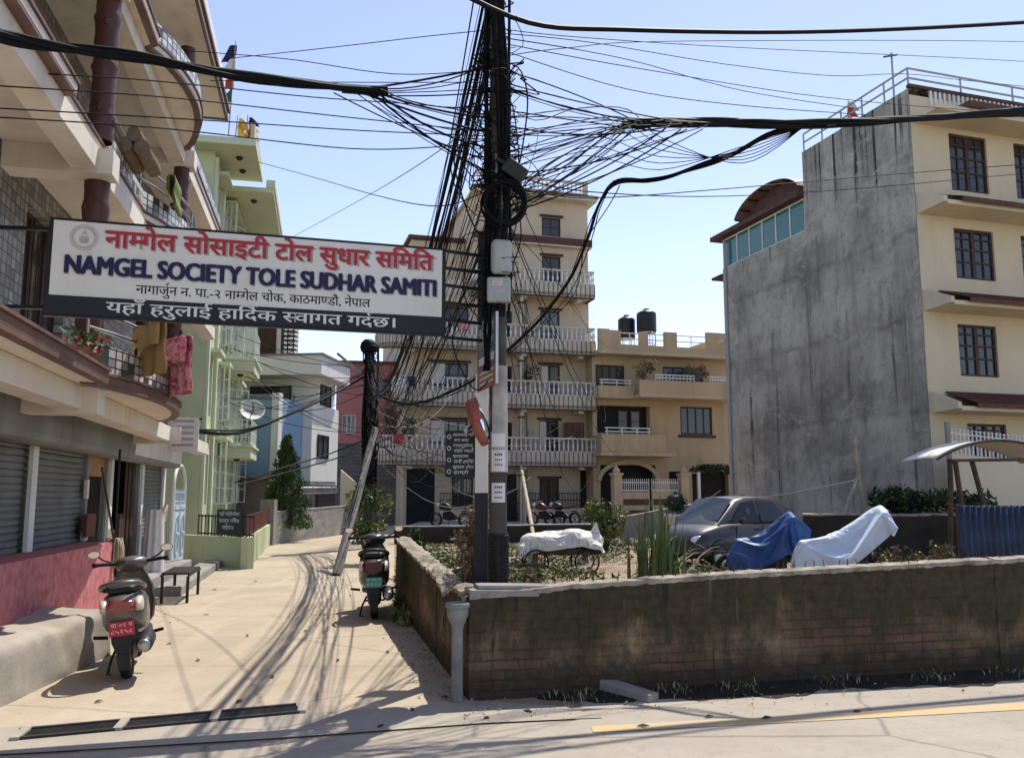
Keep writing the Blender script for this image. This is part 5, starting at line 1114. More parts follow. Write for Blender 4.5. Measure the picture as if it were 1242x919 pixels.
# notice board, tilted board, mirror, boxes
p = at(540, 578, 8.28); bb = thing('notice_board', 'black rectangular notice board with rows of white lettering beside the slim post', 'sign', p, .05)
MB().box(0, .30, 0, .025, 0, .44).build('board', M['black_sign'], bb); MB().box(.28, .40, .01, .03, .4, .425).build('arm', M['black_metal'], bb)
for i, t in enumerate(('\u0938\u0930\u0938\u092b\u093e\u0908 \u0917\u0930\u094c\u0901', '\u0928\u0917\u0930 \u0938\u092b\u093e', '\u0930\u093e\u0916~\u0928\u0941\u0939\u094b\u0938\u094d', '\u092b\u094b\u0939\u094b\u0930 \u0928\u092b\u093e\u0932\u094c\u0901', '\u0938\u092e\u092f\u092e\u093e', '\u0930\u094b\u092a\u094c\u0901 \u0939\u0930\u093f\u092f\u094b', '\u0938\u0941\u0928\u0926\u0930 \u091f\u094b\u0932', '\u0939\u093e\u092e\u094d\u0930\u094b')):
    lettering('lettering', t, .07+.01*(i % 2), .27-.05*(i % 3 == 1), .385-.051*i, .042, -.002, M['sign_white'], bb)
m = MB()
for k, z in enumerate((.38, .27, .16, .05)):
    for a in range(6): m.bar((.035+.018*math.cos(a), -.002, z+.02*math.sin(a)), (.035+.018*math.cos(a+1), -.002, z+.02*math.sin(a+1)), .006, .006)
m.build('pictograms', M['sign_white'], bb)
A_, B_, C_, D_ = at(579.5, 473, 8.15), at(601, 466, 7.50), at(604, 388, 7.50), at(581, 401, 8.15)
o0 = (A_+B_)/2; u = (B_-A_); L_ = u.length; bd = thing('tilted_notice_board', 'narrow blue grey board over a faded orange strip, fixed sideways to the main pole', 'sign', A_, math.atan2(u.y, u.x))
MB().box(0, L_, 0, .015, .17, .60).build('board', mat('board_blue', (.13,.175,.205), .5, .3, 4), bd); MB().box(0, L_, 0, .015, -.02, .168).build('orange_strip', mat('board_orange', (.40,.18,.14), .6, .3, 4, .3), bd)
m = MB(); m.box(-.02, -.002, -.004, .02, -.02, .62); m.box(L_+.002, L_+.02, -.004, .02, -.02, .62); m.box(-.002, L_+.002, -.004, .02, .602, .62); m.build('frame', M['steel'], bd)
lettering('lettering', '\u0938\u0942\u091a\u0928\u093e', .05, L_-.05, .48, .12, -.003, M['sign_white'], bd); lettering('lettering', '\u091f\u094b\u0932 \u0938\u0941\u0927\u093e\u0930', .05, L_-.05, .37, .09, -.003, M['sign_white'], bd); MB().box(.06, L_-.06, -.004, -.001, .21, .28).build('white_patch', M['sign_white'], bd)
m = MB()
for i in range(3): m.box(.08, L_-.08, -.003, -.001, .02+.05*i, .04+.05*i)
m.build('worn_print', M['paper'], bd)
p = at(584, 511, 7.72); cm = thing('convex_mirror', 'round traffic mirror in a red shell turned edge-on beside the main pole', 'mirror', p, 0, rot=(Matrix.Rotation(-.36, 3, 'Y') @ Matrix.Rotation(-1.60, 3, 'Z')).to_euler())
m = MB(); m.lathe([(.005,.05),(.08,.045),(.15,.02),(.195,-.01)], n=28, axis='y'); m.build('glass', M['mirror'], cm)
m = MB(); m.lathe([(.196,-.02),(.21,.0),(.215,-.06),(.2,-.08),(.1,-.1),(.005,-.11)], n=28, axis='y'); m.build('shell', mat('mirror_red', (.30,.085,.06), .5, .2, 5), cm); m = MB()
m.grid(lambda u, v: (.222*math.cos(math.pi*u), .09*v-.06, .222*math.sin(math.pi*u)), 16, 3); m.build('hood', bpy.data.materials['mirror_red'], cm, solid=.006); MB().bar((0,-.1,0), (.22,-.15,-.05), .03).build('arm', M['steel'], cm)
p = at(605, 352, 7.62); jb = thing('junction_box', 'square grey cable junction box with a paper label on the main pole', 'junction box', p, -.03)
MB().box(-.105, .105, -.05, .05, -.115, .115).build('box', M['box_grey'], jb, bevel=.02, seg=3); MB().box(-.055, .035, -.053, -.0505, .035, .09).build('paper_label', M['paper'], jb)
lettering('label_lettering', 'SPEED', -.048, .025, .068, .018, -.0545, M['sign_red'], jb); lettering('label_lettering', 'MAX TV', -.048, .03, .042, .02, -.0545, M['sign_ink'], jb); m = MB(); m.bar((-.02,-.052,-.02), (.03,-.052,-.02), .004, .006); m.bar((.03,-.052,.0), (.03,-.052,-.04), .004, .006); m.build('latch', M['steel'], jb)
p = at(609, 311, 7.60); j2 = thing('amplifier_box', 'tall rounded grey box on the pole above the labelled junction box', 'junction box', p, .25)
MB().box(-.10, .09, -.06, .06, -.165, .15).build('box', M['box_grey'], j2, bevel=.045, seg=4)
p = at(624, 207, 7.6); j3 = thing('splice_box', 'black splice box tilted out from the top of the main pole', 'junction box', p, 0, rot=(.2, .62, .1)); MB().box(-.11, .11, -.06, .06, -.07, .07).build('box', M['black_plastic'], j3, bevel=.012); MB().bar((-.11,0,0), (-.2,.02,.0), .03).build('arm', M['black_metal'], j3)
p = at(612, 246, 7.58); cc = thing('cable_coil', 'thick black coil of spare cable hung on the main pole', 'cable coil', p, 0)
m = MB()
for k in range(7): rr = .185+R.uniform(-.02,.02); ox, oz = R.uniform(-.012,.012), R.uniform(-.015,.015); m.tube([(ox+rr*math.cos(a), -.01*k+.01*math.sin(3*a+k), oz+rr*1.05*math.sin(a)) for a in [i*math.pi/16 for i in range(32)]], .012, 5, closed=True)
m.build('coil', M['cable'], cc)
# second pole and leaning brace pole
QX, QY = -4.36, 26.5
p2 = thing('wire_wrapped_pole', 'distant dark pole wrapped top to bottom in black cables', 'utility pole', (QX, QY, 0))
MB().tube([(0,0,0), (.02,0,3), (-.1,0,6.1)], [.16,.15,.12], 10).build('shaft', M['pole_black'], p2)
m = MB()
for k in range(38):
    z = R.uniform(2.0, 6.2); a = R.uniform(0, 6.28); r = R.uniform(.12, .26); zz_ = R.uniform(-.5, .5); m.tube([(r*math.cos(a+i*.5)-.02*z*.5+.05, r*math.sin(a+i*.5), z+zz_*math.sin(i*.7)) for i in range(10)], R.uniform(.012,.03), 4)
m.build('cable_wrapping', M['cable'], p2)
for k in range(9): m = MB(); a = R.uniform(0, 6.28); m.tube([(.2*math.cos(a)+.03*math.sin(i), .2*math.sin(a), 1.2+i*.55) for i in range(10)], .03, 5); m.build('riser_cable', M['cable'], p2)
MB().bar((-.1,0,5.15), (-1.0,-.3,5.9), .07).build('lamp_arm', M['cement'], p2); MB().sphere((-.1,0,6.15), .26, 10).build('cable_knot', M['cable'], p2)
lp = thing('leaning_pole', 'leaning concrete brace pole with step holes standing in the lane', 'pole', gr(408, 698)); e = at(455, 520, 20.5)-gr(408, 698)
MB().tube([(0,0,0), tuple(e*.5), tuple(e)], [.10,.09,.08], 10).build('shaft', M['concrete_pole'], lp)
m = MB()
for i in range(14): q = e*(i/14+.03); m.cyl(q+Vector((.0,-.105,0)), q+Vector((0,-.07,0)), .025, n=6)
m.build('step_holes', M['room_dark'], lp)
m = MB()
for k in range(2): m.tube([tuple(e*t+Vector((-.05+.05*k, -.10+.04*math.sin(t*9+k), 0))) for t in [i/8 for i in range(9)]], .012, 4)
m.build('tied_wires', M['cable'], lp)
# ---------------------------------------------------------------- CABLES
def crom(P, n=6):
    P = [Vector(p) for p in P]; out = []
    for i in range(len(P)-1):
        a, b, c, d = P[max(i-1,0)], P[i], P[i+1], P[min(i+2, len(P)-1)]
        for k in range(n):
            t = k/n; out.append(.5*((2*b)+(c-a)*t+(2*a-5*b+4*c-d)*t*t+(3*b-a-3*c+d)*t**3))
    return out+[P[-1]]
def wire(P, r, label, group=None, mt='cable', n=6, name='cable', sides=4):
    m = MB(); m.tube(crom(P, n) if n else P, r, sides); return tag(m.build(name, M[mt]), label, 'cable', group)
def sagline(a, b, sag, n=16, jit=0):
    a = Vector(a); b = Vector(b); j = Vector((R.uniform(-jit,jit), R.uniform(-jit,jit), 0))
    return [a.lerp(b, i/n)+(j-Vector((0,0,sag)))*(4*(i/n)*(1-i/n)) for i in range(n+1)]
def pole_pt(z, s=.1): return Vector((PX+R.uniform(-s,s), PY+R.uniform(-s,s), z))
for i in range(42):
    z0 = R.choice((R.uniform(5.4,6.9), R.uniform(4.0,6.2), R.uniform(3.7,5.2))); a = pole_pt(z0)+Vector((-.06,0,0)); b = Vector((QX+R.uniform(-.15,.25), QY+R.uniform(-.2,.2), R.uniform(3.4,6.0)))
    wire(sagline(a, b, R.uniform(.9,1.6)+(.3 if z0 > 5.4 else 0), 18, .13), R.choice((.004,.005,.006,.008)), 'black wire in the steep fan sagging from the main pole down to the wire-wrapped pole', 'steep fan of wires over the lane', n=0)
for i in range(3):
    wire(sagline(pole_pt(5.9+.25*i, .05)+Vector((-.08,0,0)), (QX, QY, 5.0+.2*i), 1.5+.2*i, 20, .1), .015, 'thick black lashed cable within the steep fan from the main pole down the lane', 'thick lashed cables in the steep fan', n=0, sides=6)
# right-hand bundle
K = at(775, 151, 8.6)
for i in range(34):
    z = R.uniform(4.1, 5.6); a = pole_pt(z, .08); e = K+Vector((R.uniform(-.35,.7), R.uniform(-.1,.1), R.uniform(-.06,.05)))
    if i % 6: q = sagline(a, e, R.uniform(-.05,.16), 10, .04)
    else: q = crom([a, a.lerp(e, .3)+Vector((0,R.uniform(-.2,.2),R.uniform(-.25,.25))), a.lerp(e, .65)+Vector((0,0,R.uniform(-.15,.12))), e], 5)
    wire(q, R.choice((.004,.005,.006,.008)), 'black wire fanning from the main pole into the right-hand cable bundle', 'wires fanning into the right-hand bundle', n=0)
run = [at(755,153,8.55), at(800,149,8.7), at(880,150,9.0), at(960,151,9.3), at(1060,147,9.8), at(1193,138,10.5), at(1330,124,11.3), at(1700,60,14)]
def bundle(name, label, path, rad, n, wr, ww_=.5):
    t = thing(name, label, 'cable bundle', (0,0,0)); pts = crom(path, 7)
    for k in range(n):
        a = 2*math.pi*k/n; rr = rad*R.uniform(.25,1); ph = R.uniform(0,6.28)
        MB().tube([p+Vector((0, math.cos(a+i*.12)*rr, math.sin(a+i*.12)*rr+.012*math.sin(i*ww_+ph))) for i, p in enumerate(pts)], wr*R.uniform(.7,1.3), 5).build('strand', M['cable'], t)
    return t
bundle('cable_bundle', 'thick black cable bundle running from the main pole to the right edge', run, .045, 16, .017)
bundle('cable_bundle', 'thick black cable bundle coming in over the tiled balconies at upper left', [at(-260,10,4.2), at(-40,36,5.0), at(50,53,5.4), at(180,72,5.9), at(300,94,6.4), at(400,105,6.9), at(470,112,7.2)], .03, 12, .015)
for i in range(16):
    a = at(R.uniform(400,470), 110+R.uniform(-5,4), 7.1); b = pole_pt(R.uniform(4.5, 5.7), .06); wire(sagline(a, b, R.uniform(.0,.16), 8, .04), R.choice((.005,.007,.011)), 'black wire fanning from the upper left bundle onto the main pole', 'wires fanning from the upper left bundle', n=0)
drop = [at(975,153,9.4), at(930,166,9.5), at(880,190,9.7), at(830,208,9.9), at(785,218,10.2), at(745,222,10.6), at(727,248,11), at(712,292,11.6), at(688,345,12.6), at(650,392,14), at(608,432,16), at(560,468,18.5), at(500,490,22), at(460,480,26)]
bundle('cable_bundle', 'sagging black cable bundle looping down across the beige block to the far pole', drop, .03, 5, .016)
for i in range(3):
    wire([p+Vector((R.uniform(-.12,.12), 0, R.uniform(-.18,.1))) for p in drop[5:]], .008, 'thin wire beside the sagging bundle that crosses the beige block', 'thin wires beside the sagging bundle', n=5)
for i in range(6):
    q = [at(975,154,9.4), at(900,178+i*4,9.6), at(800,206-8*i,9.4), at(700+10*i,190-12*i,8.8), pole_pt(4.2+.18*i)]; wire(q, .006, 'wire curving from the right-hand bundle back to the main pole', 'wires curving back to the main pole')
# thin overhead wires, photo-left and photo-right
def thin(pts, label, r=.006, group='thin wires across the sky'): wire([at(*p) for p in pts], r, label, group)
LTOP = 'thin wire from the top of the main pole to the upper right sky'
for q in ([(600,34,7.75),(700,45,9),(900,58,12),(1193,72,16),(1400,84,19)], [(605,40,7.75),(720,52,9),(880,78,11),(1010,92,12.5),(1100,90,14),(1193,100,15),(1400,120,18)], [(605,45,7.75),(760,72,9.5),(900,110,11.5),(1040,132,13)], [(606,52,7.75),(780,84,9),(1000,118,12),(1193,135,15),(1420,150,19)], [(600,70,7.75),(690,58,9),(830,50,11),(1193,50,16),(1420,56,20)], [(606,60,7.75),(760,108,9),(900,128,10),(1060,140,11)]): thin(q, LTOP)
thin([(500,-40,6),(640,27,7.75),(760,36,8.6),(950,39,9.8),(1120,34,10.8),(1300,24,12)], 'thick black cable along the top right of the sky', .028, None)
for k, q in enumerate(([(-80,84,6),(160,96,7),(380,118,8),(520,128,8.2),(590,140,7.75)], [(-40,102,6),(200,118,7),(400,140,8),(590,160,7.75)], [(-60,128,6),(250,146,7),(430,158,8),(590,165,7.75)], [(-40,140,6),(200,156,7),(420,180,8),(535,178,8),(590,170,7.75)])): wire([at(*p) for p in q], .006, 'thin wire passing over the tiled balconies to the main pole', 'thin wires over the tiled balconies')
for k, q in enumerate(([(270,72,9),(400,58,8.5),(520,44,8),(600,36,7.75)], [(230,62,9),(350,72,8.6),(480,90,8),(600,84,7.75)], [(255,98,9),(420,100,8.4),(600,100,7.75)])): wire([at(*p) for p in q], .005, 'thin wire in the sky left of the main pole', 'thin wires left of the main pole')
thin([(300,193,24),(380,215,20),(460,238,15),(530,250,11),(590,232,7.85)], 'thin wire from the green house roof sagging to the main pole', .008, None)
thin([(335,298,26),(420,252,18),(500,205,11),(590,140,7.75)], 'thin wire rising from behind the sign to the main pole', .007, None)
for q in ([(560,168,9),(620,210,9),(720,233,12),(880,238,16),(1050,228,20),(1193,215,23),(1300,205,25)], [(600,220,8),(715,240,12),(880,229,16),(1040,215,20),(1193,203,23),(1300,196,25)]): thin(q, 'thin wire crossing low over the roof of the ochre house to the grey building', .01, 'wires low over the ochre roof')
# cables between green house side and far pole
for k, q in enumerate(([(225,522,16),(290,525,19),(345,505,22),(400,480,24.5),(445,455,26.5)], [(228,520,16),(300,520,19.5),(360,497,22.5),(446,450,26.5)])): wire([at(*p) for p in q], .035 if k == 0 else .02, ('thicker' if k == 0 else 'thinner')+' of two black cables from the shop sign across to the far pole', None)
for k, q in enumerate(([(285,585,20),(340,568,22),(400,550,24.5),(450,530,26.4)], [(290,588,20),(350,572,22),(420,552,25),(450,540,26.4)])): wire([at(*p) for p in q], .02, ('upper' if k == 0 else 'lower')+' black cable from the green house balcony to the base of the far pole', None)
for i in range(12):
    a = at(R.uniform(265,312), R.uniform(400,520), 27); b = Vector((QX, QY, R.uniform(3.2,5.8))); wire(sagline(a, b, R.uniform(.1,.7), 10, .1), .010, 'thin wire strung between the green house and the far wire-wrapped pole', 'wires between green house and far pole', n=0)
for i in range(26):
    a = Vector((QX+R.uniform(-.1,.2), QY, R.uniform(3.0,6.0))); b = at(R.uniform(490,700), R.uniform(440,600), 42); wire(sagline(a, b, R.uniform(.5,2.6), 12, .3), .012, 'drooping wire from the far pole to the balconies of the beige block', 'wires drooping to the beige block', R.choice(('cable','cable','cable_grey')), n=0)
for i in range(10):
    a = pole_pt(R.uniform(3.4,4.6)); b = at(R.uniform(640,760), R.uniform(380,560), 40); wire(sagline(a, b, R.uniform(-1.2,2.2), 14, .5), .006, 'hair-thin wire dropping from the main pole across the beige block', 'thin wires across the beige block', n=0)
# loose tangle wound round the main pole
tg = thing('cable_tangle', 'loose tangle of black wire loops round the upper main pole', 'cable tangle', (PX, PY, 0)); m = MB()
for i in range(75):
    z = R.choice((R.uniform(3.6,6.4), R.uniform(4.2,5.6))); a = R.uniform(0,6.28); rr = R.uniform(.10,.34)*(1.2 if R.random() < .2 else .8); h = R.uniform(-.5,.5); n_ = 9
    m.tube(crom([(rr*R.uniform(.4,1.1)*math.cos(a+k*R.uniform(.3,.7)), rr*R.uniform(.3,1)*math.sin(a+k*.5), z+h*(k/n_)+R.uniform(-.06,.06)) for k in range(n_)], 3), R.choice((.004,.005,.007)), 4)
m.build('loops', M['cable'], tg)
for i in range(16):
    z = R.uniform(3.4,5.6); sgn = R.choice((-1,1)); w_ = R.uniform(.15,.48); q = [(0,R.uniform(-.05,.05),z), (sgn*w_*.6,R.uniform(-.2,.1),z+R.uniform(-.1,.4)), (sgn*w_,R.uniform(-.2,.1),z-R.uniform(.0,.5)), (sgn*w_*.5,0,z-R.uniform(.3,.9)), (0,0,z-R.uniform(.5,1.1))]
    MB().tube(crom(q, 6), R.choice((.004,.006,.008)), 4).build('hanging_loop', M['cable'], tg)
# ---------------------------------------------------------------- SCOOTERS
def sect(w_, z0, z1, y, n=16, e=.62, top=1.):
    c = (z0+z1)/2; h = (z1-z0)/2; q = []
    for k in range(n):
        t = 2*math.pi*k/n; cx, sx_ = math.cos(t), math.sin(t)
        q.append((w_*math.copysign(abs(cx)**e, cx)*(top if sx_ > .3 else 1), y, c+h*math.copysign(abs(sx_)**e, sx_)))
    return q
def wheel(par, y, r, w_, x=0, spokes=0, name='wheel'):
    m = MB(); m.lathe([(r*.72,-w_*.42),(r*.88,-w_*.5),(r*.97,-w_*.34),(r,0),(r*.97,w_*.34),(r*.88,w_*.5),(r*.72,w_*.42)], (x,y,r), 24, axis='x'); o = m.build(name, M['rubber'], par)
    q = MB()
    if spokes:
        for k in range(spokes): a = 2*math.pi*k/spokes; q.bar((x+.02*(k % 2*2-1),y,r), (x,y+r*.76*math.cos(a),r+r*.76*math.sin(a)), .006)
        q.lathe([(.03,-.04),(.03,.04)], (x,y,r), 10, axis='x')
    else: q.lathe([(r*.73,-w_*.36),(r*.5,-w_*.25),(r*.2,-w_*.4),(.001,-w_*.4)], (x,y,r), 20, axis='x'); q.lathe([(.001,w_*.4),(r*.2,w_*.4),(r*.5,w_*.25),(r*.73,w_*.36)], (x,y,r), 20, axis='x')
    q.build('rim', M['steel'] if not spokes else M['rust'], o); return o
def scooter(label, loc, rz, lean, body, plate, plines, pink):
    t = thing('scooter', label, 'scooter', loc, 0, 'scooters parked in the lane', rot=(0, lean, rz))
    wheel(t, -.60, .225, .10); wheel(t, .64, .225, .095)
    m = MB(); m.loft([sect(.06,.60,.74,-.93), sect(.125,.54,.77,-.89), sect(.175,.47,.79,-.78), sect(.20,.41,.80,-.58), sect(.205,.36,.79,-.35), sect(.19,.33,.76,-.12), sect(.15,.31,.68,.02), sect(.10,.30,.50,.08)]); m.build('body_shell', M[body], t)
    m = MB(); m.loft([sect(.10,.80,.85,-.80), sect(.145,.785,.88,-.72), sect(.16,.78,.90,-.5), sect(.155,.76,.86,-.3), sect(.14,.75,.85,-.1), sect(.10,.72,.82,.06), sect(.05,.70,.76,.10)]); m.build('seat', M['vinyl'], t)
    m = MB(); m.tube(crom([(-.17,-.45,.80),(-.185,-.68,.84),(-.13,-.87,.885),(0,-.93,.90),(.13,-.87,.885),(.185,-.68,.84),(.17,-.45,.80)], 5), .022, 8); m.build('grab_rail', M['scooter_grey'] if body == 'scooter_grey' else M['black_plastic'], t)
    m = MB(); m.loft([sect(.085,.63,.735,-.945), sect(.115,.625,.745,-.925), sect(.125,.62,.75,-.88)]); m.build('tail_light', M['tail_red'], t)
    for s_ in (-1, 1):
        m = MB(); m.loft([[(x+s_*.145, y, z) for x, y, z in sect(w_, z0, z1, y_, 12)] for w_, z0, z1, y_ in ((.012,.66,.70,-.925), (.035,.63,.74,-.885), (.045,.62,.76,-.80), (.03,.63,.75,-.72))]); m.build('indicator', M['tail_clear'], t)
    m = MB(); m.loft([sect(.07,.24,.52,-.885), sect(.10,.30,.58,-.86), sect(.12,.36,.60,-.74), sect(.12,.38,.58,-.55)]); m.build('rear_fender', M['black_plastic'], t)
    m = MB(); m.prism([(-.06,-.90,.26),(.06,-.90,.26),(.045,-.885,.12),(-.045,-.885,.12)], (0,.01,0)); m.build('mud_flap', M['black_plastic'], t)
    pl = MB(); pl.box(-.105, .105, -.915, -.905, .43, .555); o = pl.build('number_plate', M[plate], t)
    for i, s_ in enumerate(plines): lettering('plate_lettering', s_, -.09, .09, .51-.057*i, .05, -.9165, M['sign_white'], o)
    m = MB(); m.bar((-.05,-.9,.42), (.05,-.9,.42), .02); m.build('plate_lamp', M['black_plastic'], t)
    # engine, muffler, stand, pegs
    m = MB(); m.loft([sect(.06,.16,.32,-.62), sect(.09,.14,.36,-.4), sect(.10,.16,.36,-.15), sect(.07,.2,.32,.0)]); m.build('engine', M['black_plastic'], t)
    m = MB(); m.lathe([(.03,-.36),(.062,-.33),(.075,-.28),(.078,.12),(.05,.2),(.025,.26)], (.18,-.62,.33), 16, axis='y'); m.build('muffler', M['black_plastic'], t); m = MB(); m.lathe([(.001,-.385),(.05,-.38),(.055,-.365),(.055,-.33)], (.18,-.62,.33), 16, axis='y'); m.build('heat_shield', M['steel'], t)
    m = MB(); m.tube([(-.10,-.30,.26),(-.16,-.34,.14),(-.19,-.42,.02),(-.15,-.44,.015)], .013, 6); m.tube([(-.14,-.3,.2),(.14,-.3,.2)], .014, 6); m.build('stand', M['black_metal'], t)
    for s_ in (-1, 1): MB().bar((s_*.19,-.25,.34), (s_*.31,-.28,.36), .03).build('foot_peg', M['rubber'], t)
    # floor, leg shield, front
    m = MB(); m.loft([sect(.14,.29,.36,-.05), sect(.17,.26,.33,.08), sect(.18,.25,.32,.28), sect(.17,.26,.36,.42)]); m.build('floorboard', M['black_plastic'], t)
    m = MB(); m.loft([[(w_*math.cos(a), y+.10*math.sin(a)-.03, z) for a in [math.pi*k/12 for k in range(13)]]+[(w_*.9*math.cos(a), y+.07*math.sin(a)-.05, z) for a in [math.pi*k/12 for k in range(12, -1, -1)]] for w_, y, z in ((.10,.40,.30), (.19,.44,.42), (.215,.44,.58), (.20,.42,.74), (.15,.40,.86), (.11,.385,.93))]); m.build('leg_shield', M[body], t)
    m = MB(); m.loft([sect(.05,.40,.46,.86), sect(.075,.36,.50,.80), sect(.085,.34,.53,.64), sect(.07,.36,.50,.50)]); m.build('front_fender', M[body], t)
    for s_ in (-1, 1): MB().cyl((s_*.06,.64,.225), (s_*.055,.50,.62), .02, n=8).build('fork', M['black_metal'], t)
    m = MB(); m.loft([[(x, y, z+(y-.3)*-.15) for x, y, z in sect(w_, z0, z1, y_, 16, .8)] for w_, z0, z1, y_ in ((.05,.98,1.02,.26), (.13,.93,1.05,.30), (.165,.91,1.07,.38), (.15,.90,1.05,.46), (.08,.93,1.01,.54))]); m.build('handlebar_cowl', M[body], t)
    m = MB(); m.loft([sect(.04,.985,1.0,.275,12), sect(.075,1.0,1.045,.33,12), sect(.05,1.03,1.06,.40,12)]); m.build('dashboard', M['glass'], t)
    for s_ in (-1, 1):
        MB().cyl((s_*.13,.37,.99), (s_*.36,.28,1.01), .018, n=8).build('grip', M['rubber'], t); MB().tube([(s_*.2,.36,1.0),(s_*.28,.40,.99),(s_*.37,.36,.98)], .007, 5).build('brake_lever', M['black_metal'], t)
        o = MB().tube(crom([(s_*.19,.36,1.01),(s_*.26,.38,1.04),(s_*.32,.37,1.09)], 4), .009, 6).build('mirror_stem', M['black_metal'], t); q = MB(); q.sphere((s_*.35,.36,1.11), .05, 14, sc=(1.25,.3,.8)); q.build('mirror_housing', M['black_plastic'], o); q = MB(); q.add([(s_*.35+.055*math.cos(a), .343, 1.11+.034*math.sin(a)) for a in [k*math.pi/10 for k in range(20)]], [tuple(range(20))]); q.build('mirror_glass', M['mirror'], o)
    return t
M['plate_red'] = plain('plate_red', (.50,.02,.04), .5); M['plate_green'] = plain('plate_green', (.08,.36,.27), .5)
M['scooter_maroon'] = mat('scooter_maroon', (.085,.012,.015), .35, .3, 6, bump=0, spec=.5)
g1 = gr(156, 822); scooter('grey scooter with red number plate parked by the ramp block', (g1.x-.36*.55, g1.y+.55, 0), .33, -.10, 'scooter_grey', 'plate_red', ('\u092c\u093e \u0966\u0967 \u092a', '\u096e\u096b\u0967\u096b\u096e'), 1).scale = (.95, .95, .95)
g2 = gr(453, 750); scooter('black and maroon scooter with green number plate parked by the mossy wall', (g2.x-.08, g2.y+.6, 0), .15, -.03, 'scooter_black', 'plate_green', ('\u092c\u093e \u0967\u096f \u092a', '\u0967\u0968\u0969\u096a'), 0)
for o in bpy.data.objects:
    if o.name.startswith('tail_light') and o.parent and o.parent.get('label', '').startswith('black and maroon'): o.scale = (1.25, 1, 1.25); o.location = (0, -.0, -.17); o.data.materials[0] = M['scooter_maroon']
# ---------------------------------------------------------------- MOTORBIKES (far ones)
def motorbike(label, loc, rz, col='black_plastic', group='motorbikes by the beige block'):
    t = thing('motorbike', label, 'motorbike', loc, rz, group); wheel(t, -.65, .30, .11, 0, 12); wheel(t, .65, .30, .10, 0, 12)
    m = MB(); m.loft([sect(.05,.70,.80,-.05), sect(.14,.66,.95,.1), sect(.15,.66,1.0,.3), sect(.06,.72,.88,.48)]); m.build('tank', M[col], t)
    m = MB(); m.loft([sect(.05,.86,.92,-.85), sect(.12,.76,.86,-.6), sect(.13,.72,.82,-.3), sect(.08,.74,.84,-.02)]); m.build('seat', M['vinyl'], t)
    m = MB(); m.loft([sect(.09,.3,.45,-.3), sect(.14,.25,.65,0), sect(.1,.3,.6,.3)]); m.build('engine', M['black_metal'], t)
    for s_ in (-1, 1): MB().cyl((s_*.08,.65,.3), (s_*.08,.45,.95), .022, n=7).build('fork', M['steel'], t)
    m = MB(); m.tube([(-.36,.36,1.06),(-.15,.45,1.0),(.15,.45,1.0),(.36,.36,1.06)], .016, 6); m.build('handlebar', M['black_metal'], t); MB().sphere((0,.56,.9), .09, 10).build('headlight', M['chrome'], t)
    MB().lathe([(.03,-.8),(.05,-.7),(.05,-.2),(.02,.1)], (.15,.0,.32), 10, axis='y').build('exhaust', M['chrome'], t)
    m = MB(); m.loft([sect(.06,.55,.60,-.98), sect(.07,.62,.66,-.75), sect(.07,.60,.65,-.5)]); m.build('rear_fender', M[col], t); MB().bar((-.1,0,.3), (-.25,-.05,.0), .03).build('stand', M['black_metal'], t)
for px, Y, rz, t, c in ((546, 36, 1.2, 'small black motorbike in front of the dark roller shutter', 'black_plastic'), (662, 37, 1.0, 'left of the two dark motorbikes below the lattice screen', 'scooter_maroon'), (682, 37, .9, 'right of the two dark motorbikes below the lattice screen', 'black_plastic')):
    q = at(px, 650, Y); motorbike(t, (q.x, Y, .30), rz, c)
q = gr(440, 658); motorbike('motorbike parked at the foot of the wire-wrapped pole', (q.x, q.y, 0), .2, 'black_plastic', None)
for px in (546, 662, 672): pass
tb = MB(); a, b = at(480, 650, 34), at(745, 650, 38); tb.prism([(a.x,a.y,0),(b.x,b.y-2,0),(b.x+2,b.y+6,0),(a.x,a.y+9,0)], (0,0,.30)); tag(tb.build('forecourt', M['cement']), kind='structure')
# ---------------------------------------------------------------- CAR
car = thing('parked_car', 'dark grey hatchback parked in the garden plot beside the grey building', 'car', (4.85, 20.0, 0), math.atan2(-.61, -.79)-math.pi/2); car.scale = (1, 1, 1.05)
def csec(y, w_, z0, z1, tw):
    return [(-w_*.9,y,z0),(-w_,y,z0+.12),(-w_*1.01,y,(z0+z1)/2),(-w_*.985,y,z1-.06),(-tw,y,z1),(-tw*.5,y,z1+.02),(0,y,z1+.028),(tw*.5,y,z1+.02),(tw,y,z1),(w_*.985,y,z1-.06),(w_*1.01,y,(z0+z1)/2),(w_,y,z0+.12),(w_*.9,y,z0),(0,y,z0)]
m = MB(); m.loft([csec(*a) for a in ((-1.78,.60,.38,.72,.52), (-1.74,.70,.30,.90,.64), (-1.6,.77,.24,.96,.70), (-1.2,.79,.22,.95,.72), (0,.80,.20,.93,.73), (.75,.80,.20,.93,.72), (1.1,.79,.22,.90,.68), (1.5,.76,.24,.82,.60), (1.72,.68,.28,.70,.5), (1.79,.55,.36,.58,.40))]); m.build('body', M['car_paint'], car)
cab = [(-1.72,.90,.66,.70),(-1.62,1.22,.60,.735),(-1.48,1.40,.555,.74),(-1.1,1.465,.57,.745),(-.5,1.49,.58,.75),(0,1.475,.575,.75),(.30,1.42,.565,.745),(1.08,.915,.64,.70)]
m = MB(); m.loft([[(-bw,y,.90),(-(bw*.45+tw*.55),y,.90+(z-.90)*.55),(-tw,y,z-.03),(-tw*.85,y,z),(0,y,z+.025),(tw*.85,y,z),(tw,y,z-.03),(bw*.45+tw*.55,y,.90+(z-.90)*.55),(bw,y,.90)] for y, z, tw, bw in cab]); m.build('cabin', M['car_paint'], car)
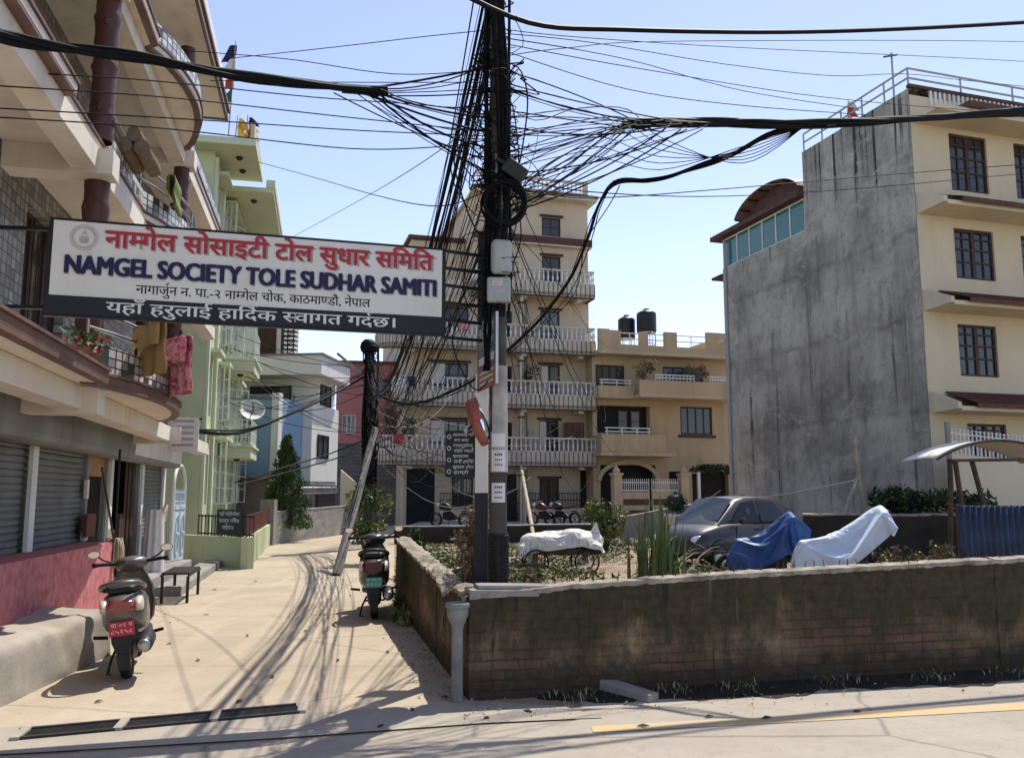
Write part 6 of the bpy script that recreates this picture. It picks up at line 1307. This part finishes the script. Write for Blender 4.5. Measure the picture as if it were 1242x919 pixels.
def cabx(y, z):
    for a, b in zip(cab, cab[1:]):
        if a[0] <= y <= b[0]: f = (y-a[0])/(b[0]-a[0]); zt, tw, bw = [a[i]+(b[i]-a[i])*f for i in (1, 2, 3)]; break
    f = (z-.90)/max(.01, zt-.03-.90); return bw+(tw-bw)*min(1, f)+.012
for s_ in (-1, 1):
    for nm, pl in (('front_window', [(-.28,.955),(.62,.955),(.52,1.12),(.18,1.36),(-.26,1.41)]), ('rear_window', [(-1.08,.975),(-.36,.955),(-.34,1.41),(-.95,1.385),(-1.2,1.2)]), ('quarter_window', [(-1.38,1.0),(-1.14,.98),(-1.24,1.2),(-1.42,1.2)])):
        m = MB(); m.prism([(s_*cabx(y, z), y, z) for y, z in pl], (-s_*.012, 0, 0)); m.build(nm, M['glass_dark'], car)
    for y0, y1 in ((-.32,-.32), (.62,.60), (-1.12,-1.1)):
        m = MB(); m.bar((s_*.806,y0,.30), (s_*.802,y1,.90), .008, .012); m.build('door_gap', M['room_dark'], car)
    for y in (-.22, -1.0): MB().box(s_*.80-.012, s_*.80+.018, y, y+.16, .80, .83).build('door_handle', M['car_paint'], car)
    m = MB(); m.sphere((s_*.90,.52,.99), .1, 10, sc=(1.0,.55,.75)); m.build('wing_mirror', M['car_paint'], car)
    m = MB(); m.loft([[(x*1+s_*.56, y, z) for x, y, z in sect(w_, z0, z1, y_, 12)] for w_, z0, z1, y_ in ((.12,.60,.72,1.62), (.11,.57,.70,1.70), (.06,.56,.66,1.76))]); m.build('headlight', M['chrome'], car)
    m = MB(); m.loft([[(x+s_*.66, y, z) for x, y, z in sect(w_, z0, z1, y_, 12)] for w_, z0, z1, y_ in ((.05,.72,1.0,-1.78), (.09,.70,1.1,-1.70), (.07,.72,1.05,-1.60))]); m.build('tail_light', M['tail_red'], car)
m = MB(); m.add([(-.585,.93-.0,.985),(.585,.93,.985),(.50,.335,1.415),(0,.325,1.45),(-.50,.335,1.415)], [(0,1,2,3,4)]); m.v = [(x, y+.03, z+.02) for x, y, z in m.v]; m.build('windscreen', M['glass'], car)
m = MB(); m.bar((-.4,.99,.965), (.1,.93,1.0), .015); m.build('wiper', M['black_plastic'], car)
for y in (-1.12, 1.15):
    for s_ in (-1, 1): wheel(car, y, .28, .17, s_*.72)
for y in (-1.12, 1.15):
    for s_ in (-1, 1):
        m = MB(); m.lathe([(.33,-.01),(.345,.0),(.33,.01)], (s_*.80,y,.29), 26, axis='x'); m.build('wheel_arch', M['black_plastic'], car)
MB().cyl((.3,.1,1.47), (.32,-.3,1.62), .008, n=5).build('aerial', M['black_plastic'], car)
# ---------------------------------------------------------------- TARPED BIKES, CART
def drape(par, mt, c, sx_, sy_, rz, cols, frames=55, res=.034, bend=.6, pin=()):
    """a sheet dropped over rough forms until it hangs; the forms are removed again"""
    nu, nv = int(sx_/res), int(sy_/res); m = MB(); E_ = Matrix.Translation(c) @ Matrix.Rotation(rz, 4, 'Z')
    m.grid(lambda u, v: E_ @ Vector(((u-.5)*sx_, (v-.5)*sy_, .02*mnoise.noise(Vector((u*4, v*4, sx_))))), nu, nv); o = m.build('sheet_form', M[mt])
    cm = o.modifiers.new('c', 'CLOTH'); st = cm.settings; st.quality = 7; st.mass = .25; st.tension_stiffness = 25; st.compression_stiffness = 25; st.shear_stiffness = 8; st.bending_stiffness = bend; st.air_damping = 2.5
    cm.collision_settings.distance_min = .012; cm.collision_settings.use_self_collision = True; cm.collision_settings.self_distance_min = .012; cm.collision_settings.collision_quality = 3; cm.point_cache.frame_end = frames+2
    forms = []
    for q in cols+[MB().box(c[0]-4, c[0]+4, c[1]-4, c[1]+4, -.2, .04)]:
        f = q.build('form', M[mt]); k = f.modifiers.new('k', 'COLLISION'); f.collision.thickness_outer = .015; f.collision.cloth_friction = 12; forms.append(f)
    for f in range(1, frames+1): S.frame_set(f)
    me = bpy.data.meshes.new_from_object(o.evaluated_get(bpy.context.evaluated_depsgraph_get()))
    for f in forms+[o]: bpy.data.objects.remove(f)
    S.frame_set(1)
    me.name = 'tarpaulin'; me.polygons.foreach_set('use_smooth', [True]*len(me.polygons)); t = bpy.data.objects.new('tarpaulin', me); COL.objects.link(t); t.parent = par
    b = t.modifiers.new('sub', 'SUBSURF'); b.levels = b.render_levels = 1; b = t.modifiers.new('solid', 'SOLIDIFY'); b.thickness = .005; b.offset = 0
    return t
tb_ = thing('covered_motorbike', 'motorbike under a bright blue tarpaulin beside the car', 'motorbike', (0,0,0), 0, 'covered motorbikes in the garden plot')
Yb = 15.6
drape(tb_, 'tarp_blue', (4.52, Yb, 1.42), 1.75, 1.55, -.12, [MB().tube([(3.98,Yb,.74),(4.25,Yb,.74),(4.5,Yb,.84),(4.92,Yb,1.19)], .07, 10), MB().tube([(4.90,Yb-.33,1.16),(4.94,Yb,1.24),(4.97,Yb+.33,1.18)], .045, 8), MB().tube([(4.94,Yb,1.2),(5.02,Yb,.6),(5.06,Yb,.3)], .07, 8), MB().box(3.95, 5.0, Yb-.12, Yb+.12, .1, .62)])
q = at(925, 690, Yb); h = bpy.data.objects
def hidden_bike(par, x, y, rz):
    e_ = Matrix.Translation((x, y, 0)) @ Matrix.Rotation(rz, 4, 'Z')
    for yy in (-.55, .55):
        m = MB(); m.x = e_; m.lathe([(.20,-.045),(.27,-.05),(.29,0),(.27,.05),(.20,.045)], (0,yy,.29), 20, axis='x'); m.lathe([(.03,-.06),(.03,.06)], (0,yy,.29), 8, axis='x')
        for k in range(8): a = k*.785; m.bar((0,yy,.29), (0,yy+.21*math.cos(a),.29+.21*math.sin(a)), .012)
        m.build('wheel', M['rubber'], par)
    m = MB(); m.x = e_; m.box(-.12, .12, -.4, .35, .25, .5); m.bar((0,.55,.29), (0,.38,.8), .06); m.bar((-.2,-.1,.3), (-.3,-.15,0), .03); m.build('underside', M['black_metal'], par)
hidden_bike(tb_, q.x, Yb, 1.45)
tw_ = thing('covered_motorbike', 'motorbike under a pale white-blue tarpaulin rising to a peak at right', 'motorbike', (0,0,0), 0, 'covered motorbikes in the garden plot')
Yw = 14.6
drape(tw_, 'tarp_pale', (5.46, Yw, 1.55), 2.15, 1.5, .05, [MB().tube([(4.80,Yw,.76),(5.15,Yw,.80),(5.5,Yw,.93),(6.12,Yw,1.32)], .07, 10), MB().tube([(6.08,Yw-.33,1.26),(6.14,Yw,1.36),(6.16,Yw+.33,1.28)], .045, 8), MB().tube([(6.14,Yw,1.3),(6.2,Yw,.6),(6.22,Yw,.3)], .07, 8), MB().box(4.8, 6.1, Yw-.12, Yw+.12, .1, .66)])
q = at(1022, 690, Yw); hidden_bike(tw_, q.x+.1, Yw, -1.5)
ct_ = thing('handcart', 'four-wheeled handcart heaped with sacks under a crumpled white sheet', 'cart', gr(681, 698)+Vector((0,.35,0)), .06)
for x in (-.52, .5):
    for y in (-.33, .33):
        m = MB(); rr2 = .26; m.lathe([(rr2-.035,-.018),(rr2-.01,-.022),(rr2,0),(rr2-.01,.022),(rr2-.035,.018)], (x, y, rr2), 28, axis='y'); o = m.build('wheel', M['rubber'], ct_)
        m = MB(); 
        for k in range(14): a = k*2*math.pi/14; m.bar((x,y+.03*(k % 2*2-1),rr2), (x+.23*math.cos(a),y,rr2+.23*math.sin(a)), .006)
        m.lathe([(.03,-.05),(.03,.05)], (x,y,rr2), 8, axis='y'); m.build('spokes', M['steel'], o)
m = MB(); m.box(-.8, .8, -.28, .28, .46, .52)
for y in (-.26, .26): m.box(-.82, .82, y-.02, y+.02, .40, .46)
m.build('bed', M['bark'], ct_)
for x in (-.52, .5): MB().bar((x,-.34,.26), (x,.34,.26), .03).build('axle', M['rust'], ct_); MB().box(x-.03, x+.03, -.28, .28, .26, .398).build('bearer', M['rust'], ct_)
cl = ct_.location; fm = []; rn = random.Random(4)
for x, y, z, r in ((-.55,-.05,.66,.2), (-.2,.1,.70,.2), (-.3,-.12,.66,.17), (.28,0,.74,.21), (.6,.05,.70,.19), (.45,-.12,.66,.16), (.05,.0,.56,.14)): fm.append(MB().sphere((cl.x+x, cl.y+y, z), r, 12, sc=(1.25,1,.75)))
fm.append(MB().box(cl.x-.8, cl.x+.8, cl.y-.28, cl.y+.28, .42, .56))
cs_ = drape(ct_, 'tarp_white', (cl.x, cl.y, 1.0), 2.1, 1.15, .06, fm, 45, .028, .4); cs_.name = 'sheet'; cs_.data.transform(Matrix.Translation(-Vector(cl))); cs_.data.transform(Matrix.Rotation(-.06, 4, 'Z'))
m = MB(); m.prism([(.62,-.1,.86),(.82,-.1,.80),(.74,-.08,1.05)], (0,.05,0)); m.build('sheet_corner', M['tarp_white'], ct_)
# ---------------------------------------------------------------- GARDEN
def blade(m, p, h, w_, lean, az, mi=0, droop=0., n=6):
    d = Vector((math.cos(az), math.sin(az), 0)); s_ = Vector((-d.y, d.x, 0)); vs = []
    for i in range(n+1):
        t = i/n; q = Vector(p)+d*(lean*h*t*t)+Vector((0,0,h*(t-droop*t*t*t))); ww2 = w_*(1-t**2.2)*(.6+.4*min(1, t*4)); vs += [q-s_*ww2, q+s_*ww2]
    m.add(vs, [(2*i, 2*i+1, 2*i+3, 2*i+2) for i in range(n)], True, mi)
q = at(800, 690, 10.6); ir = thing('iris_clump', 'tall sword-leaved plant with drooping dry blades behind the mossy wall', 'plant', (q.x-.02, 10.6, .02)); m = MB()
for i in range(80): blade(m, (R.gauss(0,.14), R.gauss(0,.1), 0), R.uniform(.9,1.66)*(1 if R.random() < .6 else .75), R.uniform(.02,.036), R.uniform(0,.3), R.uniform(0,6.28), 0)
for i in range(10): blade(m, (-.06+R.gauss(0,.08), R.gauss(0,.08), 0), R.uniform(1.3,1.66), .03, R.uniform(0,.07), R.uniform(0,6.28), 0)
m.build('leaves', M['blade'], ir); m = MB()
for i in range(40): blade(m, (R.gauss(.08,.14), R.gauss(0,.1), 0), R.uniform(1.3,2.0), R.uniform(.010,.018), R.uniform(.2,.55), R.choice((R.uniform(-.9,.7), R.uniform(-.9,.7), R.uniform(2.4,3.8))), 0, R.uniform(.4,.68), 12)
m.build('dry_leaves', M['blade_dry'], ir)
q = at(735, 655, 23); shrub('small_tree', 'young yellow-green shrub tree behind the handcart', 'tree', (q.x, 23, .02), 1.55, .62, 900, .075, ['leaf_light', 'leaf_light', 'leaf'], 12, 8)
q = at(462, 650, 22.5); shrub('roadside_shrub', 'leafy green shrub at the lane end of the mossy wall', 'plant', (q.x, 20.5, .0), 1.9, .55, 700, .085, ['leaf', 'leaf_light'], 10, 6)
q = at(500, 655, 18); shrub('garden_weed', 'leafy dark weed against the back of the low wall by the lane', 'plant', (q.x+.1, 17.5, .02), 1.0, .3, 300, .07, ['leaf'], 6, 5)
q = at(579, 700, 8.8); ds = thing('dry_shrub', 'dry brown twiggy shrub just behind the main pole', 'plant', (q.x, 9.0, .02)); m = MB(); t_ = MB()
for i in range(130):
    a = R.uniform(0,6.28); l = R.uniform(.75,1.42); rr3 = R.uniform(.03,.25); p = [(0+.05*math.cos(a),.05*math.sin(a),0), (rr3*.6*math.cos(a),rr3*.5*math.sin(a),l*.5), (rr3*math.cos(a)+R.uniform(-.04,.04),rr3*math.sin(a),l)]; t_.tube(p, [.006,.004,.002], 4)
    leafy(m, p[2], (.06,.06,.08), 7, .035); leafy(m, p[1], (.08,.08,.12), 5, .03)
t_.build('twigs', M['rust'], ds); m.build('leaves', M['leaf_dry'], ds)
# wire mesh round the shrub
wm = thing('wire_mesh', 'rusty wire mesh panel standing behind the main pole', 'fence', (WC.x, WC.y, 0)); m = MB(); a = Vector((-.28,1.15,0)); b = Vector((.62,1.35,0))
for i in range(26): p = a.lerp(b, i/25); m.bar(p+Vector((0,0,.0)), p+Vector((R.uniform(-.02,.02),0,1.05+R.uniform(-.1,.1))), .005)
for i in range(12): m.bar(a+Vector((0,0,.1+i*.085)), b+Vector((0,0,.1+i*.085)), .005)
m.build('mesh', M['rust'], wm)
# bamboo and timber lying in the plot, stakes
def stick(name, label, p, q, r, mt='bamboo', group=None, cat='pole'):
    p = Vector(p); q = Vector(q); n = max(2, int((q-p).length/.3)); m = MB(); P = [p.lerp(q, i/n) for i in range(n+1)]; m.tube([x+Vector((R.uniform(-.008,.008),0,R.uniform(-.008,.008))) for x in P], [r*(1.12 if i % 2 else 1) for i in range(n+1)], 7); return tag(m.build(name, M[mt]), label, cat, group)
for i, (x0, y0, x1, y1, py) in enumerate(((515,681,600,668,0), (530,686,610,676,0), (545,692,600,684,0), (500,676,575,673,0), (640,676,612,684,0), (655,672,612,679,0), (600,662,520,672,0))):
    a, b = gr(x0, y0, .09), gr(x1, y1, .12); stick('bamboo_pole', 'weathered bamboo pole lying in the weedy pile behind the lane wall', a, b, .04, 'bamboo', 'bamboo poles lying in the garden plot')
a = at(649, 641, 27.5); stick('leaning_bamboo', 'bamboo pole leaning on the beige block behind the handcart', (a.x, 27.5, .05), at(632, 566, 41), .07)
a = at(1040, 612, 22.6); stick('bamboo_stake', 'tall bamboo stake standing against the bare grey wall', (a.x+.15, 22.4, 0), at(1035, 530, 22.6), .05); a = at(1023, 640, 20); stick('bamboo_prop', 'short bamboo prop leaning on the tall stake', (a.x-.1, 20.8, .02), at(1039, 580, 22.4), .04)
wire([at(885,603,33), at(930,602,29), at(980,594,25.5), at(1038,582,22.5)], .018, 'pale rope tied from the ochre house to the bamboo stake', None, 'paper', name='rope')
# red brick edging and soil beds
be = thing('brick_edging', 'low red brick edging across the garden plot behind the handcart', 'edging', (0,0,0)); a, b = gr(640, 672), gr(800, 662); wall_run([Vector((a.x,a.y,0)), Vector((b.x,b.y,0))], [.20,.22], .2, 'bricks', 'brick_red', be, seg=.25, amp=.02, cap=False)
for i in range(60):
    p = gr(R.uniform(640,880), R.uniform(668,700)); p.z = .07
    if p.y > 20 or p.y < 10: continue
mr = MB()
for i in range(900):
    p = gr(R.uniform(625,790), R.uniform(655,705)); s_ = R.uniform(.012,.05); q = [p+Vector((R.uniform(-1,1)*s_, R.uniform(-1,1)*s_, .05+R.uniform(0,1)*s_)) for _ in range(4)]; mr.add(q, [(0,1,2),(0,3,1),(1,3,2),(0,2,3)], False, R.choice((0,0,1)))
tag(mr.build('rubble', [M['rubble'], M['soil']]), 'broken brick rubble and dry clods strewn over the garden plot', 'rubble', kind='stuff')
mg = MB()
def inlot(): u, v = R.random(), R.random()**1.2; a_ = Vector((-.1,7.6,0)).lerp(Vector((9.0,10.2,0)), u); b_ = Vector((-3.0,26.5,0)).lerp(Vector((9.2,25.5,0)), u); return a_.lerp(b_, v)
for i in range(30000):
    if i % 4: p = gr(485+R.random()**1.2*170, R.uniform(650,760)); 
    else: p = inlot()
    if not (7.7 < p.y < 27) or p.x < -.62-.235*(p.y-7.3): continue
    dense = math.sin(p.x*1.7+1)*math.sin(p.y*.8)+.5*math.sin(p.x*4+p.y*3)
    if dense < (-.75 if p.x < .6 else .0): continue
    blade(mg, (p.x, p.y, .03), R.uniform(.05,.2)*(1.5 if dense > .8 else 1), R.uniform(.006,.014), R.uniform(.2,.9), R.uniform(0,6.28), R.choice((0,0,1,2)), .3, 3)
    if i % 7 == 0: leafy(mg, (p.x, p.y, .12), (.12,.12,.08), 8, .045, R.choice((0,1)))
for i in range(5200):
    p = inlot()
    if p.x < -.6-.235*(p.y-7.3): continue
    if mnoise.noise(Vector((p.x*.6, p.y*.35, 2))) < .02: continue
    leafy(mg, (p.x, p.y, .08+.1*R.random()), (.1,.1,.09), 5, .05, R.choice((0,1,1)))
for i in range(420):
    k = abs(R.gauss(0,.12)); q = WC+WD*(R.choice((.9,1.7,2.3,3.2,4.1,4.9))+R.gauss(0,.12))+Vector((0,-.05-k,0)); blade(mg, (q.x, q.y, .01), R.uniform(.03,.11), .004, R.uniform(.3,1), R.uniform(0,6.28), R.choice((0,1,2)), .3, 3)
tag(mg.build('grass', [M['leaf_light'], M['leaf'], M['blade_dry']]), 'short weeds and dry grass tufts growing in the garden plot', 'grass', kind='stuff')
for i, (px, Y) in enumerate(((1085,13.5), (1110,13.2), (1135,13.4), (1155,13.0), (1075,13.8), (640,9.2), (665,9.5))):
    q = at(px, 690, Y); shrub('weed_tuft', 'small weed tuft growing up behind the coping of the mossy wall', 'plant', (q.x, Y, .02), R.uniform(.75,.95), .25, 160, .05, ['leaf_light','leaf_dry','leaf'], 5, 5, 'weed tufts behind the mossy wall')
gv = MB()
for i in range(2600):
    k = R.random()
    if k < .45: q = WC+(l1-WC)*R.random()+Vector((-abs(R.gauss(0,.16))-.02,0,0))
    elif k < .75: u_ = R.random()**1.5*8; q = WC+WD*u_+Vector((0,-abs(R.gauss(0,.35))-.03,0))
    else: q = Vector((-5.0+R.gauss(0,.35)-.22*(0), 8.5+R.random()*10, 0)); q.x = -4.6-.225*(q.y-9.3)+abs(R.gauss(0,.3))
    s_ = R.uniform(.004,.016)*(1.6 if R.random() < .06 else 1); c_ = q+Vector((0,0,.012)); pts_ = [c_+Vector((R.uniform(-1,1)*s_, R.uniform(-1,1)*s_, R.uniform(-.3,1)*s_)) for _ in range(4)]; gv.add(pts_, [(0,1,2),(0,3,1),(1,3,2),(0,2,3)], False, R.choice((0,1,2)))
tag(gv.build('gravel', [M['apron'], M['rubble'], M['soil']]), 'fine grit and pebbles gathered along the wall foot and lane edges', 'gravel', kind='stuff')
# litter and small debris on the lane and road
for i, (px, py) in enumerate(((425,722),(860,868),(700,850),(462,880),(370,765),(205,780),(540,845),(330,820),(250,745),(300,770),(240,800),(290,850),(120,850),(410,800),(470,790),(640,862),(590,870),(780,880),(930,870),(1040,862),(310,705),(260,715),(500,860),(820,846),(900,842),(1010,836))):
    p = gr(px, py, .012); m = MB(); d = Vector((R.uniform(-1,1),R.uniform(-1,1),0)).normalized()*.05; s_ = Vector((-d.y,d.x,0))*.35
    m.add([p-d, p+s_+Vector((0,0,.01)), p+d, p-s_+Vector((0,0,.006))], [(0,1,2,3)]); m.v += [(x, y, z+.004) for x, y, z in m.v]; m.f.append((7,6,5,4)); m.m.append(0); m.s.append(False)
    tag(m.build('litter', M['bark']), 'dry leaf or scrap of litter lying on the pale paving', 'litter', 'litter on the paving', 'thing')
